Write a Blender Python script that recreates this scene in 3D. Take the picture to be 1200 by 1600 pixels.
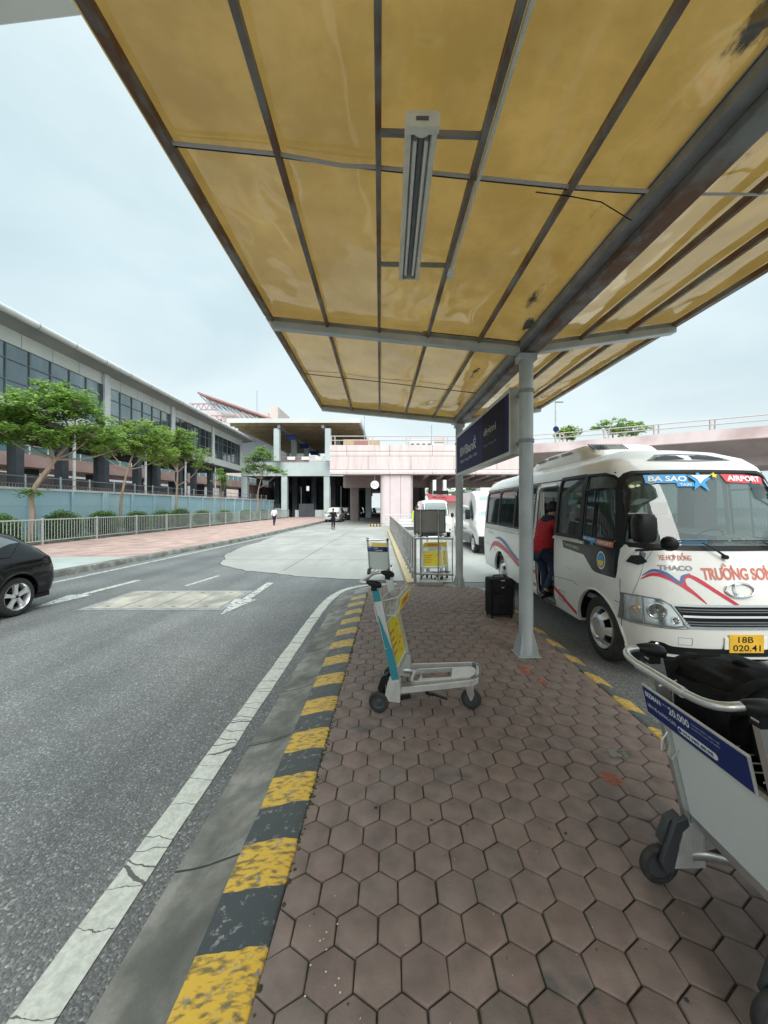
import bpy, bmesh, math, random
import numpy as np
from mathutils import Vector, Matrix, noise
R = math.radians
random.seed(7)
S = bpy.context.scene
COL = S.collection
for o in list(bpy.data.objects): bpy.data.objects.remove(o)

# ------------------------------------------------------------------ camera
cam = bpy.data.objects.new('camera', bpy.data.cameras.new('camera')); COL.objects.link(cam)
cam.location = (0, 0, 1.7); cam.rotation_euler = (R(90), 0, 0)
cam.data.sensor_fit = 'HORIZONTAL'; cam.data.sensor_width = 36; cam.data.lens = 18
cam.data.shift_x = -.01; cam.data.shift_y = -.0075
cam.data.clip_start = .05; cam.data.clip_end = 2000
S.camera = cam
S.view_settings.view_transform = 'Standard'; S.view_settings.look = 'None'
S.view_settings.exposure = 1.0; S.view_settings.gamma = 1
# ------------------------------------------------------------------ world: overcast sky
W = bpy.data.worlds.new("World"); S.world = W; W.use_nodes = True
SUN_EL, SUN_ROT = R(42), R(170)
def build_world():
    nt = W.node_tree; n = nt.nodes; l = nt.links; n.clear()
    out = n.new('ShaderNodeOutputWorld'); bg = n.new('ShaderNodeBackground'); bg.inputs[1].default_value = .105
    sky = n.new('ShaderNodeTexSky'); sky.sky_type = 'NISHITA'; sky.sun_disc = False
    sky.sun_elevation = SUN_EL; sky.sun_rotation = SUN_ROT; sky.air_density = 1.2; sky.dust_density = 4
    tc = n.new('ShaderNodeTexCoord'); mp = n.new('ShaderNodeMapping'); mp.inputs['Scale'].default_value = (1, 1, 2.2)
    nz = n.new('ShaderNodeTexNoise'); nz.inputs['Scale'].default_value = 1.9; nz.inputs['Detail'].default_value = 5; nz.inputs['Roughness'].default_value = .5
    nz.inputs['Distortion'].default_value = .3
    cr = n.new('ShaderNodeValToRGB'); e = cr.color_ramp
    e.elements[0].position = .33; e.elements[0].color = (3.0, 3.65, 3.9, 1)
    e.elements[1].position = .60; e.elements[1].color = (3.75, 4.35, 4.5, 1)
    sep = n.new('ShaderNodeSeparateXYZ')
    gr = n.new('ShaderNodeValToRGB'); g = gr.color_ramp
    g.elements[0].position = 0; g.elements[0].color = (1.2, 1.14, 1.1, 1)
    g.elements[1].position = 1; g.elements[1].color = (7.0, 6.8, 6.5, 1)
    m8 = g.elements.new(.8); m8.color = (1.2, 1.2, 1.17, 1); mid = g.elements.new(.45); mid.color = (.95, 1.0, 1.02, 1)
    mul = n.new('ShaderNodeMixRGB'); mul.blend_type = 'MULTIPLY'; mul.inputs[0].default_value = 1
    mx = n.new('ShaderNodeMixRGB'); mx.inputs[0].default_value = .93
    l.new(tc.outputs['Generated'], mp.inputs[0]); l.new(mp.outputs[0], nz.inputs[0]); l.new(nz.outputs[0], cr.inputs[0])
    l.new(tc.outputs['Generated'], sep.inputs[0]); l.new(sep.outputs[2], gr.inputs[0])
    l.new(cr.outputs[0], mul.inputs[1]); l.new(gr.outputs[0], mul.inputs[2])
    l.new(sky.outputs[0], mx.inputs[1]); l.new(mul.outputs[0], mx.inputs[2])
    l.new(mx.outputs[0], bg.inputs[0]); l.new(bg.outputs[0], out.inputs[0])
build_world()
sl = bpy.data.lights.new('sun', 'SUN'); sl.energy = 1.5; sl.angle = R(40); sl.color = (1, .97, .92)
so = bpy.data.objects.new('sun', sl); COL.objects.link(so)
so.rotation_euler = (R(90) - SUN_EL, 0, math.pi - SUN_ROT); so.location = (0, 0, 30)

# ------------------------------------------------------------------ materials
def ss(nt, kind, **k):
    n = nt.nodes.new(kind)
    for a, b in k.items():
        if a.startswith('i_'): n.inputs[a[2:].replace('_', ' ')].default_value = b
        else: setattr(n, a, b)
    return n
def mat(name, c, rough=.6, metal=0, spec=.5, coat=0, emit=None):
    m = bpy.data.materials.new(name); m.use_nodes = True
    p = m.node_tree.nodes['Principled BSDF']
    p.inputs['Base Color'].default_value = (*c, 1); p.inputs['Roughness'].default_value = rough
    p.inputs['Metallic'].default_value = metal; p.inputs['Specular IOR Level'].default_value = spec
    p.inputs['Coat Weight'].default_value = coat; p.inputs['Coat Roughness'].default_value = .04
    return m
def P(m): return m.node_tree.nodes['Principled BSDF']
def nmat(name, c1, c2, scale=5, rough=.7, metal=0, bump=0, bscale=None, lo=.4, hi=.6, stretch=(1, 1, 1), coat=0, detail=6, spec=.5, dist=.01, c3=None, s3=.4, rvar=0):
    m = mat(name, c1, rough, metal, spec, coat); nt = m.node_tree; l = nt.links; p = P(m)
    tc = ss(nt, 'ShaderNodeTexCoord'); mp = ss(nt, 'ShaderNodeMapping'); mp.inputs['Scale'].default_value = stretch
    nz = ss(nt, 'ShaderNodeTexNoise', i_Scale=scale, i_Detail=detail, i_Roughness=.6)
    cr = ss(nt, 'ShaderNodeValToRGB'); e = cr.color_ramp.elements
    e[0].position = lo; e[0].color = (*c1, 1); e[1].position = hi; e[1].color = (*c2, 1)
    l.new(tc.outputs['Object'], mp.inputs[0]); l.new(mp.outputs[0], nz.inputs[0]); l.new(nz.outputs[0], cr.inputs[0])
    last = cr.outputs[0]
    if c3:
        n3 = ss(nt, 'ShaderNodeTexNoise', i_Scale=s3, i_Detail=4)
        r3 = ss(nt, 'ShaderNodeValToRGB'); r3.color_ramp.elements[0].position = .42; r3.color_ramp.elements[1].position = .68
        mx = ss(nt, 'ShaderNodeMixRGB'); mx.inputs[2].default_value = (*c3, 1)
        l.new(tc.outputs['Object'], n3.inputs[0]); l.new(n3.outputs[0], r3.inputs[0]); l.new(r3.outputs[0], mx.inputs[0]); l.new(last, mx.inputs[1]); last = mx.outputs[0]
    l.new(last, p.inputs['Base Color'])
    if rvar:
        mr = ss(nt, 'ShaderNodeMapRange'); mr.inputs[3].default_value = rough - rvar; mr.inputs[4].default_value = rough + rvar
        l.new(nz.outputs[0], mr.inputs[0]); l.new(mr.outputs[0], p.inputs['Roughness'])
    if bump:
        nb = ss(nt, 'ShaderNodeTexNoise', i_Scale=bscale or scale * 6, i_Detail=4)
        bp = ss(nt, 'ShaderNodeBump', i_Strength=bump, i_Distance=dist)
        l.new(tc.outputs['Object'], nb.inputs[0]); l.new(nb.outputs[0], bp.inputs['Height']); l.new(bp.outputs[0], p.inputs['Normal'])
    return m
def asphalt_mat():
    m = mat('asphalt', (.1, .1, .1), .85); nt = m.node_tree; l = nt.links; p = P(m)
    tc = ss(nt, 'ShaderNodeTexCoord')
    v = ss(nt, 'ShaderNodeTexVoronoi', i_Scale=95); n1 = ss(nt, 'ShaderNodeTexNoise', i_Scale=.55, i_Detail=5)
    n2 = ss(nt, 'ShaderNodeTexNoise', i_Scale=70, i_Detail=3)
    rb = ss(nt, 'ShaderNodeSeparateColor')
    cr = ss(nt, 'ShaderNodeValToRGB'); e = cr.color_ramp.elements; e[0].position = .0; e[0].color = (.105, .108, .108, 1); e[1].position = 1; e[1].color = (.34, .345, .34, 1)
    a = cr.color_ramp.elements.new(.5); a.color = (.135, .138, .138, 1); a = cr.color_ramp.elements.new(.88); a.color = (.19, .193, .192, 1)
    mx = ss(nt, 'ShaderNodeMixRGB', blend_type='MULTIPLY'); mx.inputs[0].default_value = 1
    c2 = ss(nt, 'ShaderNodeValToRGB'); e = c2.color_ramp.elements; e[0].position = .35; e[0].color = (.80, .82, .84, 1); e[1].position = .7; e[1].color = (1.15, 1.15, 1.13, 1)
    for t in (v, n1, n2): l.new(tc.outputs['Object'], t.inputs['Vector'])
    l.new(v.outputs['Color'], rb.inputs[0]); l.new(rb.outputs[0], cr.inputs[0]); l.new(cr.outputs[0], mx.inputs[1]); l.new(n1.outputs[0], c2.inputs[0]); l.new(c2.outputs[0], mx.inputs[2])
    mt = ss(nt, 'ShaderNodeMapping'); mt.inputs['Scale'].default_value = (1.1, .05, 1); nt_ = ss(nt, 'ShaderNodeTexNoise', i_Scale=1.6, i_Detail=3); l.new(tc.outputs['Object'], mt.inputs[0]); l.new(mt.outputs[0], nt_.inputs['Vector'])
    ct = ss(nt, 'ShaderNodeValToRGB'); e = ct.color_ramp.elements; e[0].position = .36; e[0].color = (.84, .84, .84, 1); e[1].position = .62; e[1].color = (1.08, 1.08, 1.08, 1); l.new(nt_.outputs[0], ct.inputs[0])
    mz = ss(nt, 'ShaderNodeMixRGB', blend_type='MULTIPLY'); mz.inputs[0].default_value = 1; l.new(mx.outputs[0], mz.inputs[1]); l.new(ct.outputs[0], mz.inputs[2])
    no = ss(nt, 'ShaderNodeTexNoise', i_Scale=1.9, i_Detail=7, i_Roughness=.7); ro = ss(nt, 'ShaderNodeValToRGB'); e = ro.color_ramp.elements; e[0].position = .66; e[0].color = (1, 1, 1, 1); e[1].position = .74; e[1].color = (.72, .71, .70, 1); l.new(tc.outputs['Object'], no.inputs['Vector']); l.new(no.outputs[0], ro.inputs[0])
    my = ss(nt, 'ShaderNodeMixRGB', blend_type='MULTIPLY'); my.inputs[0].default_value = 1; l.new(mz.outputs[0], my.inputs[1]); l.new(ro.outputs[0], my.inputs[2])
    l.new(my.outputs[0], p.inputs['Base Color'])
    bp = ss(nt, 'ShaderNodeBump', i_Strength=.9, i_Distance=.006); ad = ss(nt, 'ShaderNodeMath', operation='SUBTRACT')
    l.new(n2.outputs[0], ad.inputs[0]); l.new(v.outputs['Distance'], ad.inputs[1]); l.new(ad.outputs[0], bp.inputs['Height']); l.new(bp.outputs[0], p.inputs['Normal'])
    return m
def island_mat(name, cols, nscale=8, amt=.5, rough=.8, bump=.2, bscale=120, dist=.002, spot=None, trans=0, dark=None):
    """colour picked per mesh island (one paver, one leaf) plus noise"""
    m = mat(name, cols[0], rough); nt = m.node_tree; l = nt.links; p = P(m)
    g = ss(nt, 'ShaderNodeNewGeometry'); cr = ss(nt, 'ShaderNodeValToRGB')
    e = cr.color_ramp.elements; e[0].color = (*cols[0], 1); e[1].color = (*cols[-1], 1)
    for i, c in enumerate(cols[1:-1]): a = cr.color_ramp.elements.new((i + 1) / (len(cols) - 1)); a.color = (*c, 1)
    l.new(g.outputs['Random Per Island'], cr.inputs[0])
    tc = ss(nt, 'ShaderNodeTexCoord'); nz = ss(nt, 'ShaderNodeTexNoise', i_Scale=nscale, i_Detail=6)
    r2 = ss(nt, 'ShaderNodeValToRGB'); e = r2.color_ramp.elements; e[0].position = .3; e[0].color = (1 - amt,) * 3 + (1,); e[1].position = .7; e[1].color = (1 + amt * .5,) * 3 + (1,)
    mx = ss(nt, 'ShaderNodeMixRGB', blend_type='MULTIPLY'); mx.inputs[0].default_value = 1
    l.new(tc.outputs['Object'], nz.inputs[0]); l.new(nz.outputs[0], r2.inputs[0]); l.new(cr.outputs[0], mx.inputs[1]); l.new(r2.outputs[0], mx.inputs[2])
    last = mx.outputs[0]
    if spot:
        for sc, th, cc in spot:
            n3 = ss(nt, 'ShaderNodeTexNoise', i_Scale=sc, i_Detail=3)
            r3 = ss(nt, 'ShaderNodeValToRGB'); r3.color_ramp.elements[0].position = th; r3.color_ramp.elements[1].position = th + .05
            m3 = ss(nt, 'ShaderNodeMixRGB'); m3.inputs[2].default_value = (*cc, 1)
            l.new(tc.outputs['Object'], n3.inputs[0]); l.new(n3.outputs[0], r3.inputs[0]); l.new(r3.outputs[0], m3.inputs[0]); l.new(last, m3.inputs[1]); last = m3.outputs[0]
    l.new(last, p.inputs['Base Color'])
    if bump:
        nb = ss(nt, 'ShaderNodeTexNoise', i_Scale=bscale, i_Detail=3); bp = ss(nt, 'ShaderNodeBump', i_Strength=bump, i_Distance=dist)
        l.new(tc.outputs['Object'], nb.inputs[0]); l.new(nb.outputs[0], bp.inputs['Height']); l.new(bp.outputs[0], p.inputs['Normal'])
    if trans:
        t = ss(nt, 'ShaderNodeBsdfTranslucent'); ms = ss(nt, 'ShaderNodeMixShader'); ms.inputs[0].default_value = trans
        o = nt.nodes['Material Output']; l.new(last, t.inputs[0]); l.new(p.outputs[0], ms.inputs[1]); l.new(t.outputs[0], ms.inputs[2]); l.new(ms.outputs[0], o.inputs[0])
    return m
def kerb_mat():
    m = nmat('kerb_paint', (.2, .2, .19), (.3, .29, .27), 9, .75, bump=.35, bscale=60, dist=.004); nt = m.node_tree; l = nt.links; p = P(m)
    conc = p.inputs['Base Color'].links[0].from_socket
    tc = ss(nt, 'ShaderNodeTexCoord'); sp = ss(nt, 'ShaderNodeSeparateXYZ'); l.new(tc.outputs['Object'], sp.inputs[0])
    nw = ss(nt, 'ShaderNodeTexNoise', i_Scale=9, i_Detail=3); l.new(tc.outputs['Object'], nw.inputs[0])
    ad = ss(nt, 'ShaderNodeMath', operation='MULTIPLY_ADD'); ad.inputs[1].default_value = .035; l.new(nw.outputs[0], ad.inputs[0]); l.new(sp.outputs[1], ad.inputs[2])
    sb = ss(nt, 'ShaderNodeMath', operation='SUBTRACT'); sb.inputs[1].default_value = 1.496 - .49 * 20; l.new(ad.outputs[0], sb.inputs[0])
    dv = ss(nt, 'ShaderNodeMath', operation='DIVIDE'); dv.inputs[1].default_value = .49; l.new(sb.outputs[0], dv.inputs[0])
    fr = ss(nt, 'ShaderNodeMath', operation='FRACT'); l.new(dv.outputs[0], fr.inputs[0])
    gt = ss(nt, 'ShaderNodeMath', operation='GREATER_THAN'); gt.inputs[1].default_value = .5; l.new(fr.outputs[0], gt.inputs[0])
    mx = ss(nt, 'ShaderNodeMixRGB'); l.new(gt.outputs[0], mx.inputs[0])
    mx.inputs[1].default_value = (.055, .066, .072, 1)
    ny = ss(nt, 'ShaderNodeTexNoise', i_Scale=14, i_Detail=5); mp = ss(nt, 'ShaderNodeMapping'); mp.inputs['Scale'].default_value = (1.4, 3.4, 1); mp.inputs['Rotation'].default_value = (0, 0, .5)
    l.new(tc.outputs['Object'], mp.inputs[0]); l.new(mp.outputs[0], ny.inputs[0])
    ry = ss(nt, 'ShaderNodeValToRGB'); e = ry.color_ramp.elements; e[0].position = .36; e[0].color = (.2, .15, .06, 1); e[1].position = .52; e[1].color = (.68, .43, .055, 1); l.new(ny.outputs[0], ry.inputs[0])
    l.new(ry.outputs[0], mx.inputs[2])
    # worn paint: chips plus fading with distance from the camera end (real wear, noise based)
    nc = ss(nt, 'ShaderNodeTexNoise', i_Scale=22, i_Detail=7, i_Roughness=.7); l.new(tc.outputs['Object'], nc.inputs[0])
    rc = ss(nt, 'ShaderNodeValToRGB'); e = rc.color_ramp.elements; e[0].position = .57; e[0].color = (0, 0, 0, 1); e[1].position = .64; e[1].color = (1, 1, 1, 1); l.new(nc.outputs[0], rc.inputs[0])
    mr = ss(nt, 'ShaderNodeMapRange'); mr.inputs[1].default_value = 1.5; mr.inputs[2].default_value = 7; mr.inputs[3].default_value = 0; mr.inputs[4].default_value = .45; l.new(sp.outputs[1], mr.inputs[0])
    mm = ss(nt, 'ShaderNodeMath', operation='MAXIMUM'); l.new(rc.outputs[0], mm.inputs[0]); l.new(mr.outputs[0], mm.inputs[1])
    end = ss(nt, 'ShaderNodeMath', operation='GREATER_THAN'); end.inputs[1].default_value = 7.6; l.new(sp.outputs[1], end.inputs[0])
    m2 = ss(nt, 'ShaderNodeMath', operation='MAXIMUM'); l.new(mm.outputs[0], m2.inputs[0]); l.new(end.outputs[0], m2.inputs[1])
    fx = ss(nt, 'ShaderNodeMixRGB'); l.new(m2.outputs[0], fx.inputs[0]); l.new(mx.outputs[0], fx.inputs[1]); l.new(conc, fx.inputs[2])
    l.new(fx.outputs[0], p.inputs['Base Color'])
    return m
def paint_mat(name, c, under=(.13, .13, .13), crack=True):
    m = mat(name, c, .7); nt = m.node_tree; l = nt.links; p = P(m)
    tc = ss(nt, 'ShaderNodeTexCoord'); nz = ss(nt, 'ShaderNodeTexNoise', i_Scale=30, i_Detail=8, i_Roughness=.7); l.new(tc.outputs['Object'], nz.inputs[0])
    cr = ss(nt, 'ShaderNodeValToRGB'); e = cr.color_ramp.elements; e[0].position = .36; e[0].color = (*[x * .72 for x in c], 1); e[1].position = .6; e[1].color = (*c, 1); l.new(nz.outputs[0], cr.inputs[0])
    last = cr.outputs[0]
    n2 = ss(nt, 'ShaderNodeTexNoise', i_Scale=11, i_Detail=9, i_Roughness=.72); l.new(tc.outputs['Object'], n2.inputs[0])
    r2 = ss(nt, 'ShaderNodeValToRGB'); e = r2.color_ramp.elements; e[0].position = .64; e[1].position = .69; l.new(n2.outputs[0], r2.inputs[0])
    mx = ss(nt, 'ShaderNodeMixRGB'); mx.inputs[2].default_value = (*under, 1); l.new(r2.outputs[0], mx.inputs[0]); l.new(last, mx.inputs[1]); last = mx.outputs[0]
    if crack:
        mp = ss(nt, 'ShaderNodeMapping'); mp.inputs['Scale'].default_value = (.55, 3.9, 1)
        nd = ss(nt, 'ShaderNodeTexNoise', i_Scale=9, i_Detail=4); l.new(tc.outputs['Object'], nd.inputs[0])
        va = ss(nt, 'ShaderNodeVectorMath', operation='MULTIPLY_ADD'); va.inputs[1].default_value = (.09, .09, 0); l.new(nd.outputs['Color'], va.inputs[0]); l.new(tc.outputs['Object'], va.inputs[2])
        l.new(va.outputs[0], mp.inputs[0])
        vo = ss(nt, 'ShaderNodeTexVoronoi', feature='DISTANCE_TO_EDGE', i_Scale=1.25); l.new(mp.outputs[0], vo.inputs['Vector'])
        lt = ss(nt, 'ShaderNodeMath', operation='LESS_THAN'); lt.inputs[1].default_value = .0105; l.new(vo.outputs[0], lt.inputs[0])
        m3 = ss(nt, 'ShaderNodeMixRGB'); m3.inputs[2].default_value = (.10, .10, .095, 1); l.new(lt.outputs[0], m3.inputs[0]); l.new(last, m3.inputs[1]); last = m3.outputs[0]
    l.new(last, p.inputs['Base Color'])
    bp = ss(nt, 'ShaderNodeBump', i_Strength=.4, i_Distance=.004); l.new(nz.outputs[0], bp.inputs['Height']); l.new(bp.outputs[0], p.inputs['Normal'])
    return m
def fres(nt, ior):
    """fresnel that is the same from both sides of a thin sheet"""
    g = ss(nt, 'ShaderNodeNewGeometry'); a = ss(nt, 'ShaderNodeMath', operation='MULTIPLY_ADD'); a.inputs[1].default_value = -2; a.inputs[2].default_value = 1
    p = ss(nt, 'ShaderNodeMath', operation='POWER'); p.inputs[0].default_value = ior; f = ss(nt, 'ShaderNodeFresnel')
    nt.links.new(g.outputs['Backfacing'], a.inputs[0]); nt.links.new(a.outputs[0], p.inputs[1]); nt.links.new(p.outputs[0], f.inputs[0]); return f
def canopy_mat():
    m = bpy.data.materials.new('tan_sheet'); m.use_nodes = True; nt = m.node_tree; n = nt.nodes; l = nt.links; n.clear()
    out = ss(nt, 'ShaderNodeOutputMaterial'); tc = ss(nt, 'ShaderNodeTexCoord')
    nz = ss(nt, 'ShaderNodeTexNoise', i_Scale=1.1, i_Detail=5); l.new(tc.outputs['Object'], nz.inputs[0])
    cr = ss(nt, 'ShaderNodeValToRGB'); e = cr.color_ramp.elements; e[0].position = .3; e[0].color = (.24, .15, .042, 1); e[1].position = .7; e[1].color = (.30, .19, .056, 1); l.new(nz.outputs[0], cr.inputs[0])
    # dust grain and black mould patches along the valley beam
    sp = ss(nt, 'ShaderNodeSeparateXYZ'); l.new(tc.outputs['Object'], sp.inputs[0])
    n2 = ss(nt, 'ShaderNodeTexNoise', i_Scale=3.0, i_Detail=10, i_Roughness=.75); mp = ss(nt, 'ShaderNodeMapping'); mp.inputs['Scale'].default_value = (1.6, .55, 1); mp.inputs['Location'].default_value = (0.3, .35, 0)
    l.new(tc.outputs['Object'], mp.inputs[0]); l.new(mp.outputs[0], n2.inputs[0])
    cur = None
    for cx, cy, rx, ry, k in ((-.20, -2.92, .11, .24, .36), (-.27, -1.85, .10, .34, .20), (-.29, -.92, .09, .30, .24), (-.16, -.45, .07, .22, .26), (-.34, 1.2, .10, .5, .15), (-.22, 2.7, .09, .4, .22), (.35, -2.2, .10, .4, .16)):
        vs_ = ss(nt, 'ShaderNodeVectorMath', operation='SUBTRACT'); vs_.inputs[1].default_value = (cx, cy, 0); l.new(tc.outputs['Object'], vs_.inputs[0])
        vm = ss(nt, 'ShaderNodeVectorMath', operation='MULTIPLY'); vm.inputs[1].default_value = (1 / rx, 1 / ry, 0); l.new(vs_.outputs[0], vm.inputs[0])
        vl = ss(nt, 'ShaderNodeVectorMath', operation='LENGTH'); l.new(vm.outputs[0], vl.inputs[0])
        mr = ss(nt, 'ShaderNodeMapRange'); mr.inputs[1].default_value = 0; mr.inputs[2].default_value = 2.2; mr.inputs[3].default_value = k; mr.inputs[4].default_value = -.3; l.new(vl.outputs['Value'], mr.inputs[0])
        if cur is None: cur = mr.outputs[0]
        else: mm_ = ss(nt, 'ShaderNodeMath', operation='MAXIMUM'); l.new(cur, mm_.inputs[0]); l.new(mr.outputs[0], mm_.inputs[1]); cur = mm_.outputs[0]
    ad = ss(nt, 'ShaderNodeMath', operation='ADD'); l.new(n2.outputs[0], ad.inputs[0]); l.new(cur, ad.inputs[1])
    r2 = ss(nt, 'ShaderNodeValToRGB'); e = r2.color_ramp.elements; e[0].position = .60; e[1].position = .70; l.new(ad.outputs[0], r2.inputs[0])
    mx = ss(nt, 'ShaderNodeMixRGB'); mx.inputs[2].default_value = (.02, .016, .01, 1); l.new(r2.outputs[0], mx.inputs[0]); l.new(cr.outputs[0], mx.inputs[1])
    nd = ss(nt, 'ShaderNodeTexNoise', i_Scale=2.4, i_Detail=9, i_Roughness=.68); l.new(tc.outputs['Object'], nd.inputs[0])
    rd_ = ss(nt, 'ShaderNodeValToRGB'); e = rd_.color_ramp.elements; e[0].position = .42; e[0].color = (.88, .86, .80, 1); e[1].position = .60; e[1].color = (1.06, 1.05, 1.03, 1); l.new(nd.outputs[0], rd_.inputs[0])
    md_ = ss(nt, 'ShaderNodeMixRGB', blend_type='MULTIPLY'); md_.inputs[0].default_value = 1; l.new(mx.outputs[0], md_.inputs[1]); l.new(rd_.outputs[0], md_.inputs[2]); mx = md_
    tr = ss(nt, 'ShaderNodeBsdfTranslucent'); df = ss(nt, 'ShaderNodeBsdfDiffuse'); gl = ss(nt, 'ShaderNodeBsdfGlossy'); gl.inputs['Roughness'].default_value = .06
    l.new(mx.outputs[0], tr.inputs[0]); l.new(mx.outputs[0], df.inputs[0])
    m1 = ss(nt, 'ShaderNodeMixShader'); m1.inputs[0].default_value = .5; l.new(df.outputs[0], m1.inputs[1]); l.new(tr.outputs[0], m1.inputs[2])
    wv = ss(nt, 'ShaderNodeTexNoise', i_Scale=1.5, i_Detail=1.5); mp2 = ss(nt, 'ShaderNodeMapping'); mp2.inputs['Scale'].default_value = (1.6, .8, 1); l.new(tc.outputs['Object'], mp2.inputs[0]); l.new(mp2.outputs[0], wv.inputs[0])
    bp = ss(nt, 'ShaderNodeBump', i_Strength=1.0, i_Distance=.045); l.new(wv.outputs[0], bp.inputs['Height']); l.new(bp.outputs[0], gl.inputs['Normal'])
    fz = fres(nt, 1.95); l.new(bp.outputs[0], fz.inputs['Normal'])
    m2 = ss(nt, 'ShaderNodeMixShader'); l.new(fz.outputs[0], m2.inputs[0]); l.new(m1.outputs[0], m2.inputs[1]); l.new(gl.outputs[0], m2.inputs[2]); l.new(m2.outputs[0], out.inputs[0])
    return m
def brick_mat(name, c1, c2, mortar, w, h, ms=.02, rough=.8, stain=None, axes='XY', offset=.5, mott=.15, scale=1):
    m = mat(name, c1, rough); nt = m.node_tree; l = nt.links; p = P(m)
    tc = ss(nt, 'ShaderNodeTexCoord'); sp = ss(nt, 'ShaderNodeSeparateXYZ'); cb = ss(nt, 'ShaderNodeCombineXYZ'); l.new(tc.outputs['Object'], sp.inputs[0])
    ix = {'X': 0, 'Y': 1, 'Z': 2}; l.new(sp.outputs[ix[axes[0]]], cb.inputs[0]); l.new(sp.outputs[ix[axes[1]]], cb.inputs[1])
    b = ss(nt, 'ShaderNodeTexBrick'); b.offset = offset; b.inputs['Scale'].default_value = scale; b.inputs['Brick Width'].default_value = w; b.inputs['Row Height'].default_value = h
    b.inputs['Mortar Size'].default_value = ms; b.inputs['Color1'].default_value = (*c1, 1); b.inputs['Color2'].default_value = (*c2, 1); b.inputs['Mortar'].default_value = (*mortar, 1)
    l.new(cb.outputs[0], b.inputs[0])
    nz = ss(nt, 'ShaderNodeTexNoise', i_Scale=1.3, i_Detail=6); mp = ss(nt, 'ShaderNodeMapping'); l.new(tc.outputs['Object'], mp.inputs[0]); l.new(mp.outputs[0], nz.inputs[0])
    if stain: mp.inputs['Scale'].default_value = (1.6, 1.6, .25)
    r = ss(nt, 'ShaderNodeValToRGB'); e = r.color_ramp.elements; e[0].position = .35; e[0].color = (1 - mott,) * 3 + (1,); e[1].position = .65; e[1].color = (1 + mott * .5,) * 3 + (1,)
    l.new(nz.outputs[0], r.inputs[0]); mx = ss(nt, 'ShaderNodeMixRGB', blend_type='MULTIPLY'); mx.inputs[0].default_value = 1; l.new(b.outputs[0], mx.inputs[1]); l.new(r.outputs[0], mx.inputs[2]); last = mx.outputs[0]
    if stain:
        n2 = ss(nt, 'ShaderNodeTexNoise', i_Scale=2.2, i_Detail=8, i_Roughness=.7); m2 = ss(nt, 'ShaderNodeMapping'); m2.inputs['Scale'].default_value = (2.2, 2.2, .16); l.new(tc.outputs['Object'], m2.inputs[0]); l.new(m2.outputs[0], n2.inputs[0])
        r2 = ss(nt, 'ShaderNodeValToRGB'); e = r2.color_ramp.elements; e[0].position = .52; e[0].color = (0, 0, 0, 1); e[1].position = .75; e[1].color = (.75, .75, .75, 1); l.new(n2.outputs[0], r2.inputs[0])
        m3 = ss(nt, 'ShaderNodeMixRGB'); m3.inputs[2].default_value = (*stain, 1); l.new(r2.outputs[0], m3.inputs[0]); l.new(last, m3.inputs[1]); last = m3.outputs[0]
    l.new(last, p.inputs['Base Color'])
    return m
def glass_mat(name, c, alpha=.6, rough=.03):
    """window glass: tinted see-through mixed with a fresnel mirror"""
    m = bpy.data.materials.new(name); m.use_nodes = True; nt = m.node_tree; n = nt.nodes; l = nt.links; n.clear()
    out = ss(nt, 'ShaderNodeOutputMaterial'); t = ss(nt, 'ShaderNodeBsdfTransparent'); t.inputs[0].default_value = (*c, 1)
    g = ss(nt, 'ShaderNodeBsdfGlossy'); g.inputs['Roughness'].default_value = rough
    d = ss(nt, 'ShaderNodeBsdfDiffuse'); d.inputs[0].default_value = (.35, .42, .42, 1)  # pale teal haze put into the glass colour to brighten the pane
    f = fres(nt, 1.7)
    a = ss(nt, 'ShaderNodeMixShader'); a.inputs[0].default_value = 1 - alpha; b = ss(nt, 'ShaderNodeMixShader')
    l.new(t.outputs[0], a.inputs[1]); l.new(d.outputs[0], a.inputs[2]); l.new(f.outputs[0], b.inputs[0]); l.new(a.outputs[0], b.inputs[1]); l.new(g.outputs[0], b.inputs[2]); l.new(b.outputs[0], out.inputs[0])
    return m
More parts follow.
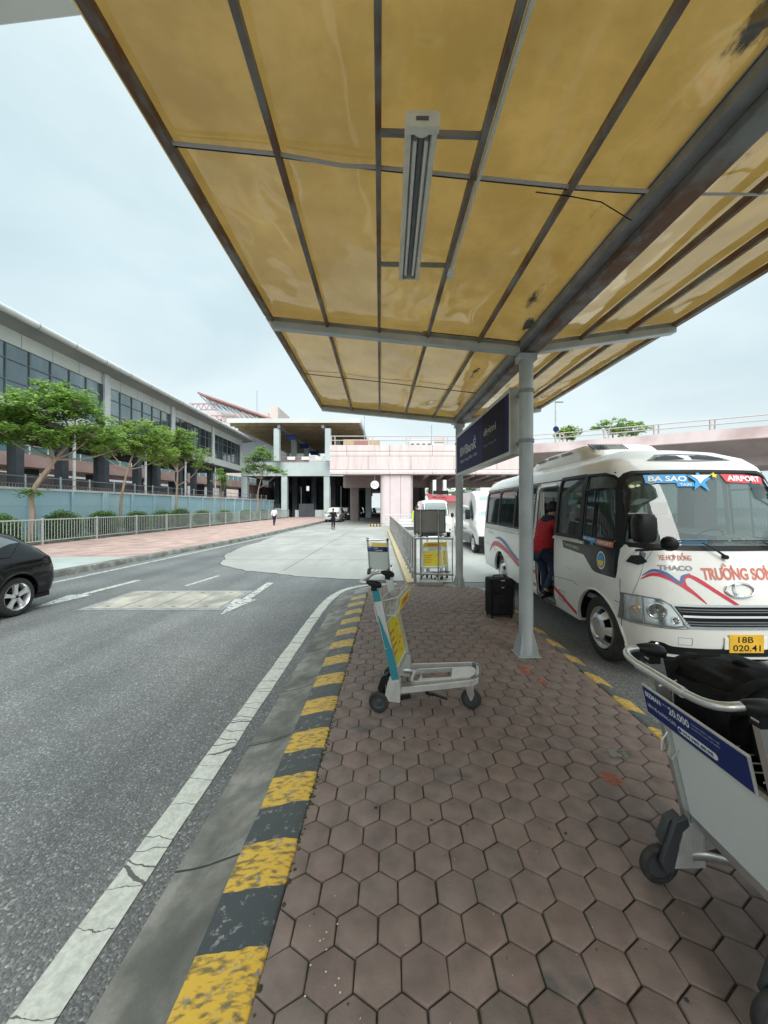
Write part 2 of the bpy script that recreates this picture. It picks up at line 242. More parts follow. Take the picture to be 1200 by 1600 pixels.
M = dict(
 asphalt=asphalt_mat(), kerb=kerb_mat(), sheet=canopy_mat(),
 paver=island_mat('paver', [(.205, .153, .135), (.212, .165, .147), (.23, .170, .149), (.205, .166, .149), (.245, .182, .160)], 9, .27, .78, .5, 90, .004,
                  spot=[(2.3, .64, (.12, .108, .10)), (26, .72, (.05, .045, .042)), (60, .74, (.34, .30, .27))]),
 grout=nmat('grout_soil', (.035, .03, .025), (.075, .065, .05), 40, .95, bump=.6, bscale=200, dist=.004, c3=(.05, .06, .03), s3=2.5),
 conc=nmat('concrete_road', (.29, .287, .27), (.36, .355, .332), 1.2, .85, bump=.3, bscale=60, dist=.004, c3=(.27, .27, .255), s3=.25, stretch=(1, .3, 1)),
 gutter=nmat('gutter_concrete', (.155, .155, .14), (.27, .265, .24), 6, .9, bump=.8, bscale=45, dist=.006, c3=(.10, .10, .088), s3=2.2, detail=10),
 ramp=nmat('pale_paving', (.36, .40, .38), (.43, .465, .44), 1.5, .8, bump=.2, bscale=40, c3=(.31, .34, .32)),
 white=paint_mat('white_line', (.56, .57, .52)), white2=paint_mat('white_arrow', (.50, .51, .48), crack=False),
 pinkpave=brick_mat('pink_paving', (.40, .265, .235), (.50, .34, .30), (.33, .27, .245), .42, .21, .012, mott=.25),
 manhole=nmat('manhole_concrete', (.30, .28, .24), (.42, .39, .33), 2.5, .85, bump=.3, bscale=50, c3=(.2, .2, .18), s3=1.6),
 steel_dk=nmat('steel_frame', (.22, .23, .24), (.30, .31, .32), 6, .55, .3),
 post=nmat('grey_paint', (.42, .465, .475), (.48, .52, .525), 3.5, .42, .1, coat=.15, c3=(.34, .37, .375), s3=2.5, stretch=(1, 1, .4)),
 rust=nmat('rusty_grey_paint', (.19, .20, .195), (.17, .085, .045), 5, .6, .2, bump=.3, bscale=40, lo=.38, hi=.50, stretch=(2, .8, 2), c3=(.25, .27, .27), s3=3),
 alu=nmat('aluminium', (.62, .63, .63), (.72, .73, .72), 30, .33, .85, stretch=(1, 12, 12), rvar=.1),
 aluw=nmat('pale_aluminium', (.56, .57, .55), (.66, .66, .64), 12, .45, .35),
 chrome=mat('chrome', (.8, .8, .8), .12, 1), black=mat('black_plastic', (.010, .010, .011), .45, spec=.3), rubber=nmat('tyre_rubber', (.022, .022, .023), (.04, .039, .037), 20, .75),
 darkpl=mat('dark_plastic', (.05, .055, .06), .5), greypl=mat('grey_plastic', (.16, .17, .18), .5), conduit=mat('pale_conduit', (.46, .46, .47), .45), whitepl=nmat('aged_white_plastic', (.70, .70, .60), (.80, .80, .71), 9, .5), tube=mat('fluorescent_tube', (.80, .81, .80), .25),
 teal=mat('teal_sticker', (.03, .25, .30), .35), yellow=nmat('yellow_board', (.80, .56, .03), (.85, .64, .05), 5, .4), orange=mat('orange_print', (.72, .12, .03), .45), lime=nmat('yellow_green_board', (.66, .58, .03), (.72, .62, .04), 6, .4),
 navy=mat('navy_board', (.012, .03, .15), .45, spec=.3), letter=mat('white_print', (.82, .82, .80), .5), panelw=nmat('pale_panel', (.74, .78, .75), (.79, .82, .79), 2.5, .35, coat=.2),
 buswhite=nmat('pearl_bus_paint', (.76, .765, .74), (.80, .80, .775), 1.6, .28, coat=.45, c3=(.70, .69, .64), s3=1.2),
 busblack=mat('gloss_black', (.008, .009, .010), .18, spec=.4), signfade=mat('faded_white_print', (.42, .42, .45), .6), signdark=mat('sign_dark', (.011, .011, .03), .6, spec=.12), seat=nmat('seat_cloth', (.10, .11, .13), (.15, .16, .18), 20, .9), interior=mat('bus_interior', (.22, .23, .23), .8),
 buschrome=mat('silver_trim', (.55, .57, .58), .2, .8), red=mat('red_stripe', (.58, .03, .06), .35), blue=mat('blue_stripe', (.05, .14, .36), .35), redprint=mat('red_print', (.60, .17, .12), .5),
 sky_blue=mat('blue_banner', (.03, .33, .72), .4), redban=mat('red_banner', (.60, .05, .07), .4), awning=mat('faded_red_awning', (.34, .06, .07), .8), plate=nmat('yellow_plate', (.78, .46, .03), (.70, .40, .03), 8, .4), ystar=mat('yellow_star', (.85, .65, .02), .4),
 glass=glass_mat('tinted_glass', (.16, .22, .22), .93), wglass=glass_mat('windscreen_glass', (.70, .80, .78), .72), cglass=mat('dark_car_glass', (.03, .04, .043), .04, spec=1, coat=1), hatchglass=mat('sky_reflection_glass', (.11, .14, .15), .05, spec=1, coat=.5), lens=glass_mat('lamp_lens', (.93, .95, .95), .98),  # hatchglass: reflected sky is painted in as a paler base colour
 amber=mat('amber_bulb', (.8, .3, .04), .3), reflector=mat('lamp_reflector', (.75, .77, .78), .18, .9),
 carblack=mat('black_car_paint', (.004, .004, .005), .08, 0, .42, .1), carwhite=mat('white_car_paint', (.58, .59, .58), .25, coat=.6), carsilver=mat('silver_car_paint', (.42, .44, .45), .3, .5, coat=.5), cardark=mat('dark_grey_car_paint', (.015, .016, .018), .2, coat=.3), taillight=mat('tail_lamp', (.10, .012, .014), .12, coat=.8), wheelsil=mat('alloy_silver', (.66, .67, .68), .28, .6),
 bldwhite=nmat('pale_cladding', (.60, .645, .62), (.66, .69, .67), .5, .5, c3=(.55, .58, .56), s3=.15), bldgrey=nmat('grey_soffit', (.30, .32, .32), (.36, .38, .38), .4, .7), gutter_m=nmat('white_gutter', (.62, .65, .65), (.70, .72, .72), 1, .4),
 bluegrey=nmat('blue_grey_render', (.50, .60, .61), (.56, .65, .65), .5, .8, c3=(.40, .47, .47), s3=.2), bldglass=nmat('facade_glass', (.10, .15, .17), (.19, .26, .28), .35, .06, .35, coat=.5, stretch=(1, 1, .5), spec=.9, lo=.42, hi=.58), bldglassd=mat('facade_dark_glass', (.05, .07, .075), .08, .3, .8, .5), mullion=mat('mullion', (.16, .19, .21), .5),  # bldglass: uneven reflections painted as soft noise in the colour
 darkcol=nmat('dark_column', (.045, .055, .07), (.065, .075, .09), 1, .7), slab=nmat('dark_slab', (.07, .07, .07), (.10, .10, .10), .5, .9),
 bluewall=nmat('light_blue_wall', (.33, .53, .62), (.38, .58, .66), .8, .8, c3=(.42, .58, .64), s3=.35), bluewall2=nmat('blue_wall_pillar', (.36, .54, .62), (.42, .6, .67), .8, .8), wallcap=nmat('wall_cap', (.48, .55, .56), (.56, .62, .62), 2, .8),
 fence=nmat('galvanised_fence', (.50, .56, .57), (.58, .63, .63), 4, .45, .4), rail=nmat('stainless_rail', (.36, .35, .34), (.48, .46, .45), 5, .35, .7),
 pink=brick_mat('pink_cladding', (.69, .585, .58), (.72, .615, .61), (.42, .31, .31), 4.1, 1.3, .035, stain=(.44, .30, .27), axes='XZ', mott=.08), pinkcol=brick_mat('pink_column_panels', (.69, .595, .61), (.71, .61, .63), (.36, .28, .30), 1.02, 6, .03, axes='XZ', offset=0, mott=.05),
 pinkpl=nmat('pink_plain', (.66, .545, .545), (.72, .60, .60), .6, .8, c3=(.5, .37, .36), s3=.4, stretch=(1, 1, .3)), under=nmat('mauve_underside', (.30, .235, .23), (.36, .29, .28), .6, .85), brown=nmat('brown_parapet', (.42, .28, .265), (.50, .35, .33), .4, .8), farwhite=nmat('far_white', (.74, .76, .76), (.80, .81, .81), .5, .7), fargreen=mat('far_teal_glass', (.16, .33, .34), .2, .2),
 greywall=brick_mat('grey_block_wall', (.36, .34, .34), (.40, .38, .375), (.28, .26, .26), .6, .3, .02, axes='YZ'), tanbeam=nmat('tan_soffit', (.62, .50, .32), (.74, .61, .41), .5, .8), tandark=nmat('tan_beam', (.26, .20, .12), (.34, .27, .17), 1, .8),
 redroof=nmat('red_roof', (.36, .17, .17), (.42, .21, .20), .5, .7), bluetruss=mat('steel_truss', (.30, .38, .42), .5), pinktruss=mat('pink_truss', (.48, .26, .26), .6), palerail=mat('pale_rail', (.50, .43, .42), .5), cream=nmat('cream_block', (.58, .50, .47), (.64, .55, .52), .3, .8), soil=nmat('soil', (.10, .075, .05), (.15, .115, .075), 6, .95, bump=.5, bscale=30, dist=.02),
 bark=nmat('bark', (.28, .21, .155), (.38, .30, .235), 6, .9, bump=.6, bscale=25, dist=.01, stretch=(1, 1, .3)),
 leaf=island_mat('leaf', [(.15, .29, .055), (.24, .40, .085), (.36, .52, .13), (.12, .24, .05)], 1.5, .25, .55, 0, trans=.55), leaf2=island_mat('yellow_green_leaf', [(.18, .32, .065), (.28, .43, .09), (.40, .53, .14), (.15, .27, .055)], 1.5, .25, .55, 0, trans=.55),
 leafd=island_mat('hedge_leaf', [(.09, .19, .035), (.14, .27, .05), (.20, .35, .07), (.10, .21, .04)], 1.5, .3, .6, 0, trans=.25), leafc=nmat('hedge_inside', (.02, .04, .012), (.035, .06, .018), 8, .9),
 skin=mat('skin', (.42, .25, .17), .55), hair=nmat('hair', (.012, .010, .009), (.025, .02, .018), 40, .6), redcoat=nmat('red_coat_cloth', (.36, .012, .022), (.45, .02, .03), 25, .85, bump=.3, bscale=30, dist=.01), navycloth=nmat('navy_cloth', (.015, .018, .035), (.025, .03, .055), 25, .9), jeans=nmat('dark_jeans', (.018, .028, .06), (.03, .045, .09), 30, .9), whitecloth=mat('white_shirt', (.72, .72, .74), .9), blackcloth=nmat('black_cloth', (.006, .006, .007), (.012, .012, .013), 18, .85, spec=.2, bump=.3, bscale=60, dist=.004), hivis=mat('yellow_green_vest', (.55, .72, .10), .7),
 bagcloth=nmat('bag_nylon', (.005, .005, .006), (.010, .010, .011), 12, .7, bump=.6, bscale=9, dist=.03, spec=.22), signback=nmat('sign_back', (.30, .30, .27), (.35, .35, .31), 5, .55, .2), jug=mat('cream_kiosk', (.62, .60, .54), .7), orangeroof=mat('orange_tile', (.55, .24, .14), .8),
 yellowkerb=nmat('yellow_kerb', (.55, .42, .22), (.40, .35, .27), 5, .8, lo=.4, hi=.62, bump=.3, bscale=40), chalk=nmat('red_oxide_stain', (.46, .13, .075), (.36, .13, .09), 20, .9), cement=nmat('cement_patch', (.16, .16, .145), (.22, .22, .20), 15, .95, bump=.7, bscale=60, dist=.01), debris=mat('litter', (.62, .60, .52), .9), gum=mat('gum_spot', (.035, .037, .04), .9),
 signnavy=nmat('sign_navy', (.018, .020, .09), (.025, .027, .115), 1.2, .6, spec=.12), signfr=nmat('sign_frame', (.52, .53, .48), (.60, .60, .55), 4, .4, .5), signgrey=mat('sign_grey_print', (.17, .17, .24), .6), moss=nmat('moss', (.03, .04, .015), (.055, .07, .025), 50, .95, bump=.8, bscale=150, dist=.006), crack=mat('joint_dark', (.07, .07, .065), .95),
)

def holes(m, scale, lo, hi):
    nt = m.node_tree; l = nt.links; o = nt.nodes['Material Output']; b = o.inputs[0].links[0].from_socket
    tc = ss(nt, 'ShaderNodeTexCoord'); n = ss(nt, 'ShaderNodeTexNoise', i_Scale=scale, i_Detail=6, i_Roughness=.7); c = ss(nt, 'ShaderNodeValToRGB'); c.color_ramp.elements[0].position = lo; c.color_ramp.elements[1].position = hi
    t = ss(nt, 'ShaderNodeBsdfTransparent'); x = ss(nt, 'ShaderNodeMixShader'); l.new(tc.outputs['Object'], n.inputs[0]); l.new(n.outputs[0], c.inputs[0]); l.new(c.outputs[0], x.inputs[0]); l.new(t.outputs[0], x.inputs[1]); l.new(b, x.inputs[2]); l.new(x.outputs[0], o.inputs[0])
holes(M['chalk'], 16, .33, .60); holes(M['cement'], 18, .38, .52)
holes(M['white2'], 13, .38, .47)
# ------------------------------------------------------------------ builders
WM = {}
def wm(o):
    return WM.get(o.name, Matrix())
def setp(o, parent):
    if parent: o.parent = parent
def thing(name, label, cat, loc=(0, 0, 0), rz=0, group=None):
    o = bpy.data.objects.new(name, None); COL.objects.link(o); o.empty_display_size = .2
    o.location = loc; o.rotation_euler = (0, 0, rz); WM[o.name] = Matrix.Translation(loc) @ Matrix.Rotation(rz, 4, 'Z')
    o['label'] = label; o['category'] = cat
    if group: o['group'] = group
    return o
def tag(o, label=None, cat=None, group=None, kind=None):
    for k, v in (('label', label), ('category', cat), ('group', group), ('kind', kind)):
        if v: o[k] = v
    return o
def dup(root, loc, rz, label, group=None):
    r = root.copy(); COL.objects.link(r); r.location = loc; r.rotation_euler = (0, 0, rz); r['label'] = label
    WM[r.name] = Matrix.Translation(loc) @ Matrix.Rotation(rz, 4, 'Z')
    if group: r['group'] = group
    for ch in list(root.children):
        c = ch.copy(); COL.objects.link(c); c.parent = r; WM[c.name] = wm(r)
        for g in ch.children:
            d = g.copy(); COL.objects.link(d); d.parent = c; WM[d.name] = wm(r)
    return r
class MB:
    def __init__(s): s.v = []; s.f = []
    def add(s, vs, fs, T=None):
        b = len(s.v)
        s.v += [tuple(T @ Vector(p)) if T else tuple(p) for p in vs]; s.f += [tuple(b + i for i in f) for f in fs]; return s
    def box(s, x0, x1, y0, y1, z0, z1, T=None):
        vs = [(x, y, z) for z in (z0, z1) for y in (y0, y1) for x in (x0, x1)]
        return s.add(vs, [(0, 2, 3, 1), (4, 5, 7, 6), (0, 1, 5, 4), (2, 6, 7, 3), (0, 4, 6, 2), (1, 3, 7, 5)], T)
    def bar(s, a, b, w, h, up=(0, 0, 1)):
        a = Vector(a); b = Vector(b); d = (b - a); L = d.length; d.normalize(); u = Vector(up)
        x = d.cross(u)
        if x.length < 1e-4: x = d.cross(Vector((1, 0, 0)))
        x.normalize(); z = x.cross(d)
        T = Matrix((( x.x, d.x, z.x, a.x), (x.y, d.y, z.y, a.y), (x.z, d.z, z.z, a.z), (0, 0, 0, 1)))
        return s.box(-w / 2, w / 2, 0, L, -h / 2, h / 2, T)
    def tube(s, pts, r, seg=8, closed=False, cap=True, ell=None):
        P_ = [Vector(p) for p in pts]; n = len(P_); rr = r if isinstance(r, (list, tuple)) else [r] * n
        t0 = (P_[1] - P_[0]).normalized(); u = t0.orthogonal().normalized()
        if abs(t0.z) < .9: u = (Vector((0, 0, 1)) - t0 * t0.z).normalized()
        vs = []
        for i, p in enumerate(P_):
            if closed: t = (P_[(i + 1) % n] - P_[i - 1]).normalized()
            else: t = (P_[min(i + 1, n - 1)] - P_[max(i - 1, 0)]).normalized()
            u = (u - t * u.dot(t)).normalized(); w = t.cross(u)
            k1, k2 = ell if ell else (1, 1)
            for j in range(seg):
                a = 2 * math.pi * (j + .5) / seg; vs.append(p + (u * math.cos(a) * k1 + w * math.sin(a) * k2) * rr[i])
        fs = []
        for i in range(n if closed else n - 1):
            for j in range(seg): fs.append((i * seg + j, i * seg + (j + 1) % seg, ((i + 1) % n) * seg + (j + 1) % seg, ((i + 1) % n) * seg + j))
        if cap and not closed: fs += [tuple(range(seg))[::-1], tuple((n - 1) * seg + j for j in range(seg))]
        return s.add(vs, fs)
    def cyl(s, a, b, r, seg=16, r2=None): return s.tube([a, b], [r, r if r2 is None else r2], seg)
    def lathe(s, prof, c, axis='X', seg=32, closed=False):
        """prof: list of (radius, offset along axis)"""
        n = len(prof); vs = []
        for r, o in prof:
            for j in range(seg):
                a = 2 * math.pi * j / seg; p = {'X': (o, r * math.cos(a), r * math.sin(a)), 'Y': (r * math.cos(a), o, r * math.sin(a)), 'Z': (r * math.cos(a), r * math.sin(a), o)}[axis]
                vs.append((c[0] + p[0], c[1] + p[1], c[2] + p[2]))
        fs = [(i * seg + j, i * seg + (j + 1) % seg, ((i + 1) % n) * seg + (j + 1) % seg, ((i + 1) % n) * seg + j) for i in range(n if closed else n - 1) for j in range(seg)]
        if not closed: fs += [tuple(range(seg)), tuple((n - 1) * seg + j for j in range(seg))]
        return s.add(vs, fs)
    def prism(s, poly, fn, t0, t1):
        """poly of 2D points, fn(u,v,t)->3D"""
        n = len(poly); vs = [fn(u, v, t0) for u, v in poly] + [fn(u, v, t1) for u, v in poly]
        return s.add(vs, [tuple(range(n))[::-1], tuple(range(n, 2 * n))] + [(i, (i + 1) % n, n + (i + 1) % n, n + i) for i in range(n)])
    def loft(s, rings, cap=True, closed=True):
        n = len(rings[0]); vs = [p for r in rings for p in r]; m = n if closed else n - 1
        fs = [(i * n + j, i * n + (j + 1) % n, (i + 1) * n + (j + 1) % n, (i + 1) * n + j) for i in range(len(rings) - 1) for j in range(m)]
        if cap: fs += [tuple(range(n))[::-1], tuple((len(rings) - 1) * n + j for j in range(n))]
        return s.add(vs, fs)
    def sphere(s, c, r, seg=12, rings=8, sc=(1, 1, 1)):
        rg = []
        for i in range(rings + 1):
            a = math.pi * (i + (.04 if i == 0 else -.04 if i == rings else 0)) / rings
            rg.append([(c[0] + r * sc[0] * math.sin(a) * math.cos(2 * math.pi * j / seg), c[1] + r * sc[1] * math.sin(a) * math.sin(2 * math.pi * j / seg), c[2] - r * sc[2] * math.cos(a)) for j in range(seg)])
        return s.loft(rg)
    def build(s, name, m, parent=None, smooth=True, bevel=0, seg=1, world=False, ang=35, solid=0, sub=0):
        me = bpy.data.meshes.new(name); T = wm(parent).inverted() if (world and parent) else None
        me.from_pydata([tuple(T @ Vector(p)) for p in s.v] if T else s.v, [], s.f)
        bm = bmesh.new(); bm.from_mesh(me)
        bmesh.ops.recalc_face_normals(bm, faces=bm.faces)
        if bevel:
            es = [e for e in bm.edges if len(e.link_faces) == 2 and e.calc_face_angle(0) > R(38)]
            bmesh.ops.bevel(bm, geom=es, offset=bevel, segments=seg, profile=.6, affect='EDGES', clamp_overlap=True)
        bm.to_mesh(me); bm.free()
        me.materials.append(M[m] if isinstance(m, str) else m)
        if smooth:
            me.shade_smooth(); me.set_sharp_from_angle(angle=R(ang))
        o = bpy.data.objects.new(name, me); COL.objects.link(o)
        if parent: o.parent = parent; WM[o.name] = wm(parent)
        if solid: add_mod(o, 'SOLIDIFY', thickness=solid, offset=-1)
        if sub: add_mod(o, 'SUBSURF', levels=sub, render_levels=sub)
        if solid or sub: bake(o)
        return o
def add_mod(o, t, **k):
    md = o.modifiers.new(t, t)
    for a, b in k.items(): setattr(md, a, b)
    return md
def bake(o, smooth=True, ang=35):
    bpy.context.view_layer.update()
    dg = bpy.context.evaluated_depsgraph_get(); me = bpy.data.meshes.new_from_object(o.evaluated_get(dg))
    mats = [m for m in o.data.materials]; o.modifiers.clear(); o.data = me
    me.materials.clear()
    for m in mats[:1]: me.materials.append(m)
    for p in me.polygons: p.material_index = 0
    if smooth: me.shade_smooth(); me.set_sharp_from_angle(angle=R(ang))
def cut(o, mbs, smooth=True, ang=30):
    cs = []
    for mb in mbs:
        c = mb.build('cutter', 'black', None, smooth=False); c.parent = o.parent; cs.append(c)
        add_mod(o, 'BOOLEAN', operation='DIFFERENCE', object=c, solver='EXACT')
    bake(o, smooth, ang)
    for c in cs: bpy.data.objects.remove(c)
def part(mb, name, m, parent, **k): return mb.build(name, m, parent, **k)
_tx = {}
def text2d(s, w, h, bold=0, shear=0):
    c = bpy.data.curves.new('t', 'FONT'); c.body = s; c.size = 1; c.offset = bold; c.shear = shear; c.resolution_u = 3
    o = bpy.data.objects.new('t', c); COL.objects.link(o); bpy.context.view_layer.update()
    me = bpy.data.meshes.new_from_object(o.evaluated_get(bpy.context.evaluated_depsgraph_get()))
    v = [tuple(p.co) for p in me.vertices]; f = [tuple(p.vertices) for p in me.polygons]
    bpy.data.objects.remove(o); bpy.data.meshes.remove(me)
    x0 = min(p[0] for p in v); x1 = max(p[0] for p in v); y0 = min(p[1] for p in v); y1 = max(p[1] for p in v)
    return [((p[0] - x0) / (x1 - x0) * w, (p[1] - y0) / (y1 - y0) * h) for p in v], f
def put_text(s, w, h, fn, name, m, parent, bold=.01, shear=0, world=False):
    v, f = text2d(s, w, h, bold, shear); mb = MB(); mb.add([fn(a, b) for a, b in v], f)
    return mb.build(name, m, parent, smooth=False, world=world)
def put_viet(base, marks, w, h, fn, name, m, parent, bold=.01):
    """base letters plus horn / grave / circumflex / dot / bar marks; w, h are the size of the plain letters"""
    def raw(t):
        c = bpy.data.curves.new('t', 'FONT'); c.body = t; c.size = 1; c.offset = bold; o = bpy.data.objects.new('t', c); COL.objects.link(o); bpy.context.view_layer.update()
        me = bpy.data.meshes.new_from_object(o.evaluated_get(bpy.context.evaluated_depsgraph_get())); v = [tuple(p.co) for p in me.vertices]; f = [tuple(p.vertices) for p in me.polygons]; bpy.data.objects.remove(o); return v, f
    v, f = raw(base); x0 = min(p[0] for p in v); x1 = max(p[0] for p in v); y0 = min(p[1] for p in v); y1 = max(p[1] for p in v)
    X = lambda x: (x - x0) / (x1 - x0) * w
    mb = MB(); mb.add([fn(X(p[0]), (p[1] - y0) / (y1 - y0) * h) for p in v], f)
    def quad(a, b, t):
        d = Vector((b[0] - a[0], b[1] - a[1])).normalized(); n_ = Vector((-d.y, d.x)) * t / 2
        mb.add([fn(a[0] - n_.x, a[1] - n_.y), fn(b[0] - n_.x, b[1] - n_.y), fn(b[0] + n_.x, b[1] + n_.y), fn(a[0] + n_.x, a[1] + n_.y)], [(0, 1, 2, 3)])
    t = h * .11
    for i, kinds in marks:
        r_ = max(p[0] for p in raw(base[:i + 1])[0]); cv = [p[0] for p in raw(base[i])[0]]; l_ = r_ - (max(cv) - min(cv)); a, b = X(l_), X(r_); c = (a + b) / 2
        for k in kinds:
            if k == 'horn': quad((b - h * .08, h * .86), (b + h * .12, h * 1.0), t * 1.2); quad((b + h * .10, h * .94), (b + h * .10, h * 1.22), t * 1.2)
            if k == 'grave': quad((c - h * .22, h * 1.36), (c + h * .04, h * 1.12), t)
            if k == 'circ': quad((c - h * .2, h * 1.07), (c, h * 1.24), t); quad((c, h * 1.24), (c + h * .2, h * 1.07), t)
            if k == 'cgrave': quad((c + h * .06, h * 1.50), (c + h * .28, h * 1.28), t)
            if k == 'dot': quad((c - h * .07, -h * .17), (c + h * .07, -h * .17), t * 1.3)
            if k == 'bar': quad((a - h * .10, h * .5), (c, h * .5), t)
    return mb.build(name, m, parent, smooth=False)
def arc(c, r, a0, a1, n=8): return [(c[0] + r * math.cos(a0 + (a1 - a0) * i / n), c[1] + r * math.sin(a0 + (a1 - a0) * i / n)) for i in range(n + 1)]
def rrect(x0, x1, y0, y1, r, n=4):
    return arc((x1 - r, y1 - r), r, 0, math.pi / 2, n) + arc((x0 + r, y1 - r), r, math.pi / 2, math.pi, n) + arc((x0 + r, y0 + r), r, math.pi, 1.5 * math.pi, n) + arc((x1 - r, y0 + r), r, 1.5 * math.pi, 2 * math.pi, n)
def smooth_path(pts, n=6):
    P_ = [Vector(p) for p in pts]; out = []
    for i in range(len(P_) - 1):
        a = P_[max(i - 1, 0)]; b = P_[i]; c = P_[i + 1]; d = P_[min(i + 2, len(P_) - 1)]
        for k in range(n):
            t = k / n; out.append(.5 * ((2 * b) + (c - a) * t + (2 * a - 5 * b + 4 * c - d) * t * t + (3 * b - a - 3 * c + d) * t ** 3))
    out.append(P_[-1]); return out
def struct(mb, name, m, **k): return tag(mb.build(name, m, None, **k), kind='structure')
def flat(poly, z): mb = MB(); mb.add([(x, y, z) for x, y in poly], [tuple(range(len(poly)))]); return mb

# ------------------------------------------------------------------ ground and roads (z=0 is the island paving, -0.15 the road)
RZ = -.15
g = MB()
xs = [-400, -60, -20, -9.2, -1.3, 5, 20, 60, 400]; ys = [-60, -5, 4, 9, 30, 120, 500]
for j, y in enumerate(ys):
    for x in xs: g.v.append((x, y, RZ))
g.f = [(j * len(xs) + i, j * len(xs) + i + 1, (j + 1) * len(xs) + i + 1, (j + 1) * len(xs) + i) for j in range(len(ys) - 1) for i in range(len(xs) - 1)]
struct(g, 'road_asphalt', 'asphalt', smooth=False)
# concrete road patch
left = [(-6.9, 20.5), (-6.75, 17.2), (-6.55, 15.6), (-6.25, 14.3), (-5.9, 13.6), (-5.6, 12.4), (-4.9, 11.6), (-4.1, 10.9), (-3.4, 10.7), (-2.3, 10.0), (-1.2, 9.75), (0.3, 9.45), (3, 9.2), (9, 8.6), (60, 8.2)]
lj = []
for a, b in zip(left, left[1:]):
    for k in range(5):
        t = k / 5; lj.append((a[0] + (b[0] - a[0]) * t + random.uniform(-.06, .06), a[1] + (b[1] - a[1]) * t + random.uniform(-.05, .05)))
struct(flat([(-7.5, 24), (-7.1, 140), (60, 140)] [::-1] + [] if False else lj + [(60, 8.2), (60, 140), (-6.9, 140), (-7.3, 24)], RZ + .004), 'concrete_road', 'conc', smooth=False)
mb = MB()   # crack along the patch edge
for (a, b) in zip(lj[:60], lj[1:61]): mb.bar((a[0], a[1], RZ + .006), (b[0], b[1], RZ + .006), .03, .003)
for y in (13.2, 18.4, 23.6, 29, 35):
    P0 = [(-6.6 + k * .7, y + noise.noise(Vector((k * .6, y, 0))) * .05) for k in range(14)]
    for a, b in zip(P0, P0[1:]): mb.bar((a[0], a[1], RZ + .0058), (b[0], b[1], RZ + .0058), .018, .002)
for x in (-3.1, ):
    P0 = [(x + noise.noise(Vector((k * .5, x, 3))) * .05, 11 + k * .9) for k in range(28)]
    for a, b in zip(P0, P0[1:]): mb.bar((a[0], a[1], RZ + .0066), (b[0], b[1], RZ + .0066), .018, .002)
struct(mb, 'road_joint', 'crack', smooth=False)
# gutter concrete, white edge line along the island
def strip(xa, xb, y0, y1, z, n, jit=0, bend=None):
    mb = MB()
    for i in range(n + 1):
        y = y0 + (y1 - y0) * i / n; b = bend(y) if bend else 0
        mb.v += [(xa + b + random.uniform(-jit, jit), y, z), (xb + b + random.uniform(-jit, jit), y, z)]
    mb.f = [(2 * i, 2 * i + 1, 2 * i + 3, 2 * i + 2) for i in range(n)]; return mb
gpth = smooth_path([(-.475, -3, 0), (-.475, 0, 0), (-.475, 3, 0), (-.475, 6, 0), (-.475, 7.6, 0), (-.44, 8.0, 0), (-.3, 8.2, 0), (-.05, 8.3, 0), (.5, 8.32, 0)], 16)
def gut(i, u, dz_=0):
    t = (gpth[min(i + 1, len(gpth) - 1)] - gpth[max(i - 1, 0)]).normalized(); nrm = Vector((-t.y, t.x, 0)); w = .285 + (.615 - .285) * u; w *= 1 if gpth[i].y < 8.1 else .8
    q = gpth[i] + nrm * w; return (q.x, q.y, -.052 + (-.145 + .052) * u - .012 * math.sin(math.pi * u) + dz_)
mb = MB(); mb.loft([[gut(i, u) for u in (0, .12, .3, .5, .7, .9, 1)] + [(gut(i, 1)[0], gut(i, 1)[1], RZ - .01)] for i in range(len(gpth))], cap=False, closed=False); struct(mb, 'gutter_strip', 'gutter', ang=60)
mb = MB()
for k, y in enumerate((1.02, 1.93, 2.95, 3.8, 4.85, 5.7, 6.7)):
    for dy, w_ in ((0, .012), (.03, .005)):
        def gz(u): return -.052 + (-.145 + .052) * u - .012 * math.sin(math.pi * u) + .0012
        us = (0, .25, .5, .75, 1)
        for a, b in zip(us, us[1:]):
            ja, jb = noise.noise(Vector((y, a * 3, 2))) * .012, noise.noise(Vector((y, b * 3, 2))) * .012
            xa, xb = -.76 - .33 * a, -.76 - .33 * b
            if dy and k % 2: continue
            mb.add([(xa, y + dy + ja, gz(a)), (xb, y + dy + jb, gz(b)), (xb, y + dy + jb + w_, gz(b)), (xa, y + dy + ja + w_, gz(a))], [(0, 1, 2, 3)])
struct(mb, 'gutter_joints', 'gum', smooth=False)
wl = smooth_path([(-1.29, -3, 0), (-1.29, 1, 0), (-1.29, 4, 0), (-1.28, 6.6, 0), (-1.22, 7.7, 0), (-1.02, 8.5, 0), (-.55, 9.0, 0), (.1, 9.15, 0)], 14)
mb = MB(); wl = [p for p in wl]
for i, p in enumerate(wl):
    t = (wl[min(i + 1, len(wl) - 1)] - wl[max(i - 1, 0)]).normalized(); nrm = Vector((t.y, -t.x, 0)); w = .082 if p.y < 8 else .07
    for sgn in (-1, 1): q = p + nrm * sgn * (w + random.uniform(-.005, .005)); mb.v.append((q.x, q.y, RZ + .006))
mb.f = [(2 * i, 2 * i + 1, 2 * i + 3, 2 * i + 2) for i in range(len(wl) - 1)]
struct(mb, 'white_edge_line', 'white', smooth=False)
mb = MB(); mb.add([(.3, 8.95, RZ + .006), (.3, 9.1, RZ + .006), (1.6, 8.95, RZ + .006), (1.6, 8.83, RZ + .006)], [(0, 1, 2, 3)])
mb.add([(1.7, 8.9, RZ + .008), (1.7, 8.75, RZ + .008), (2.3, 8.2, RZ + .008), (2.42, 8.3, RZ + .008)], [(0, 1, 2, 3)])
struct(mb, 'white_end_line', 'white2', smooth=False)
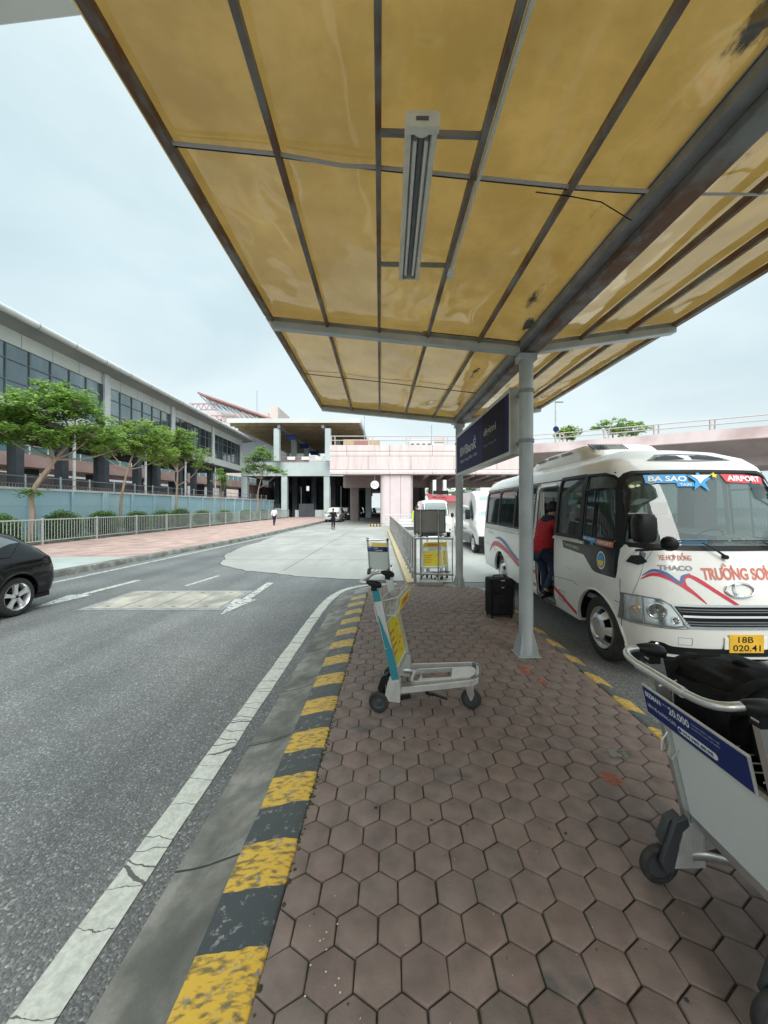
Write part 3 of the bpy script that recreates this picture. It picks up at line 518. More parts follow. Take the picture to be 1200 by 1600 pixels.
# far edge line + arrows + dashes
def lx(y): return -8.25 + (y - 9) * .052 if y < 24 else -7.47 + (y - 24) * .004
mb = MB()
for i in range(60):
    y = 5 + i * 1.2
    for sx in (0, .14): mb.v.append((lx(y) + sx + random.uniform(-.01, .01), y, RZ + .008))
mb.f = [(2 * i, 2 * i + 1, 2 * i + 3, 2 * i + 2) for i in range(59)]
struct(mb, 'far_edge_line', 'white2', smooth=False)
mb = MB(); z = RZ + .006
mb.add([(-6.5, 6.85, z), (-6.22, 8.0, z), (-6.38, 8.0, z), (-6.25, 9.6, z), (-6.40, 9.6, z), (-6.55, 8.0, z), (-6.72, 8.0, z)], [(0, 1, 2, 5, 6), (2, 3, 4, 5)])
mb.add([(-2.90, 6.5, z + .004), (-2.66, 7.6, z + .004), (-2.80, 7.6, z + .004), (-2.84, 9.25, z + .004), (-3.0, 9.25, z + .004), (-2.97, 7.6, z + .004), (-3.12, 7.6, z + .004)], [(0, 1, 2, 5, 6), (2, 3, 4, 5)])
mb.add([(-4.82, 8.9, z), (-4.72, 8.9, z), (-4.55, 10.2, z), (-4.65, 10.2, z)], [(0, 1, 2, 3)])
struct(mb, 'lane_arrows', 'white2', smooth=False)
# manhole cover of four concrete slabs in a steel frame
mh = thing('manhole_cover', 'rectangular manhole of four concrete slabs in a steel frame set in the asphalt', 'manhole', (-4.3, 7.6, RZ))
mb = MB(); mb.box(-1.3, 1.3, -.78, .78, .001, .008); part(mb, 'frame', 'steel_dk', mh, smooth=False)
for i in range(4):
    mb = MB(); x0 = -1.2 + i * .6; mb.box(x0 + .012, x0 + .575, -.68, .68, .008, .014); mb2 = MB()
    o = part(mb, 'cover_slab', 'manhole', mh, bevel=.003)
    for yy in (-.55, .55): mb2 = MB(); mb2.box(x0 + .25, x0 + .33, yy - .02, yy + .02, .0145, .0155); part(mb2, 'lifting_slot', 'crack', o, smooth=False)

# ------------------------------------------------------------------ paved island
ISL = [(-.475, -3), (1.965, -3), (1.965, 7.2), (1.9, 7.7), (1.72, 8.05), (1.45, 8.26), (.1, 8.32), (-.2, 8.27), (-.4, 8.1), (-.475, 7.85)]
struct(flat(ISL, -.012), 'paving_bed', 'grout', smooth=False)
def clip(poly, a, b):
    out = []; n = len(poly)
    def side(p): return (b[0] - a[0]) * (p[1] - a[1]) - (b[1] - a[1]) * (p[0] - a[0])
    for i in range(n):
        p, q = poly[i], poly[(i + 1) % n]; s0, s1 = side(p), side(q)
        if s0 >= 0: out.append(p)
        if (s0 >= 0) != (s1 >= 0): t = s0 / (s0 - s1); out.append((p[0] + (q[0] - p[0]) * t, p[1] + (q[1] - p[1]) * t))
    return out
def inset(poly, d):
    c = (sum(p[0] for p in poly) / len(poly), sum(p[1] for p in poly) / len(poly))
    r = []
    for p in poly:
        L = math.hypot(p[0] - c[0], p[1] - c[1]); k = max(0, 1 - d / max(L, 1e-6)); r.append((c[0] + (p[0] - c[0]) * k, c[1] + (p[1] - c[1]) * k))
    return r
def parea(p): return abs(sum(p[i][0] * p[(i + 1) % len(p)][1] - p[(i + 1) % len(p)][0] * p[i][1] for i in range(len(p)))) / 2
W2 = .1712; HY = W2 * math.sqrt(3) / 2; rad = W2 / math.sqrt(3)
pv = MB(); edge_in = [(p[0] * 1, p[1]) for p in ISL]
rot = R(1.2)
for j in range(-14, 60):
    for i in range(-7, 16):
        cx = -.47 + .3 + i * W2 + (W2 / 2 if j % 2 else 0); cy = 1.25 + j * HY
        cx, cy = cx - (cy - 3) * math.sin(rot), cy + cx * math.sin(rot)
        if cy < .2 or cy > 8.6: continue
        h = [(cx + rad * math.cos(R(30 + 60 * k)), cy + rad * math.sin(R(30 + 60 * k))) for k in range(6)]
        poly = h
        for k in range(len(ISL)):
            poly = clip(poly, ISL[k], ISL[(k + 1) % len(ISL)])
            if len(poly) < 3: break
        if len(poly) < 3 or parea(poly) < .0022: continue
        cl = [poly[0]]
        for q in poly[1:]:
            if math.hypot(q[0] - cl[-1][0], q[1] - cl[-1][1]) > .006: cl.append(q)
        if len(cl) < 3: continue
        full = abs(parea(cl) - parea(h)) < 1e-5
        dx, dy = random.uniform(-.0018, .0018), random.uniform(-.0018, .0018)
        a0 = inset(cl, .0034 + random.uniform(-.0012, .002)); b0 = inset(a0, .0035); c0 = inset(b0, .0045)
        tz = random.uniform(-.0018, .0018); gx, gy = random.uniform(-.012, .012), random.uniform(-.012, .012)
        def zz(p, h0): return h0 + tz + gx * (p[0] - cx) + gy * (p[1] - cy)
        n = len(a0)
        rings = [[(p[0] + dx, p[1] + dy, -.03) for p in a0], [(p[0] + dx, p[1] + dy, zz(p, -.006)) for p in a0], [(p[0] + dx, p[1] + dy, zz(p, -.0012)) for p in b0], [(p[0] + dx, p[1] + dy, zz(p, 0)) for p in c0]]
        base = len(pv.v)
        for r_ in rings: pv.v += r_
        for k in range(3):
            for q in range(n): pv.f.append((base + k * n + q, base + k * n + (q + 1) % n, base + (k + 1) * n + (q + 1) % n, base + (k + 1) * n + q))
        pv.f.append(tuple(base + 3 * n + q for q in range(n)))
struct(pv, 'hexagon_paving', 'paver', ang=60)
# kerb round the island, swept profile (outward offset, z)
prof = [(-.0, -.16), (0, -.004), (.012, .004), (.075, .003), (.10, -.003), (.285, -.043), (.295, -.16)]
path = smooth_path([(-.475, -3, 0), (-.475, 0, 0), (-.475, 3, 0), (-.475, 6, 0), (-.475, 7.6, 0), (-.44, 8.0, 0), (-.3, 8.2, 0), (-.05, 8.3, 0), (.5, 8.32, 0), (1.0, 8.3, 0), (1.45, 8.24, 0), (1.72, 8.04, 0), (1.9, 7.7, 0), (1.965, 7.2, 0), (1.965, 6, 0), (1.965, 3, 0), (1.965, 0, 0), (1.965, -3, 0)], 24)
rings = []
for i, p in enumerate(path):
    t = (path[min(i + 1, len(path) - 1)] - path[max(i - 1, 0)]).normalized(); nrm = Vector((-t.y, t.x, 0))
    ww = (1 if p.x < 0 else .58) if not (p.y > 8.1) else .55
    rings.append([tuple(p + nrm * (u * ww + (noise.noise(Vector((p.y * 9, p.x * 9, k * 3.1))) * .006 if 0 < k < 6 else 0)) + Vector((0, 0, z + (noise.noise(Vector((p.y * 14, p.x * 14, k * 7.7))) * .005 if 0 < k < 6 else 0)))) for k, (u, z) in enumerate(prof)])
mb = MB(); mb.loft(rings, cap=False, closed=False)
struct(mb, 'island_kerb', 'kerb', ang=70)
# stains, gum, litter and cement on the paving
mb = MB()
for (x, y, w, h) in [(1.375, 2.4, .10, .075), (1.38, 3.98, .10, .14), (1.46, 3.72, .07, .09)]:
    n = 14; mb.add([(x + w * .6 * math.cos(2 * math.pi * k / n) * (1 + random.uniform(-.25, .2)), y + h * math.sin(2 * math.pi * k / n) * (1 + random.uniform(-.25, .2)), .0035) for k in range(n)], [tuple(range(n))])
struct(mb, 'red_stains', 'chalk', smooth=False)
mb = MB()
for (x, y, w) in [(1.55, 2.63, .10), (1.62, 4.55, .16), (1.45, 4.25, .12), (1.84, 5.0, .06), (1.9, 4.6, .05), (.3, 5.4, .05), (1.2, 5.6, .09)]:
    n = 16; mb.add([(x + w * math.cos(2 * math.pi * k / n) * (1 + random.uniform(-.45, .3)), y + w * .7 * math.sin(2 * math.pi * k / n) * (1 + random.uniform(-.45, .3)), .0045) for k in range(n)], [tuple(range(n))])
struct(mb, 'cement_patches', 'cement', smooth=False)
mb = MB(); rnd = random.Random(3)
for k in range(42):
    x, y = rnd.uniform(-.4, 1.9), rnd.uniform(1.1, 6); r_ = rnd.uniform(.004, .011); n = 8
    mb.add([(x + r_ * math.cos(2 * math.pi * q / n) * rnd.uniform(.7, 1.2), y + r_ * math.sin(2 * math.pi * q / n) * rnd.uniform(.7, 1.2), .0032) for q in range(n)], [tuple(range(n))])
tag(mb.build('gum_spots', 'gum', None, smooth=False), 'dark old gum spots trodden into the brown paving', 'gum', kind='stuff')
mb = MB()
for k in range(120):
    x, y = rnd.uniform(-.45, 1.93), 1.0 + rnd.random() ** 1.5 * 6; a = rnd.uniform(0, 3.1); L = rnd.uniform(.0015, .0045); T = Matrix.Translation((x, y, .003)) @ Matrix.Rotation(a, 4, 'Z')
    mb.sphere((0, 0, 0), 1, 6, 4, (L, rnd.uniform(.0008, .0018), .001)) if False else mb.add([tuple(T @ Vector(p)) for p in ((-L, 0, .001), (-L * .2, -.0018, .001), (L, -.0004, .0015), (L * .3, .0016, .001))], [(0, 1, 2, 3)])
for (x, y) in [(-.28, 1.5), (-.26, 1.53), (-.25, 1.47), (-.3, 1.42), (-.22, 1.56), (-.2, 1.36), (-.18, 1.34), (-.19, 1.38), (-.3, 1.33), (-.24, 1.4)]:
    mb.lathe([(.0001, .0032), (.0035, .0034), (.0035, .003)], (x, y, 0), 'Z', 8)
tag(mb.build('litter_specks', 'debris', None, smooth=False), 'pale litter specks and paint drops scattered over the pavers', 'litter', kind='stuff')
mb = MB()
for k in range(420):
    y = rnd.uniform(.9, 7.6); x = -.475 + abs(rnd.gauss(0, .012)) if rnd.random() < .8 else 1.955 - abs(rnd.gauss(0, .01)); s_ = rnd.uniform(.004, .011)
    if noise.noise(Vector((x, y * 2.1, 1))) < -.05: continue
    mb.sphere((x, y, .0), s_, 6, 4, (1, 1, .6))
tag(mb.build('kerb_moss', 'moss', None), 'dark moss tufts growing in the joint along the painted kerb', 'moss', kind='stuff')

# ------------------------------------------------------------------ far pavement (left), kerb, planting bed
def kx(y): return -8.85 + (y - 8.5) * .075 if y < 22 else -7.84
FP = [(kx(y), y) for y in (2, 6, 9.7, 13, 16, 19, 22, 30, 45, 70)]
FP = [(kx(y) if y > 5 else kx(y), y) for x, y in FP]
mb = flat([(-15.6, 12.9)] + [(kx(12.9) - .25, 12.9)] + [(x - .25, y) for x, y in FP if y > 13.5] + [(-15.6, 70)], 0); struct(mb, 'pink_pavement', 'pinkpave', smooth=False)
mb = flat([(-15.6, 2), (kx(2) - .25, 2), (kx(9.7) - .25, 9.7), (kx(12.9) - .25, 12.9), (-15.6, 12.9)], -.002); struct(mb, 'pale_pavement', 'ramp', smooth=False)
mb = MB(); rg = []
for x, y in FP: h = 0; rg.append([(x - .26, y, h - .1), (x - .26, y, h + .004), (x - .02, y, h + .003), (x, y, h - .015), (x + .03, y, RZ - .01)])
mb.loft(rg, cap=False, closed=False); struct(mb, 'far_kerb', 'gutter', ang=60)
mb = MB(); mb.box(-15.75, -15.55, 2, 58, -.1, .07); struct(mb, 'bed_edging', 'gutter', bevel=.01)
struct(flat([(-60, -20), (-15.6, -20), (-15.6, 58), (-60, 58)], .03), 'planting_soil', 'soil', smooth=False)
mb = MB(); rnd = random.Random(11)
for k in range(5200):
    x, y = rnd.uniform(-17.9, -15.8), 13 + rnd.random() ** 1.6 * 40; h = rnd.uniform(.05, .22); a = rnd.uniform(0, 6.3); c, s_ = math.cos(a) * .02, math.sin(a) * .02
    mb.add([(x - c, y - s_, .03), (x + c, y + s_, .03), (x + rnd.uniform(-.05, .05), y + rnd.uniform(-.05, .05), .03 + h)], [(0, 1, 2)])
tag(mb.build('grass', 'leaf', None, smooth=False), 'rough green grass growing in the bed behind the fence', 'grass', kind='stuff')

# galvanised fence
fe = thing('metal_fence', 'long low grey metal fence with upright bars along the pink pavement', 'fence', (-15.5, 17, 0))
posts = [4.6, 7.7, 10.8, 13.9] + [17.03 + 3.14 * i for i in range(14)]
for a in posts:
    mb = MB(); mb.box(-15.54, -15.46, a - .04, a + .04, 0, 1.18); part(mb, 'post', 'fence', fe, world=True, bevel=.005)
for a, b in zip(posts, posts[1:]):
    mb = MB(); mb.box(-15.525, -15.475, a + .042, b - .042, 1.08, 1.13); mb.box(-15.525, -15.475, a + .042, b - .042, .14, .18)
    n = int((b - a) / .155)
    for k in range(1, n): y = a + (b - a) * k / n; mb.box(-15.51, -15.49, y - .010, y + .010, .18, 1.08)
    part(mb, 'bar_panel', 'fence', fe, world=True, smooth=False)

# pale blue wall
wa = thing('boundary_wall', 'pale blue rendered boundary wall in panels behind the round hedges', 'wall', (-18, 20, 0))
mb = MB(); mb.box(-18.2, -18.0, 2, 58.6, 0, 2.5)
part(mb, 'wall_panel', 'bluewall', wa, world=True, smooth=False)
mb = MB(); mb.box(-18.27, -17.9, 2, 58.6, 2.5, 2.62); part(mb, 'coping', 'wallcap', wa, world=True, bevel=.01)
for k in range(22):
    y = 4.2 + k * 2.48; w = .22 if k % 3 == 2 else .07
    mb = MB(); mb.box(-17.995, -17.88, y - w, y + w, 0, 2.497); part(mb, 'pilaster', 'bluewall2', wa, world=True, bevel=.01)
mb = MB()
for z in (.95, 1.75): mb.box(-17.998, -17.988, 2, 58.6, z - .015, z + .015)
part(mb, 'groove', 'wallcap', wa, world=True, smooth=False)
rl = thing('wall_top_railing', 'thin steel railing of posts and rails running behind the blue wall', 'railing', (-18.8, 20, 0))
for k in range(26):
    y = 5 + k * 2.1; mb = MB(); mb.box(-18.83, -18.77, y - .03, y + .03, 0, 3.35); part(mb, 'post', 'fence', rl, world=True, smooth=False)
mb = MB(); mb.box(-18.82, -18.78, 4, 58, 3.22, 3.26); mb.box(-18.82, -18.78, 4, 58, 2.85, 2.88); part(mb, 'rail', 'steel_dk', rl, world=True, smooth=False)
for k in range(0, 26):
    y = 5 + k * 2.1; mb = MB()
    for q in range(12): mb.box(-18.81, -18.79, y + .1 + q * .165, y + .12 + q * .165, 2.62, 2.85)
    if y < 56: part(mb, 'bar_panel', 'brown', rl, world=True, smooth=False)

# hedges: individually clipped round bushes
def bush(label, loc, rx, ry, rz_, n, group='round hedges behind the fence', seed=1, m='leafd'):
    r = random.Random(seed); b = thing('round_bush', label, 'bush', loc, 0, group)
    mb = MB(); mb.sphere((0, 0, rz_ * .95), 1, 14, 8, (rx * .86, ry * .86, rz_ * .86)); part(mb, 'dark_core', 'leafc', b)  # solid dark core: the shade between the leaves is put into its colour
    mb = MB()
    for k in range(n):
        v = Vector((r.gauss(0, 1), r.gauss(0, 1), r.gauss(0, 1))).normalized()
        lump = 1 + .12 * noise.noise(v * 3 + Vector((seed, 0, 0))); q = r.uniform(.84, 1.04) * lump
        p = Vector((v.x * rx * q, v.y * ry * q, max(-rz_ * .9, v.z * rz_ * q) + rz_ * .95))
        leafq(mb, r, p, r.uniform(.035, .06), v)
    part(mb, 'leaves', m, b, smooth=False); return b
def leafq(mb, r, p, s_, nrm=None, flat_=.5):
    a = r.uniform(0, 6.283); u = Vector((math.cos(a), math.sin(a), r.uniform(-.6, .35))).normalized()
    if nrm is not None: u = (u + nrm * .7).normalized()
    w = u.cross(Vector((r.uniform(-flat_, flat_), r.uniform(-flat_, flat_), 1))).normalized()
    mb.add([p - u * s_, p + w * s_ * .5 , p + u * s_, p - w * s_ * .5], [(0, 1, 2, 3)])
hd = [(16.0, .9, .62, 'beside the black hatchback roof'), (19.25, .95, .66, 'nearest the leaning tree trunk'), (22.0, .95, .64, 'second along from the leaning tree'), (24.9, .95, .62, 'before the tree with the forked trunk'), (27.6, 1.1, .64, 'joined to its neighbour before the third tree'), (30.0, 1.2, .72, 'tall one at the foot of the third tree'), (33.5, 1.3, .62, 'wide one in mid row'), (38.0, 1.5, .60, 'wide one at the foot of the thin sapling'), (43.5, 1.6, .58, 'second from the far end'), (49.0, 1.8, .56, 'at the far end of the row')]
for i, (y, ry, rz_, lb) in enumerate(hd):
    bush('clipped dark green round bush ' + lb, (-16.5, y, .03), .8, ry, rz_ + .08, 3600 if i < 4 else 2000, seed=20 + i)

# trees with spreading layered crowns
def tree(label, loc, trunk, lobes, nleaf, ls, m='leaf', tr=.11, seed=1, group='street trees behind the fence', cluster=34):
    r = random.Random(seed); t = thing('tree', label, 'tree', loc, 0, group)
    mb = MB(); tp = smooth_path(trunk, 5); n = len(tp)
    mb.tube(tp, [tr * (1 - .55 * i / n) for i in range(n)], 8)
    top = tp[-1]; lm = MB(); total = sum(l[1][0] * l[1][1] * l[1][2] for l in lobes)
    for c, rd in lobes:
        c = Vector(c); st = tp[int(n * .72)] if c.z < top.z + 1.0 else tp[-1]
        midp = (st + c) / 2 + Vector((r.uniform(-.15, .15), r.uniform(-.15, .15), -.15))
        mb.tube(smooth_path([st, midp, c], 4), [tr * .42 * (1 - .09 * i) for i in range(9)], 6)
        k = max(5, int(nleaf * rd[0] * rd[1] * rd[2] / total / cluster))
        for q in range(k):
            v = Vector((r.gauss(0, 1), r.gauss(0, 1), r.gauss(0, 1))).normalized() * r.uniform(.35, 1) ** .6
            e = c + Vector((v.x * rd[0], v.y * rd[1], v.z * rd[2]))
            if q % 2 == 0: mb.tube([c + (e - c) * .15 * r.random(), (c + e) / 2 + Vector((0, 0, r.uniform(-.05, .1))), e], [tr * .13, tr * .09, tr * .03], 4)
            d = (e - c); d.z *= .3; d = d.normalized() if d.length > .01 else Vector((1, 0, 0)); sd = d.cross(Vector((0, 0, 1)))
            cs = r.uniform(.2, .42) * (.6 + ls * 4)
            for w in range(cluster):
                p = e + d * r.uniform(-1, 1.1) * cs + sd * r.uniform(-1, 1) * cs * .8 + Vector((0, 0, r.gauss(0, .07)))
                leafq(lm, r, p, ls * r.uniform(.6, 1.15), None, .45)
    part(mb, 'trunk', 'bark', t); part(lm, 'crown', m, t, smooth=False); return t
X1 = -16.9
tree('big bushy green street tree with a leaning pale trunk at the left edge', (-16.6, 17.6, 0), [(0, 0, 0), (.05, .1, 1.3), (.15, .0, 2.4), (.75, .5, 3.9), (1.2, .9, 4.9)],
     [((.2, .2, 6.2), (1.5, 1.4, .75)), ((-1.2, -.3, 5.6), (1.3, 1.4, .75)), ((1.3, 1.0, 6.6), (1.1, 1.2, .65)), ((1.9, 1.3, 5.2), (1.2, 1.3, .6)), ((.7, .2, 4.9), (1.1, 1.2, .5)), ((-.4, -.9, 4.9), (1.1, 1.0, .45)), ((2.6, 1.7, 4.5), (.7, .6, .25)), ((.5, .6, 7.2), (.9, .8, .45)), ((.05, 0, 2.35), (.25, .25, .18)), ((2.1, 1.5, 5.9), (.6, .6, .3))], 15500, .115, 'leaf', .13, 1)
tree('young street tree with forked trunk and yellowish green crown beside the big tree', (-17, 24.1, 0), [(0, 0, 0), (.0, 0, 1.6), (.1, 0, 2.6), (.3, .2, 4.0), (.6, .3, 5.1)],
     [((1.2, .4, 5.6), (1.3, 1.2, .6)), ((.2, .2, 6.2), (1.2, 1.1, .6)), ((1.9, .6, 6.3), (.9, .9, .5)), ((-.8, -.3, 5.9), (.9, .8, .4)), ((2.3, .7, 5.0), (.9, .8, .4)), ((-1.3, -.2, 5.1), (.7, .7, .25)), ((.9, .4, 6.9), (.8, .7, .35))], 10500, .10, 'leaf2', .10, 2)
tree('middle street tree with a light yellow green crown in front of the glazed facade', (-17, 30.3, 0), [(0, 0, 0), (.0, 0, 1.8), (.0, .1, 3.0), (.05, .1, 4.4)],
     [((0, 0, 6.2), (1.5, 1.3, .8)), ((-1.3, 0, 6.6), (1.2, 1, .7)), ((1.3, .2, 6.0), (1.3, 1.1, .6)), ((.3, 0, 7.3), (1.1, 1, .6)), ((-.8, 0, 5.2), (1.1, 1, .4)), ((1.9, .3, 5.1), (.8, .8, .35)), ((-.9, 0, 7.6), (.7, .7, .4)), ((-1.9, 0, 5.6), (.8, .8, .5))], 10500, .105, 'leaf2', .11, 3)
tree('thin sapling with a tiny green crown between two larger street trees', (-17, 38.2, 0), [(0, 0, 0), (0, 0, 2), (.02, 0, 3.6)], [((0, 0, 4.6), (.75, .7, .5)), ((-.1, 0, 5.2), (.5, .5, .3)), ((.4, 0, 4.0), (.4, .4, .25))], 900, .11, 'leaf', .07, 4)
tree('slender multi-stemmed tree standing before the blue grey columns', (-16.8, 48.5, 0), [(0, 0, 0), (-.1, 0, 2), (-.1, .1, 3.6), (.3, .1, 5.2)],
     [((.4, 0, 8.0), (1.4, 1.3, .9)), ((-.7, 0, 7.3), (1.3, 1, .8)), ((1.8, 0, 6.4), (1.2, 1, .6)), ((.4, 0, 6.4), (1.6, 1.2, .6)), ((-1.2, 0, 6.2), (1, .9, .5)), ((.6, 0, 9.0), (.8, .8, .5)), ((2.6, .1, 5.9), (.9, .9, .35))], 6500, .135, 'leaf', .10, 5)

# ------------------------------------------------------------------ terminal building on the left (own axis, slightly turned)
TD = Vector((-.0367, 1, 0)).normalized(); TN = Vector((1, .0367, 0)).normalized()
def tw(s_, u, z):      # s_ = world Y along the facade, u = outwards towards the road
    return (-22 - .0367 * (s_ - 21.6) + TN.x * u, s_ + TN.y * u, z)
tb = thing('terminal_building', 'long raised terminal building with ribbon windows and curved white gutter', 'building', (-22, 21.6, 0))
def tbx(mb, s0, s1, u0, u1, z0, z1):
    vs = [tw(s_, u, z) for z in (z0, z1) for u in (u0, u1) for s_ in (s0, s1)]
    return mb.add(vs, [(0, 2, 3, 1), (4, 5, 7, 6), (0, 1, 5, 4), (2, 6, 7, 3), (0, 4, 6, 2), (1, 3, 7, 5)])
mb = MB()
tbx(mb, -10, 60.2, -.12, 0, 11.1, 12.0); tbx(mb, -10, 60.2, -.12, 0, 7.15, 7.98)
part(mb, 'cladding', 'bldwhite', tb, world=True, smooth=False)
mb = MB(); tbx(mb, -10, 60.2, -8.5, -.14, 6.9, 7.3); tbx(mb, -10, 60, -8.5, -8.3, 7.3, 12); tbx(mb, 60, 60.2, -8.5, -.12, 7.3, 12)
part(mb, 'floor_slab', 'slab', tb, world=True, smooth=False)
mb = MB(); vs = []
for s_ in (-12, 62): vs += [tw(s_, -.1, 11.92), tw(s_, 1.25, 12.12), tw(s_, 1.25, 12.2), tw(s_, -9, 12.6), tw(s_, -9, 12.4)]
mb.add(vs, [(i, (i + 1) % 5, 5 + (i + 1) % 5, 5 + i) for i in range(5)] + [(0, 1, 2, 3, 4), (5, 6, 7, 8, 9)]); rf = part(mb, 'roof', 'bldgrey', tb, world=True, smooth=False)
mb = MB(); gp = [tw(-12 + k * 74 / 20, 1.42, 12.2) for k in range(21)]; mb.tube(gp, .2, 12); part(mb, 'gutter', 'gutter_m', rf, world=True)
for k in range(26):
    mb = MB(); s_ = -8 + k * 2.75; mb.tube([tw(s_, 1.42, 12.2), tw(s_ + .06, 1.42, 12.2)], .212, 12)
    if k % 1 == 0: part(mb, 'gutter_joint', 'bldgrey', rf, world=True)
cols = [.6, 10.35, 20.1, 29.9, 39.6, 49.3, 59.3]
for s_ in cols:
    mb = MB(); tbx(mb, s_ - .32, s_ + .32, .0, .22, 7.2, 11.95) if s_ != 59.3 else tbx(mb, s_ - .3, s_ + .3, .0, .22, 7.2, 11.95); part(mb, 'facade_column', 'gutter_m', tb, world=True, bevel=.08, seg=2)
for a, b in zip(cols, cols[1:]):
    mb = MB(); tbx(mb, a + .35, b - .35, -.16, -.1, 7.98, 11.1); w = part(mb, 'window', 'bldglass' if a < 35 else 'bldglassd', tb, world=True, smooth=False)
    mb = MB(); np_ = 6
    for k in range(np_ + 1):
        s_ = a + .35 + (b - a - .7) * k / np_; tbx(mb, s_ - .04, s_ + .04, -.1, -.03, 7.98, 11.1)
    for z in (9.0, 10.2): tbx(mb, a + .35, b - .35, -.1, -.04, z - .03, z + .03)
    part(mb, 'frame', 'mullion', w, world=True, smooth=False)
mb = MB()
for k in range(31): s_ = -8 + k * 2.45 * .9; tbx(mb, s_ - .012, s_ + .012, .0, .008, 11.12, 11.93)
part(mb, 'cladding_joint', 'mullion', tb, world=True, smooth=False)
for i, s_ in enumerate([7, 11.5, 15.5, 19.5, 23.4, 26.8, 30.9, 35.2, 38.3, 42.6, 46.0, 50.5, 55]):
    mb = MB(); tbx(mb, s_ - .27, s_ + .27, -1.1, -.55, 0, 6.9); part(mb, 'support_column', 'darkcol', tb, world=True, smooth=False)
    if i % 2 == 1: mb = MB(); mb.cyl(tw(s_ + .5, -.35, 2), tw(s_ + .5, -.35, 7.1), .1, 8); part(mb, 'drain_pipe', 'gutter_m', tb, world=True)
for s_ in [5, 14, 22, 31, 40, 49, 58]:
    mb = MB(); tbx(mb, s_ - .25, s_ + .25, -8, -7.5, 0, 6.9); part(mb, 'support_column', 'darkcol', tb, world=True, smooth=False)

# elevated road and white block far behind the terminal, seen between its columns
rp = thing('elevated_ramp', 'brown elevated ramp with glass balustrade seen under the terminal', 'ramp', (-40, 39, 0))
def rw(s_, u, z): return (-40 + .118 * (s_ - 39) + u, s_, z)
def rbx(mb, s0, s1, u0, u1, z0, z1): return mb.add([rw(s_, u, z) for z in (z0, z1) for u in (u0, u1) for s_ in (s0, s1)], [(0, 2, 3, 1), (4, 5, 7, 6), (0, 1, 5, 4), (2, 6, 7, 3), (0, 4, 6, 2), (1, 3, 7, 5)])
mb = MB(); rbx(mb, 0, 110, -8, 0, 6.0, 7.4); part(mb, 'deck', 'brown', rp, world=True, smooth=False)
mb = MB(); rbx(mb, 0, 110, -.1, -.04, 7.4, 8.3); part(mb, 'glass_balustrade', 'fargreen', rp, world=True, smooth=False)
mb = MB()
for k in range(55): rbx(mb, k * 2, k * 2 + .12, -.02, .02, 7.4, 8.35)
rbx(mb, 0, 110, -.02, .03, 8.3, 8.38); part(mb, 'handrail', 'farwhite', rp, world=True, smooth=False)
for k in range(14): mb = MB(); rbx(mb, 4 + k * 8, 5 + k * 8, -3, -2, 0, 6); part(mb, 'pier', 'darkcol', rp, world=True, smooth=False)
mb = MB(); mb.box(-52, -50, -5, 110, 0, 16); wb = tag(part(mb, 'hall_building', 'farwhite', None, smooth=False), 'plain white hall wall far behind the brown ramp', 'building')
mb = MB(); mb.box(-33.2, -33, -5, 58, 0, 4.6); tag(part(mb, 'block_wall', 'greywall', None, smooth=False), 'grey block retaining wall behind the thin railing', 'wall')

# ------------------------------------------------------------------ blue grey departures building across the road end
db = thing('departures_building', 'blue grey open-fronted building on columns with a wide upper roof', 'building', (-15, 60, 0))
CX = [-22.9, -16.7, -10.1, -3.6]
def dpart(name, m, boxes, parent=None, **k):
    mb = MB()
    for b in boxes: mb.box(*b)
    return part(mb, name, m, parent or db, world=True, smooth=False, **k)
dpart('beam', 'bluegrey', [(-23.3, -3.2, 59.5, 60.5, 6.4, 8.5), (-23.3, -22.6, 60.5, 96, 6.4, 8.5)])
dpart('floor_slab', 'slab', [(-22.6, 6, 60.52, 110, 7.6, 8.3)])
for x in CX: dpart('column', 'bluegrey', [(x - .45, x + .45, 59.6, 60.4, -.1, 6.4)], bevel=.03)
for yy in (66.5, 73, 80, 87, 95):
    for x in (-22.9, -19.8, -16.7, -13.4, -10.1, -6.8): dpart('column', 'darkcol', [(x - .4, x + .4, yy - .4, yy + .4, -.1, 7.6)])
dpart('downstand_beam', 'slab', [(-22.5, 6, y, y + .5, 6.7, 7.6) for y in (66, 73, 80, 87, 95)])
dpart('rear_wall', 'darkcol', [(-22, -17.5, 97, 97.5, -.1, 5.6), (-12, -11, 97, 97.5, -.1, 5.6)])
dpart('side_wall', 'brown', [(-23.2, -22.9, 61, 97, 1.2, 5.2)])
dpart('low_wall', 'bluegrey', [(-15.6, -9.4, 62, 62.2, -.1, 1.1), (-23, -17.2, 63, 63.2, -.1, 1.4)])
dpart('kiosk_box', 'darkcol', [(-14.8, -12.4, 61.2, 62, -.1, 2.1), (-20.5, -18.6, 64, 65, -.1, 2.1)])
dpart('roof_fascia', 'bldwhite', [(-24.5, -4.6, 57.0, 57.3, 14.1, 14.75), (-4.9, -4.6, 57.3, 90, 14.1, 14.75)])
dpart('roof', 'tanbeam', [(-24.5, -4.9, 57.3, 90, 14.25, 14.4)])
dpart('roof_beam', 'tandark', [(-24.4, -4.95, 58 + k * 1.7, 58.35 + k * 1.7, 13.9, 14.24) for k in range(19)])
for x in (-16.9, -10.3): dpart('roof_girder', 'steel_dk', [(x - .2, x + .2, 57.4, 90, 13.4, 13.88)])
for x in (-17.3, -9.6):
    for y in (58, 68, 78): dpart('upper_column', 'bluegrey', [(x - .42, x + .42, y - .4, y + .4, 8.5, 13.4)], bevel=.03)
for k, y in enumerate((60, 69, 78)): dpart('hanging_sign', 'navy', [(-16.5, -14.9, y, y + .2, 12.1, 12.9)])
ub = thing('upper_railing', 'reddish railing with white panels on the departures level edge', 'railing', (-15, 59.8, 8.5))
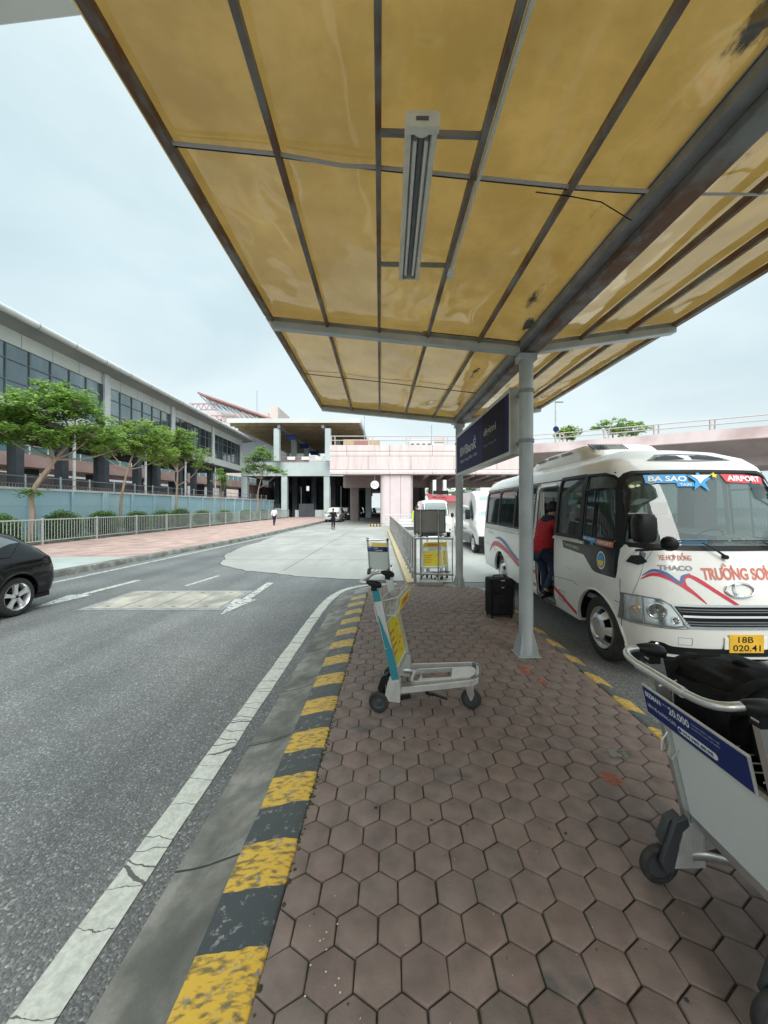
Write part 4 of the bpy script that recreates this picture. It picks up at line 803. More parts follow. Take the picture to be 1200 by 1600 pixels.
mb = MB(); mb.box(-18, -6, 59.7, 59.76, 9.35, 9.42); mb.box(-18, -6, 59.7, 59.76, 8.6, 8.66)
for k in range(60): mb.box(-18 + k * .2, -17.96 + k * .2, 59.71, 59.75, 8.5, 9.35)
part(mb, 'bars', 'pinktruss', ub, world=True, smooth=False)
for x in (-15.6, -13.4, -11.3, -8.0): mb = MB(); mb.box(x - .6, x + .6, 59.6, 59.68, 8.9, 9.4); part(mb, 'panel', 'letter', ub, world=True, smooth=False)
# far red roof with truss and pink tower block
rr = thing('trussed_roof_hall', 'hall with a steep red roof edge over exposed blue steel trusses', 'building', (-33, 86, 0))
mb = MB(); mb.bar((-42, 86, 26.3), (-24, 86, 19.9), 6, .35, (0, 0, 1)); part(mb, 'roof', 'redroof', rr, world=True, smooth=False)
mb = MB(); tops = [(-42 + 18 * k / 12, 26.0 - 6.4 * k / 12) for k in range(13)]; bots = [(-36 + 12 * k / 12, 20.0 - .3 * k / 12) for k in range(13)]
for yy in (84, 87):
    for k in range(13):
        a = (tops[k][0], yy, tops[k][1]); b = (bots[k][0], yy, bots[k][1]); mb.bar(a, b, .13, .13, (0, 1, 0))
        if k < 12: mb.bar(a, (bots[k + 1][0], yy, bots[k + 1][1]), .1, .1, (0, 1, 0)); mb.bar(b, (bots[k + 1][0], yy, bots[k + 1][1]), .16, .16, (0, 1, 0))
part(mb, 'truss', 'bluetruss', rr, world=True, smooth=False)
mb = MB()
for z0, xa, xb in ((22.8, -46.5, -38), (20.2, -40, -34)):
    mb.bar((xa, 84, z0), (xb, 84, z0), .2, .2); mb.bar((xa, 84, z0 + 1.3), (xb, 84, z0 + 1.3), .2, .2); n = int((xb - xa) / 1.2)
    for k in range(n): mb.bar((xa + k * 1.2, 84, z0), (xa + k * 1.2 + .6, 84, z0 + 1.3), .12, .12, (0, 1, 0)); mb.bar((xa + k * 1.2 + 1.2, 84, z0), (xa + k * 1.2 + .6, 84, z0 + 1.3), .12, .12, (0, 1, 0))
part(mb, 'gantry', 'pinktruss', rr, world=True, smooth=False)
mb = MB(); mb.box(-36, -24, 90, 110, 12, 20.2); part(mb, 'wall', 'mullion', rr, world=True, smooth=False)
tp_ = thing('pink_tower', 'pale pink tower block rising behind the trussed red roof', 'building', (-44, 112, 0))
mb = MB(); mb.box(-54, -36, 112, 126, 0, 29); mb.box(-36, -33.5, 113, 126, 0, 31); mb.box(-60, -54, 113, 126, 0, 29.5); part(mb, 'wall', 'cream', tp_, world=True, smooth=False)
mb = MB(); mb.cyl((-40, 114, 29), (-40, 114, 36), .1, 6); part(mb, 'mast', 'bluetruss', tp_, world=True)
for k in range(3): mb = MB(); mb.box(-52 + k * 5, -49.5 + k * 5, 111.9, 112, 25, 27); part(mb, 'window', 'bldglassd', tp_, world=True, smooth=False)

# ------------------------------------------------------------------ pink overpass
ov = thing('overpass', 'pink clad concrete overpass crossing the road end with stained parapet', 'overpass', (8, 37, 0))
def sweep(pathp, prof_, name, m, parent):
    P_ = [Vector((x, y, 0)) for x, y in pathp]; rg = []
    for i, p in enumerate(P_):
        t = (P_[min(i + 1, len(P_) - 1)] - P_[max(i - 1, 0)]).normalized(); nrm = Vector((t.y, -t.x, 0))
        rg.append([tuple(p + nrm * u + Vector((0, 0, z))) for u, z in prof_])
    mb = MB(); mb.loft(rg); return part(mb, name, m, parent, world=True, smooth=False)
pa = [(-5.9, 36.7), (12.2, 36.7)]
sweep(pa, [(0, 7.55), (0, 7.0), (-.06, 6.94), (-.06, 6.86), (0, 6.8), (0, 5.15), (.1, 5.0), (.1, 4.78), (-.6, 4.72), (-.6, 7.0), (-.3, 7.0), (-.3, 7.55)], 'parapet', 'pink', ov)
pb = [tuple(p.to_2d()) for p in smooth_path([(12.2, 36.7, 0), (16, 35.0, 0), (20, 32.6, 0), (27.3, 28.2, 0), (36, 22.5, 0), (48, 13, 0)], 6)]
sweep(pb, [(0, 7.6), (0, 6.75), (-.15, 6.7), (-.3, 7.6)], 'ramp_parapet', 'pinkpl', ov)
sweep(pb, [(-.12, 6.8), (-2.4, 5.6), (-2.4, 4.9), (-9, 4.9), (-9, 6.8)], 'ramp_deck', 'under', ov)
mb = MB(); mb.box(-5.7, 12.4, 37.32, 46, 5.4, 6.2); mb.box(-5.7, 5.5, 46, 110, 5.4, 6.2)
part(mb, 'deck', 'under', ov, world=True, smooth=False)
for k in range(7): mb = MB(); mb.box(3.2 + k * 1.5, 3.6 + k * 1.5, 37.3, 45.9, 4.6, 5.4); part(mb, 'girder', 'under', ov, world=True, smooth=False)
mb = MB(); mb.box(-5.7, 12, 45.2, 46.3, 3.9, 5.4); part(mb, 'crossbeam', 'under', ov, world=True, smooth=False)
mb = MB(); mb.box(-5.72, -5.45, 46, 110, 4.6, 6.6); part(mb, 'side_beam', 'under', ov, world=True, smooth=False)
mb = MB(); n = 14; rg = []
pl = [(x, y) for x, y in rrect(-1.1, 2.05, 36.9, 39.6, .5, 5)]
mb.prism(pl, lambda u, v, t: (u, v, t), -.15, 4.72); part(mb, 'pier', 'pinkcol', ov, world=True, ang=50)
for (x0, x1, y0, y1) in [(4.4, 5.9, 44.6, 46), (12.3, 13.8, 40, 42), (-5.4, -4.3, 50, 51.2), (2.4, 3.6, 50, 51.2), (2.4, 3.6, 62, 63.2), (2.4, 3.6, 74, 75.2), (2.4, 3.6, 86, 87.2), (26, 28, 33, 35)]:
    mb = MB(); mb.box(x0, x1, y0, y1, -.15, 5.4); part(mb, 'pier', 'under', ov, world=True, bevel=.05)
mb = MB(); mb.box(3.6, 4.0, 46, 110, -.15, 5.4); part(mb, 'side_wall', 'slab', ov, world=True, smooth=False)
orl = thing('overpass_railing', 'two-rail steel railing running along the overpass parapet', 'railing', (8, 36.8, 7.6))
rp_ = [(-5.8, 36.85)] + [(12.2, 36.85)] + [(x - .1, y + .15) for x, y in pb[1:]]
for z in (8.02, 8.42): mb = MB(); mb.tube([(x, y, z) for x, y in rp_], .045, 6); part(mb, 'rail', 'palerail', orl, world=True)
acc = 0; last = None; dist = 0
for (a, b) in zip(rp_, rp_[1:]):
    L = math.hypot(b[0] - a[0], b[1] - a[1]); k = 0
    while dist < L:
        t = dist / L; x, y = a[0] + (b[0] - a[0]) * t, a[1] + (b[1] - a[1]) * t
        mb = MB(); mb.box(x - .05, x + .05, y - .05, y + .05, 7.5, 8.44); mb.box(x + .32, x + .4, y - .04, y + .04, 7.5, 8.44); part(mb, 'post', 'palerail', orl, world=True, smooth=False)
        dist += 3.6
    dist -= L
bl = thing('barrier_lights', 'yellow and red barrier box on the corner of the overpass', 'barrier', (-4, 38, 7.6))
mb = MB(); mb.box(-4.8, -1.2, 38, 38.5, 7.7, 8.3); part(mb, 'board', 'yellowkerb', bl, world=True, bevel=.03)
mb = MB(); mb.box(-3.7, -2.3, 37.9, 37.98, 7.75, 8.25); part(mb, 'red_panel', 'redroof', bl, world=True, smooth=False)
sg = thing('round_sign', 'round white sign hanging under the overpass edge left of the pink pier', 'sign', (-1.62, 36.75, 3.75))
mb = MB(); mb.lathe([(.39, 0), (.40, .02), (.40, .05), (.39, .07)], (0, 0, 0), 'Y', 32); part(mb, 'disc', 'letter', sg)
mb = MB(); mb.cyl((0, .035, .38), (0, .035, 1.0), .02, 6); part(mb, 'hanger', 'steel_dk', sg)
mb = MB(); mb.box(-.2, .12, -.006, -.002, -.02, .03); mb.box(-.12, .2, -.006, -.002, -.1, -.07); mb.lathe([(.06, -.006), (.06, -.002)], (-.22, 0, .05), 'Y', 12); part(mb, 'marking', 'signback', sg, smooth=False)
lp = thing('street_lamp', 'tall thin grey lamp post with a round sign behind the overpass', 'lamp', (19.2, 45, 0))
mb = MB(); mb.tube([(0, 0, 0), (0, 0, 14)], [.12, .07], 8); part(mb, 'pole', 'post', lp)
mb = MB(); mb.box(-.08, .9, -.1, .1, 13.85, 13.98); part(mb, 'lamp_head', 'steel_dk', lp, bevel=.02)
mb = MB(); mb.lathe([(.35, -.12), (.35, -.15)], (0, 0, 10.7), 'Y', 16); part(mb, 'disc_sign', 'signnavy', lp)
# buildings and greenery beyond the overpass
fb = thing('distant_block', 'pale pink and white flat-roofed block just visible above the overpass rail', 'building', (5.5, 80, 0))
mb = MB(); mb.box(3.6, 8.5, 80, 88, 0, 15.6); mb.box(8.5, 11, 80, 88, 0, 15.0); part(mb, 'wall', 'farwhite', fb, world=True, smooth=False)
mb = MB(); mb.box(8.6, 10.9, 79.8, 80, 13.4, 13.9); mb.box(8.9, 10.9, 79.8, 80, 15, 16); part(mb, 'terrace', 'cream', fb, world=True, smooth=False)
mb = MB(); mb.cyl((8.3, 79.8, 12), (8.3, 79.8, 18.6), .08, 6); mb.cyl((-4.4, 62, 12), (-4.4, 62, 18), .06, 6); part(mb, 'mast', 'bluetruss', fb, world=True)
for k in range(4): mb = MB(); mb.box(4 + k * 1.15, 4.7 + k * 1.15, 79.95, 80, 13.2, 14.8); part(mb, 'window', 'mullion', fb, world=True, smooth=False)
for i, (x, y, h, sp, lb, mm) in enumerate([(21.0, 46, 11.3, 1.1, 'small feathery tree top showing above the overpass rail', 'leaf2'), (26.5, 46, 12.2, 2.3, 'wide feathery palm-like tree behind the overpass', 'leaf'), (29.3, 47, 12.0, 1.9, 'spiky green tree top behind the overpass, rightmost of three', 'leaf2')]):
    tree(lb, (x, y, 0), [(0, 0, 0), (0, 0, h * .5), (0, 0, h - 1.6)], [((0, 0, h - 1), (sp, sp, .7)), ((sp * .6, 0, h - .7), (sp * .7, sp * .6, .6)), ((-sp * .6, 0, h - 1.0), (sp * .7, sp * .6, .5)), ((0, 0, h - .3), (sp * .5, sp * .5, .4))], 1500, .2, mm, .15, 40 + i, 'trees behind the overpass')
for i, (x, y, h, sp, lb) in enumerate([(13.5, 58, 7.4, 2.6, 'dark leafy tree left of the orange roofed house'), (19.5, 62, 8.2, 3.0, 'dense dark tree right of the orange roofed house'), (9.5, 72, 6.4, 2.6, 'dark tree at the back behind the kiosk')]):
    tree(lb, (x, y, 0), [(0, 0, 0), (0, 0, h * .4), (0, 0, h - 3)], [((0, 0, h - 2), (sp, sp, 1.6)), ((sp * .7, 0, h - 2.6), (sp * .8, sp * .8, 1.2)), ((-sp * .7, 0, h - 2.4), (sp * .8, sp * .8, 1.3)), ((0, 0, h - .8), (sp * .6, sp * .6, .8)), ((0, 0, h - 4), (sp, sp, 1.2))], 2600, .22, 'leafd', .2, 50 + i, 'trees seen under the overpass')
hs = thing('orange_roof_house', 'small house with an orange tiled roof between dark trees', 'house', (17.2, 66, 0))
mb = MB(); mb.box(14, 21, 66, 72, 0, 5.2); part(mb, 'wall', 'farwhite', hs, world=True, smooth=False)
mb = MB(); mb.prism([(13.7, 5.2), (21.3, 5.2), (17.5, 7.6)], lambda u, v, t: (u, t, v), 65.6, 72.4); part(mb, 'roof', 'orangeroof', hs, world=True, smooth=False)
mb = MB(); mb.box(15, 17, 65.95, 66, 2.2, 4); mb.box(18, 20, 65.95, 66, 2.2, 4); part(mb, 'window', 'bldglass', hs, world=True, smooth=False)
lb_ = thing('long_hall', 'long pale two-storey hall with bluish windows seen under the overpass', 'building', (10, 90, 0))
mb = MB(); mb.box(-2, 70, 90, 96, 0, 6.6); part(mb, 'wall', 'farwhite', lb_, world=True, smooth=False)
for k in range(24): mb = MB(); mb.box(1 + k * 2.6, 2.9 + k * 2.6, 89.9, 90, 3.4, 5.2); part(mb, 'window', 'bldglass', lb_, world=True, smooth=False)
ks = thing('ticket_kiosk', 'cream kiosk under a sloping red awning behind the white minibus', 'kiosk', (5.0, 33, RZ))
mb = MB(); mb.box(3.7, 6.3, 33.4, 35, RZ, 2.2); part(mb, 'wall', 'jug', ks, world=True, smooth=False)
mb = MB(); mb.add([(3.2, 32.4, 2.15), (6.9, 32.4, 1.95), (6.9, 35.2, 2.5), (3.2, 35.2, 2.75), (3.2, 32.4, 2.25), (6.9, 32.4, 2.05), (6.9, 35.2, 2.6), (3.2, 35.2, 2.85)], [(0, 1, 2, 3), (4, 5, 6, 7), (0, 1, 5, 4), (1, 2, 6, 5), (2, 3, 7, 6), (3, 0, 4, 7)]); part(mb, 'awning', 'awning', ks, world=True, smooth=False)
mb = MB(); mb.box(3.6, 4.9, 33.2, 33.39, 2.75, 3.05); part(mb, 'sign_board', 'busblack', ks, world=True, smooth=False)
mb = MB(); mb.cyl((3.75, 33.7, 2.6), (3.75, 33.7, 4.0), .16, 10); mb.cyl((4.65, 33.7, 2.6), (4.65, 33.7, 4.0), .16, 10); part(mb, 'flue', 'farwhite', ks, world=True)
# overhead roof edge of another building behind the camera (top left)
oc = thing('overhead_canopy', 'pale grey panelled canopy edge overhead at the top left corner', 'canopy', (-6, 2, 0))
mb = MB(); mb.add([(-18, 6.95, 9.0), (-3.6, 5.65, 9.0), (-3.6, 3, 9.0), (-18, 3, 9.0), (-18, 6.95, 9.35), (-3.6, 5.65, 9.35), (-3.6, 3, 9.35), (-18, 3, 9.35)], [(0, 1, 2, 3), (4, 5, 6, 7), (0, 1, 5, 4), (1, 2, 6, 5), (2, 3, 7, 6), (3, 0, 4, 7)]); part(mb, 'deck', 'bldwhite', oc, world=True, bevel=.08, seg=3)
mb = MB()
for k in range(60): x = -17.9 + k * .24; mb.box(x, x + .03, 3.05, 5.65 - (x + 3.6) * .09 - .45, 8.975, 8.998)
mb.add([(-18, 6.6, 8.98), (-3.6, 5.3, 8.98), (-3.6, 5.33, 8.98), (-18, 6.63, 8.98)], [(0, 1, 2, 3)]); part(mb, 'soffit_rib', 'bldgrey', oc, world=True, smooth=False)
mb = MB(); mb.cyl((-16, 4, RZ), (-16, 4, 9), .3, 16); mb.cyl((-9.5, 4, RZ), (-9.5, 4, 9), .3, 16); part(mb, 'column', 'bldwhite', oc, world=True)

# ------------------------------------------------------------------ bus shelter (local: posts along +Y from the near post)
SR = R(1.75)
sh = thing('bus_shelter', 'steel bus shelter with tan translucent sheet roof over the paved island', 'shelter', (1.547, 4.42, 0), SR)
LL, LR = 2.9, 1.74
YB = (-7.4, -3.7, 0, 3.72)
def bz(x): return 3.44 + (.09 * -x if x < 0 else .155 * x)
for k, y in enumerate(YB):
    if k == 0: continue
    mb = MB(); r_ = .079
    mb.cyl((0, y, 0), (0, y, 3.42), r_, 24); po = part(mb, 'post', 'post', sh)
    mb = MB(); mb.box(-.13, .13, y - .13, y + .13, 0, .012)
    part(mb, 'base_plate', 'post', po, bevel=.002)
    for a in range(4):
        an = R(45 + 90 * a); c, s_ = math.cos(an), math.sin(an); mb = MB()
        mb.prism([(.078, .012), (.15, .012), (.15, .04), (.09, .25), (.078, .25)], lambda u, v, t, c=c, s_=s_, y=y: (u * c - t * s_, y + u * s_ + t * c, v), -.005, .005); part(mb, 'gusset', 'post', po, smooth=False)
for y in YB:
    mb = MB()
    def rb(xa, xb, h, w, dz=0):
        vs = []
        for x in (xa, xb):
            for (q, z) in ((-w, 0), (w, 0), (w, h), (-w, h)): vs.append((x, y + q, bz(x) + z + dz))
        mb.add(vs, [(0, 1, 2, 3), (4, 5, 6, 7), (0, 1, 5, 4), (1, 2, 6, 5), (2, 3, 7, 6), (3, 0, 4, 7)])
    rb(-LL, -.085, .075, .05); rb(.085, LR, .075, .05)
    part(mb, 'cross_beam', 'post', sh, bevel=.004)
    mb = MB(); rb(-LL, -.085, .05, .035, .076); rb(.085, LR, .05, .035, .076); part(mb, 'beam_flange', 'steel_dk', sh, bevel=.003)
    mb = MB(); mb.box(-.1, .1, y - .08, y + .08, 3.36, 3.438); part(mb, 'head_bracket', 'post', sh, bevel=.004)
mb = MB(); mb.box(-.01, .13, -7.9, 4.1, 3.45, 3.62); part(mb, 'valley_beam', 'rust', sh, bevel=.004)
mb = MB(); mb.box(-.10, -.013, -7.9, 4.1, 3.50, 3.57); mb.box(-.105, -.06, -7.9, 4.1, 3.575, 3.64); part(mb, 'valley_gutter', 'steel_dk', sh, bevel=.003)
PX = [-2.9, -2.27, -1.69, -1.14, -.56]; PR = [.62, 1.16, 1.72]
for x in PX + PR:
    e = x in (-2.9, 1.72); w = .028 if e else .016
    mb = MB(); sg_ = -.0
    for a, b in zip(YB, YB[1:]):
        mb.box(x - w, x + w, a + (.04 if a > -7 else -.4), b - .04 if b < 3.7 else 4.02, bz(x) + .06, bz(x) + .115)
    part(mb, 'purlin', 'rust', sh, bevel=.003)
# sheets: wavy between purlins
for (xa, xb) in ((-2.98, -.055), (.125, 1.80)):
    for ya, yb in ((-7.8, -3.72), (-3.72, -.02), (0.02, 4.06)):
        mb = MB(); nx, ny = 64, 70
        for j in range(ny + 1):
            for i in range(nx + 1):
                x = xa + (xb - xa) * i / nx; y = ya + (yb - ya) * j / ny
                sag = noise.noise(Vector((x * 1.7, y * .8, 3))) * .012 + noise.noise(Vector((x * 4, y * 2.1, 9))) * .003
                edge = min(1, (x - xa) / .15, (xb - x) / .15, abs(y - ya) / .2, abs(yb - y) / .2)
                mb.v.append((x, y, bz(x) + .1285 + sag * edge + (.002 if x > 0 else 0)))
        mb.f = [(j * (nx + 1) + i, j * (nx + 1) + i + 1, (j + 1) * (nx + 1) + i + 1, (j + 1) * (nx + 1) + i) for j in range(ny) for i in range(nx)]
        part(mb, 'roof_sheet', 'sheet', sh, ang=180)
mb = MB()  # cable trunking across the bays
for yy in (-2.15, 1.75): pass
cond = [(-2.88, -2.13), (-2.27, -2.14), (-1.9, -2.13), (-1.69, -2.13), (-1.14, -2.14), (-.56, -2.15), (-.12, -2.18)]
mb.tube([(x, y, bz(x) + .085 - (.015 if i == 2 else 0)) for i, (x, y) in enumerate(cond)], .011, 8); part(mb, 'conduit', 'conduit', sh)
mb = MB(); mb.tube([(x, y + .025, bz(x) + .092) for x, y in cond], .006, 6); part(mb, 'cable', 'black', sh)
mb = MB(); mb.tube([(-.1, -2.0, 3.5), (-.35, -2.1, 3.53), (-.56, -2.12, 3.545), (-.75, -2.1, 3.58)], .0035, 6); part(mb, 'loose_cable', 'black', sh)
mb = MB(); mb.tube([(.14, -2.15, 3.55), (.62, -2.1, 3.6), (1.16, -2.1, 3.7), (1.7, -2.08, 3.78)], .008, 6); part(mb, 'conduit', 'conduit', sh)
mb = MB(); mb.tube([(-2.88, 1.75, bz(-2.88) + .1), (-1.7, 1.78, bz(-1.7) + .1), (-.12, 1.8, 3.53)], .006, 6); part(mb, 'cable', 'black', sh)
mb = MB(); mb.tube([(-1.14 + .035, -4.6, bz(-1.14) + .07), (-1.14 + .035, -1.3, bz(-1.14) + .07)], .012, 8); part(mb, 'conduit', 'whitepl', sh)
mb = MB(); mb.tube([(-1.2, -.07, bz(-1.2) + .145 - .03), (-.6, -.07, bz(-.6) + .115), (-.1, -.07, 3.56)], .005, 6); part(mb, 'cable', 'black', sh)
mb = MB(); mb.box(-1.13, -1.08, -1.32, -1.22, bz(-1.1) + .03, bz(-1.1) + .07); part(mb, 'switch_box', 'whitepl', sh, bevel=.003)
for yy in (-2.38, -1.3):
    mb = MB(); mb.box(-1.68, -1.12, yy - .012, yy + .012, bz(-1.4) + .055, bz(-1.4) + .085); part(mb, 'lamp_bar', 'steel_dk', sh, bevel=.002)
# fluorescent fitting
lf = thing('fluorescent_light', 'long twin-tube fluorescent fitting with aged white housing under the shelter roof', 'light', (.14, 2.44, 3.52), R(.4))
mb = MB()
for sx in (-1, 1): mb.prism([(sx * .045, 0), (sx * .052, -.035), (sx * .075, -.035), (sx * .08, .03), (sx * .045, .03)], lambda u, v, t: (u, t, v), -.6, .6)
mb.box(-.045, .045, -.6, .6, .012, .03); part(mb, 'housing', 'whitepl', lf, bevel=.002)
mb = MB(); mb.box(-.014, .014, -.56, .56, -.006, .011); part(mb, 'ballast_cover', 'greypl', lf, bevel=.003)
for sx in (-.029, .029):
    mb = MB(); mb.cyl((sx, -.56, -.012), (sx, .57, -.012), .0105, 14); tb_ = part(mb, 'tube', 'tube', lf)
    for yy in (-.565, .575): mb = MB(); mb.cyl((sx, yy - .015, -.012), (sx, yy + .015, -.012), .0125, 12); part(mb, 'tube_cap', 'greypl', tb_)
mb = MB(); mb.prism(rrect(-.082, .082, -.04, .035, .012, 3), lambda u, v, t: (u, t, v), -.64, -.6); ec = part(mb, 'end_cap', 'whitepl', lf)
mb = MB(); mb.box(-.03, .03, -.642, -.641, -.012, .008)
for k in range(7): mb.box(-.026 + k * .008, -.022 + k * .008, -.6445, -.643, -.008, .006)
part(mb, 'rating_label', 'greypl', ec, smooth=False)
mb = MB(); mb.sphere((0, -.6, -.015), .045, 14, 6, (1, .75, .55)); part(mb, 'lamp_holder', 'whitepl', lf)
mb = MB(); mb.box(-.05, .05, .6, .615, -.02, .03); part(mb, 'end_cap', 'whitepl', lf, bevel=.002)

# ------------------------------------------------------------------ advertising lightbox between the posts
def sgp(y, z, x=-.115): return (x, y, z)
bx_ = thing('advert_lightbox', 'long navy advertising lightbox in a pale metal frame strapped between the shelter posts', 'sign', (1.547, 4.42, 2.72), SR)
mb = MB(); mb.box(-.10, .03, .2, 3.46, -.40, .41); part(mb, 'case', 'signfr', bx_, bevel=.006)
mb = MB(); y0, y1 = .2, 3.46
for b in ((-.118, -.1005, y0, y1, .365, .41), (-.118, -.1005, y0, y1, -.40, -.355), (-.118, -.1005, y0, y0 + .045, -.355, .365), (-.118, -.1005, y1 - .045, y1, -.355, .365)): mb.box(*b)
part(mb, 'frame', 'signfr', bx_, bevel=.003)
mb = MB(); mb.box(-.106, -.101, y0 + .046, y1 - .046, -.354, .364); fc = part(mb, 'face_panel', 'signnavy', bx_, smooth=False)
fn = lambda yl, zb: (lambda u, v: (-.1085, yl - u, zb + v))
put_text('BVBank', 1.25, .17, fn(3.1, -.06), 'lettering', 'signfade', fc, .03)
put_text('Ngân hàng Bản Việt', 1.3, .075, fn(3.1, -.2), 'lettering', 'signfade', fc, .01)
put_text('digimi', .62, .14, fn(1.42, .0), 'lettering', 'signback', fc, .02)
put_text('Ngân hàng số', .62, .05, fn(1.42, -.14), 'small_print', 'signgrey', fc, .0)
mb = MB(); mb.add([(-.1085, 2.0, .09), (-.1085, 1.86, .06), (-.1085, 1.97, .18)], [(0, 1, 2)]); part(mb, 'triangle_mark', 'sky_blue', fc, smooth=False)
mb = MB(); mb.box(-.1078, -.1072, .45, 1.5, -.352, .362); part(mb, 'dark_band', 'signdark', fc, smooth=False)
for yy, zz_ in ((0, .30), (0, -.27), (3.72, .30), (3.72, -.27)):
    mb = MB(); mb.lathe([(.0855, -.02), (.090, -.02), (.090, .02), (.0855, .02)], (0, yy, zz_), 'Z', 24); sy = 1 if yy == 0 else -1
    mb.box(-.045, .045, yy + sy * .088 - (.0 if sy > 0 else .05), yy + sy * .088 + (.11 if sy > 0 else 0), zz_ - .018, zz_ + .018); part(mb, 'clamp', 'steel_dk', bx_, bevel=.002)

# ------------------------------------------------------------------ wheels
def wheel(parent, c, r, w, side, kind='alloy', name='wheel'):
    """side = +1 outer face towards +x, -1 towards -x"""
    mb = MB(); s_ = side; k = r / .33
    tw_ = [(r * .66, -w * .42), (r * .80, -w * .5), (r * .93, -w * .48), (r * .985, -w * .36), (r, -w * .2), (r, w * .2), (r * .985, w * .36), (r * .93, w * .48), (r * .80, w * .5), (r * .68, w * .44)]
    if kind == 'far': tw_ = [(r * .66, -w * .42), (r, -w * .4), (r, w * .4), (r * .68, w * .44)]
    mb.lathe([(a, b * s_) for a, b in tw_], c, 'X', 40 if kind != 'far' else 18, closed=True)
    t = part(mb, name, 'rubber', parent, ang=50)
    mb = MB(); o = w * .40
    if kind == 'alloy':
        mb.lathe([(r * .60, s_ * (o - .10)), (r * .66, s_ * (o - .0)), (r * .695, s_ * (o + .02)), (r * .70, s_ * (o + .008)), (r * .69, s_ * (o - .12))], c, 'X', 40, closed=True)
        for i in range(5):
            a = 2 * math.pi * i / 5 + .28; ca, sa = math.cos(a), math.sin(a)
            def f(u, v, t_, ca=ca, sa=sa): return (c[0] + s_ * t_, c[1] + u * ca - v * sa, c[2] + u * sa + v * ca)
            q = [(.03, .042), (.08, .032), (r * .42, .036), (r * .64, .052), (r * .64, -.052), (r * .42, -.036), (.08, -.032), (.03, -.042)]
            b = len(mb.v); n = len(q)
            mb.v += [f(u, v, o - .035) for u, v in q] + [f(u, v * .72, o + .0 + (.004 if u < .1 else .0 if u < r * .5 else .008)) for u, v in q]
            mb.f += [tuple(b + j for j in range(n))[::-1], tuple(b + n + j for j in range(n))] + [(b + j, b + (j + 1) % n, b + n + (j + 1) % n, b + n + j) for j in range(n)]
        mb.lathe([(.0, s_ * (o - .03)), (.055, s_ * (o - .03)), (.052, s_ * (o + .006)), (0.001, s_ * (o + .008))], c, 'X', 20)
        rim = part(mb, 'rim', 'wheelsil', t, ang=30)
        mb = MB(); mb.lathe([(.026, s_ * (o + .007)), (.024, s_ * (o + .013)), (.001, s_ * (o + .013))], c, 'X', 16)
        for i in range(5):
            a = 2 * math.pi * i / 5 + .28 + .6; mb.lathe([(.008, s_ * (o + .004)), (.008, s_ * (o + .011))], (c[0], c[1] + .041 * math.cos(a), c[2] + .041 * math.sin(a)), 'X', 8)
        mb.lathe([(r * .58, s_ * (o - .11)), (.02, s_ * (o - .09))], c, 'X', 24); part(mb, 'hub', 'black', t)
    elif kind == 'bus':
        mb.lathe([(r * .55, s_ * (o - .12)), (r * .60, s_ * (o - .0)), (r * .635, s_ * (o + .02)), (r * .645, s_ * (o + .005)), (r * .63, s_ * (o - .13))], c, 'X', 40, closed=True)
        prof_ = [(r * .60, o - .005), (r * .56, o - .015), (r * .42, o + .055), (r * .30, o + .075), (r * .27, o + .062), (r * .001, o + .068)]
        b = len(mb.v); seg = 48; n = len(prof_)
        for rr_, oo in prof_:
            for j in range(seg): a = 2 * math.pi * j / seg; mb.v.append((c[0] + s_ * oo, c[1] + rr_ * math.cos(a), c[2] + rr_ * math.sin(a)))
        for i in range(n - 1):
            for j in range(seg):
                if i == 1 and (j % 8) in (2, 3, 4, 5): continue     # hand holes
                mb.f.append((b + i * seg + j, b + i * seg + (j + 1) % seg, b + (i + 1) * seg + (j + 1) % seg, b + (i + 1) * seg + j))
        part(mb, 'hub_cap', 'wheelsil', t, ang=40)
        mb = MB(); mb.lathe([(r * .60, s_ * (o - .10)), (.02, s_ * (o - .08))], c, 'X', 24); part(mb, 'hub', 'black', t)
    else:
        mb.lathe([(r * .64, s_ * (o - .02)), (r * .60, s_ * (o + .005)), (r * .2, s_ * (o - .01)), (.01, s_ * o)], c, 'X', 16); part(mb, 'rim', 'wheelsil', t)
    return t

# ------------------------------------------------------------------ minibus
HWP = [(.33, .97), (.5, 1.0), (1.0, 1.015), (1.35, 1.01), (1.45, 1.0), (2.1, .94), (2.3, .88), (2.42, .80), (2.52, .64), (2.59, .4), (2.62, .12)]
FRP = [(.33, -.03), (.5, 0), (.65, 0), (.95, -.05), (1.25, -.14), (1.42, -.2), (2.2, -.55), (2.3, -.62), (2.42, -.75), (2.52, -.98), (2.59, -1.3), (2.62, -1.7)]
BN = 3.6; RE = -6.75
def hwz(z): return float(np.interp(z, *zip(*HWP)))
def frz(z): return float(np.interp(z, *zip(*FRP)))
def rez(z): return RE + float(np.interp(z, [.33, .9, 2.1, 2.4, 2.55, 2.62], [.06, 0, .06, .2, .6, 1.6]))
def bfront(x, z, d=0):
    f = frz(z); yc = min(-.95, f - .3); h = hwz(z)
    return (x, yc + (f - yc) * max(0, 1 - abs(x / h) ** BN) ** (1 / BN) + d, z)
def bside(y, z, d=0, s_=1):
    f = frz(z); yc = min(-.95, f - .3); h = hwz(z); k = 1
    if y > yc: k = max(0, 1 - ((y - yc) / (f - yc)) ** BN) ** (1 / BN)
    return (s_ * (h * k + d), y, z)
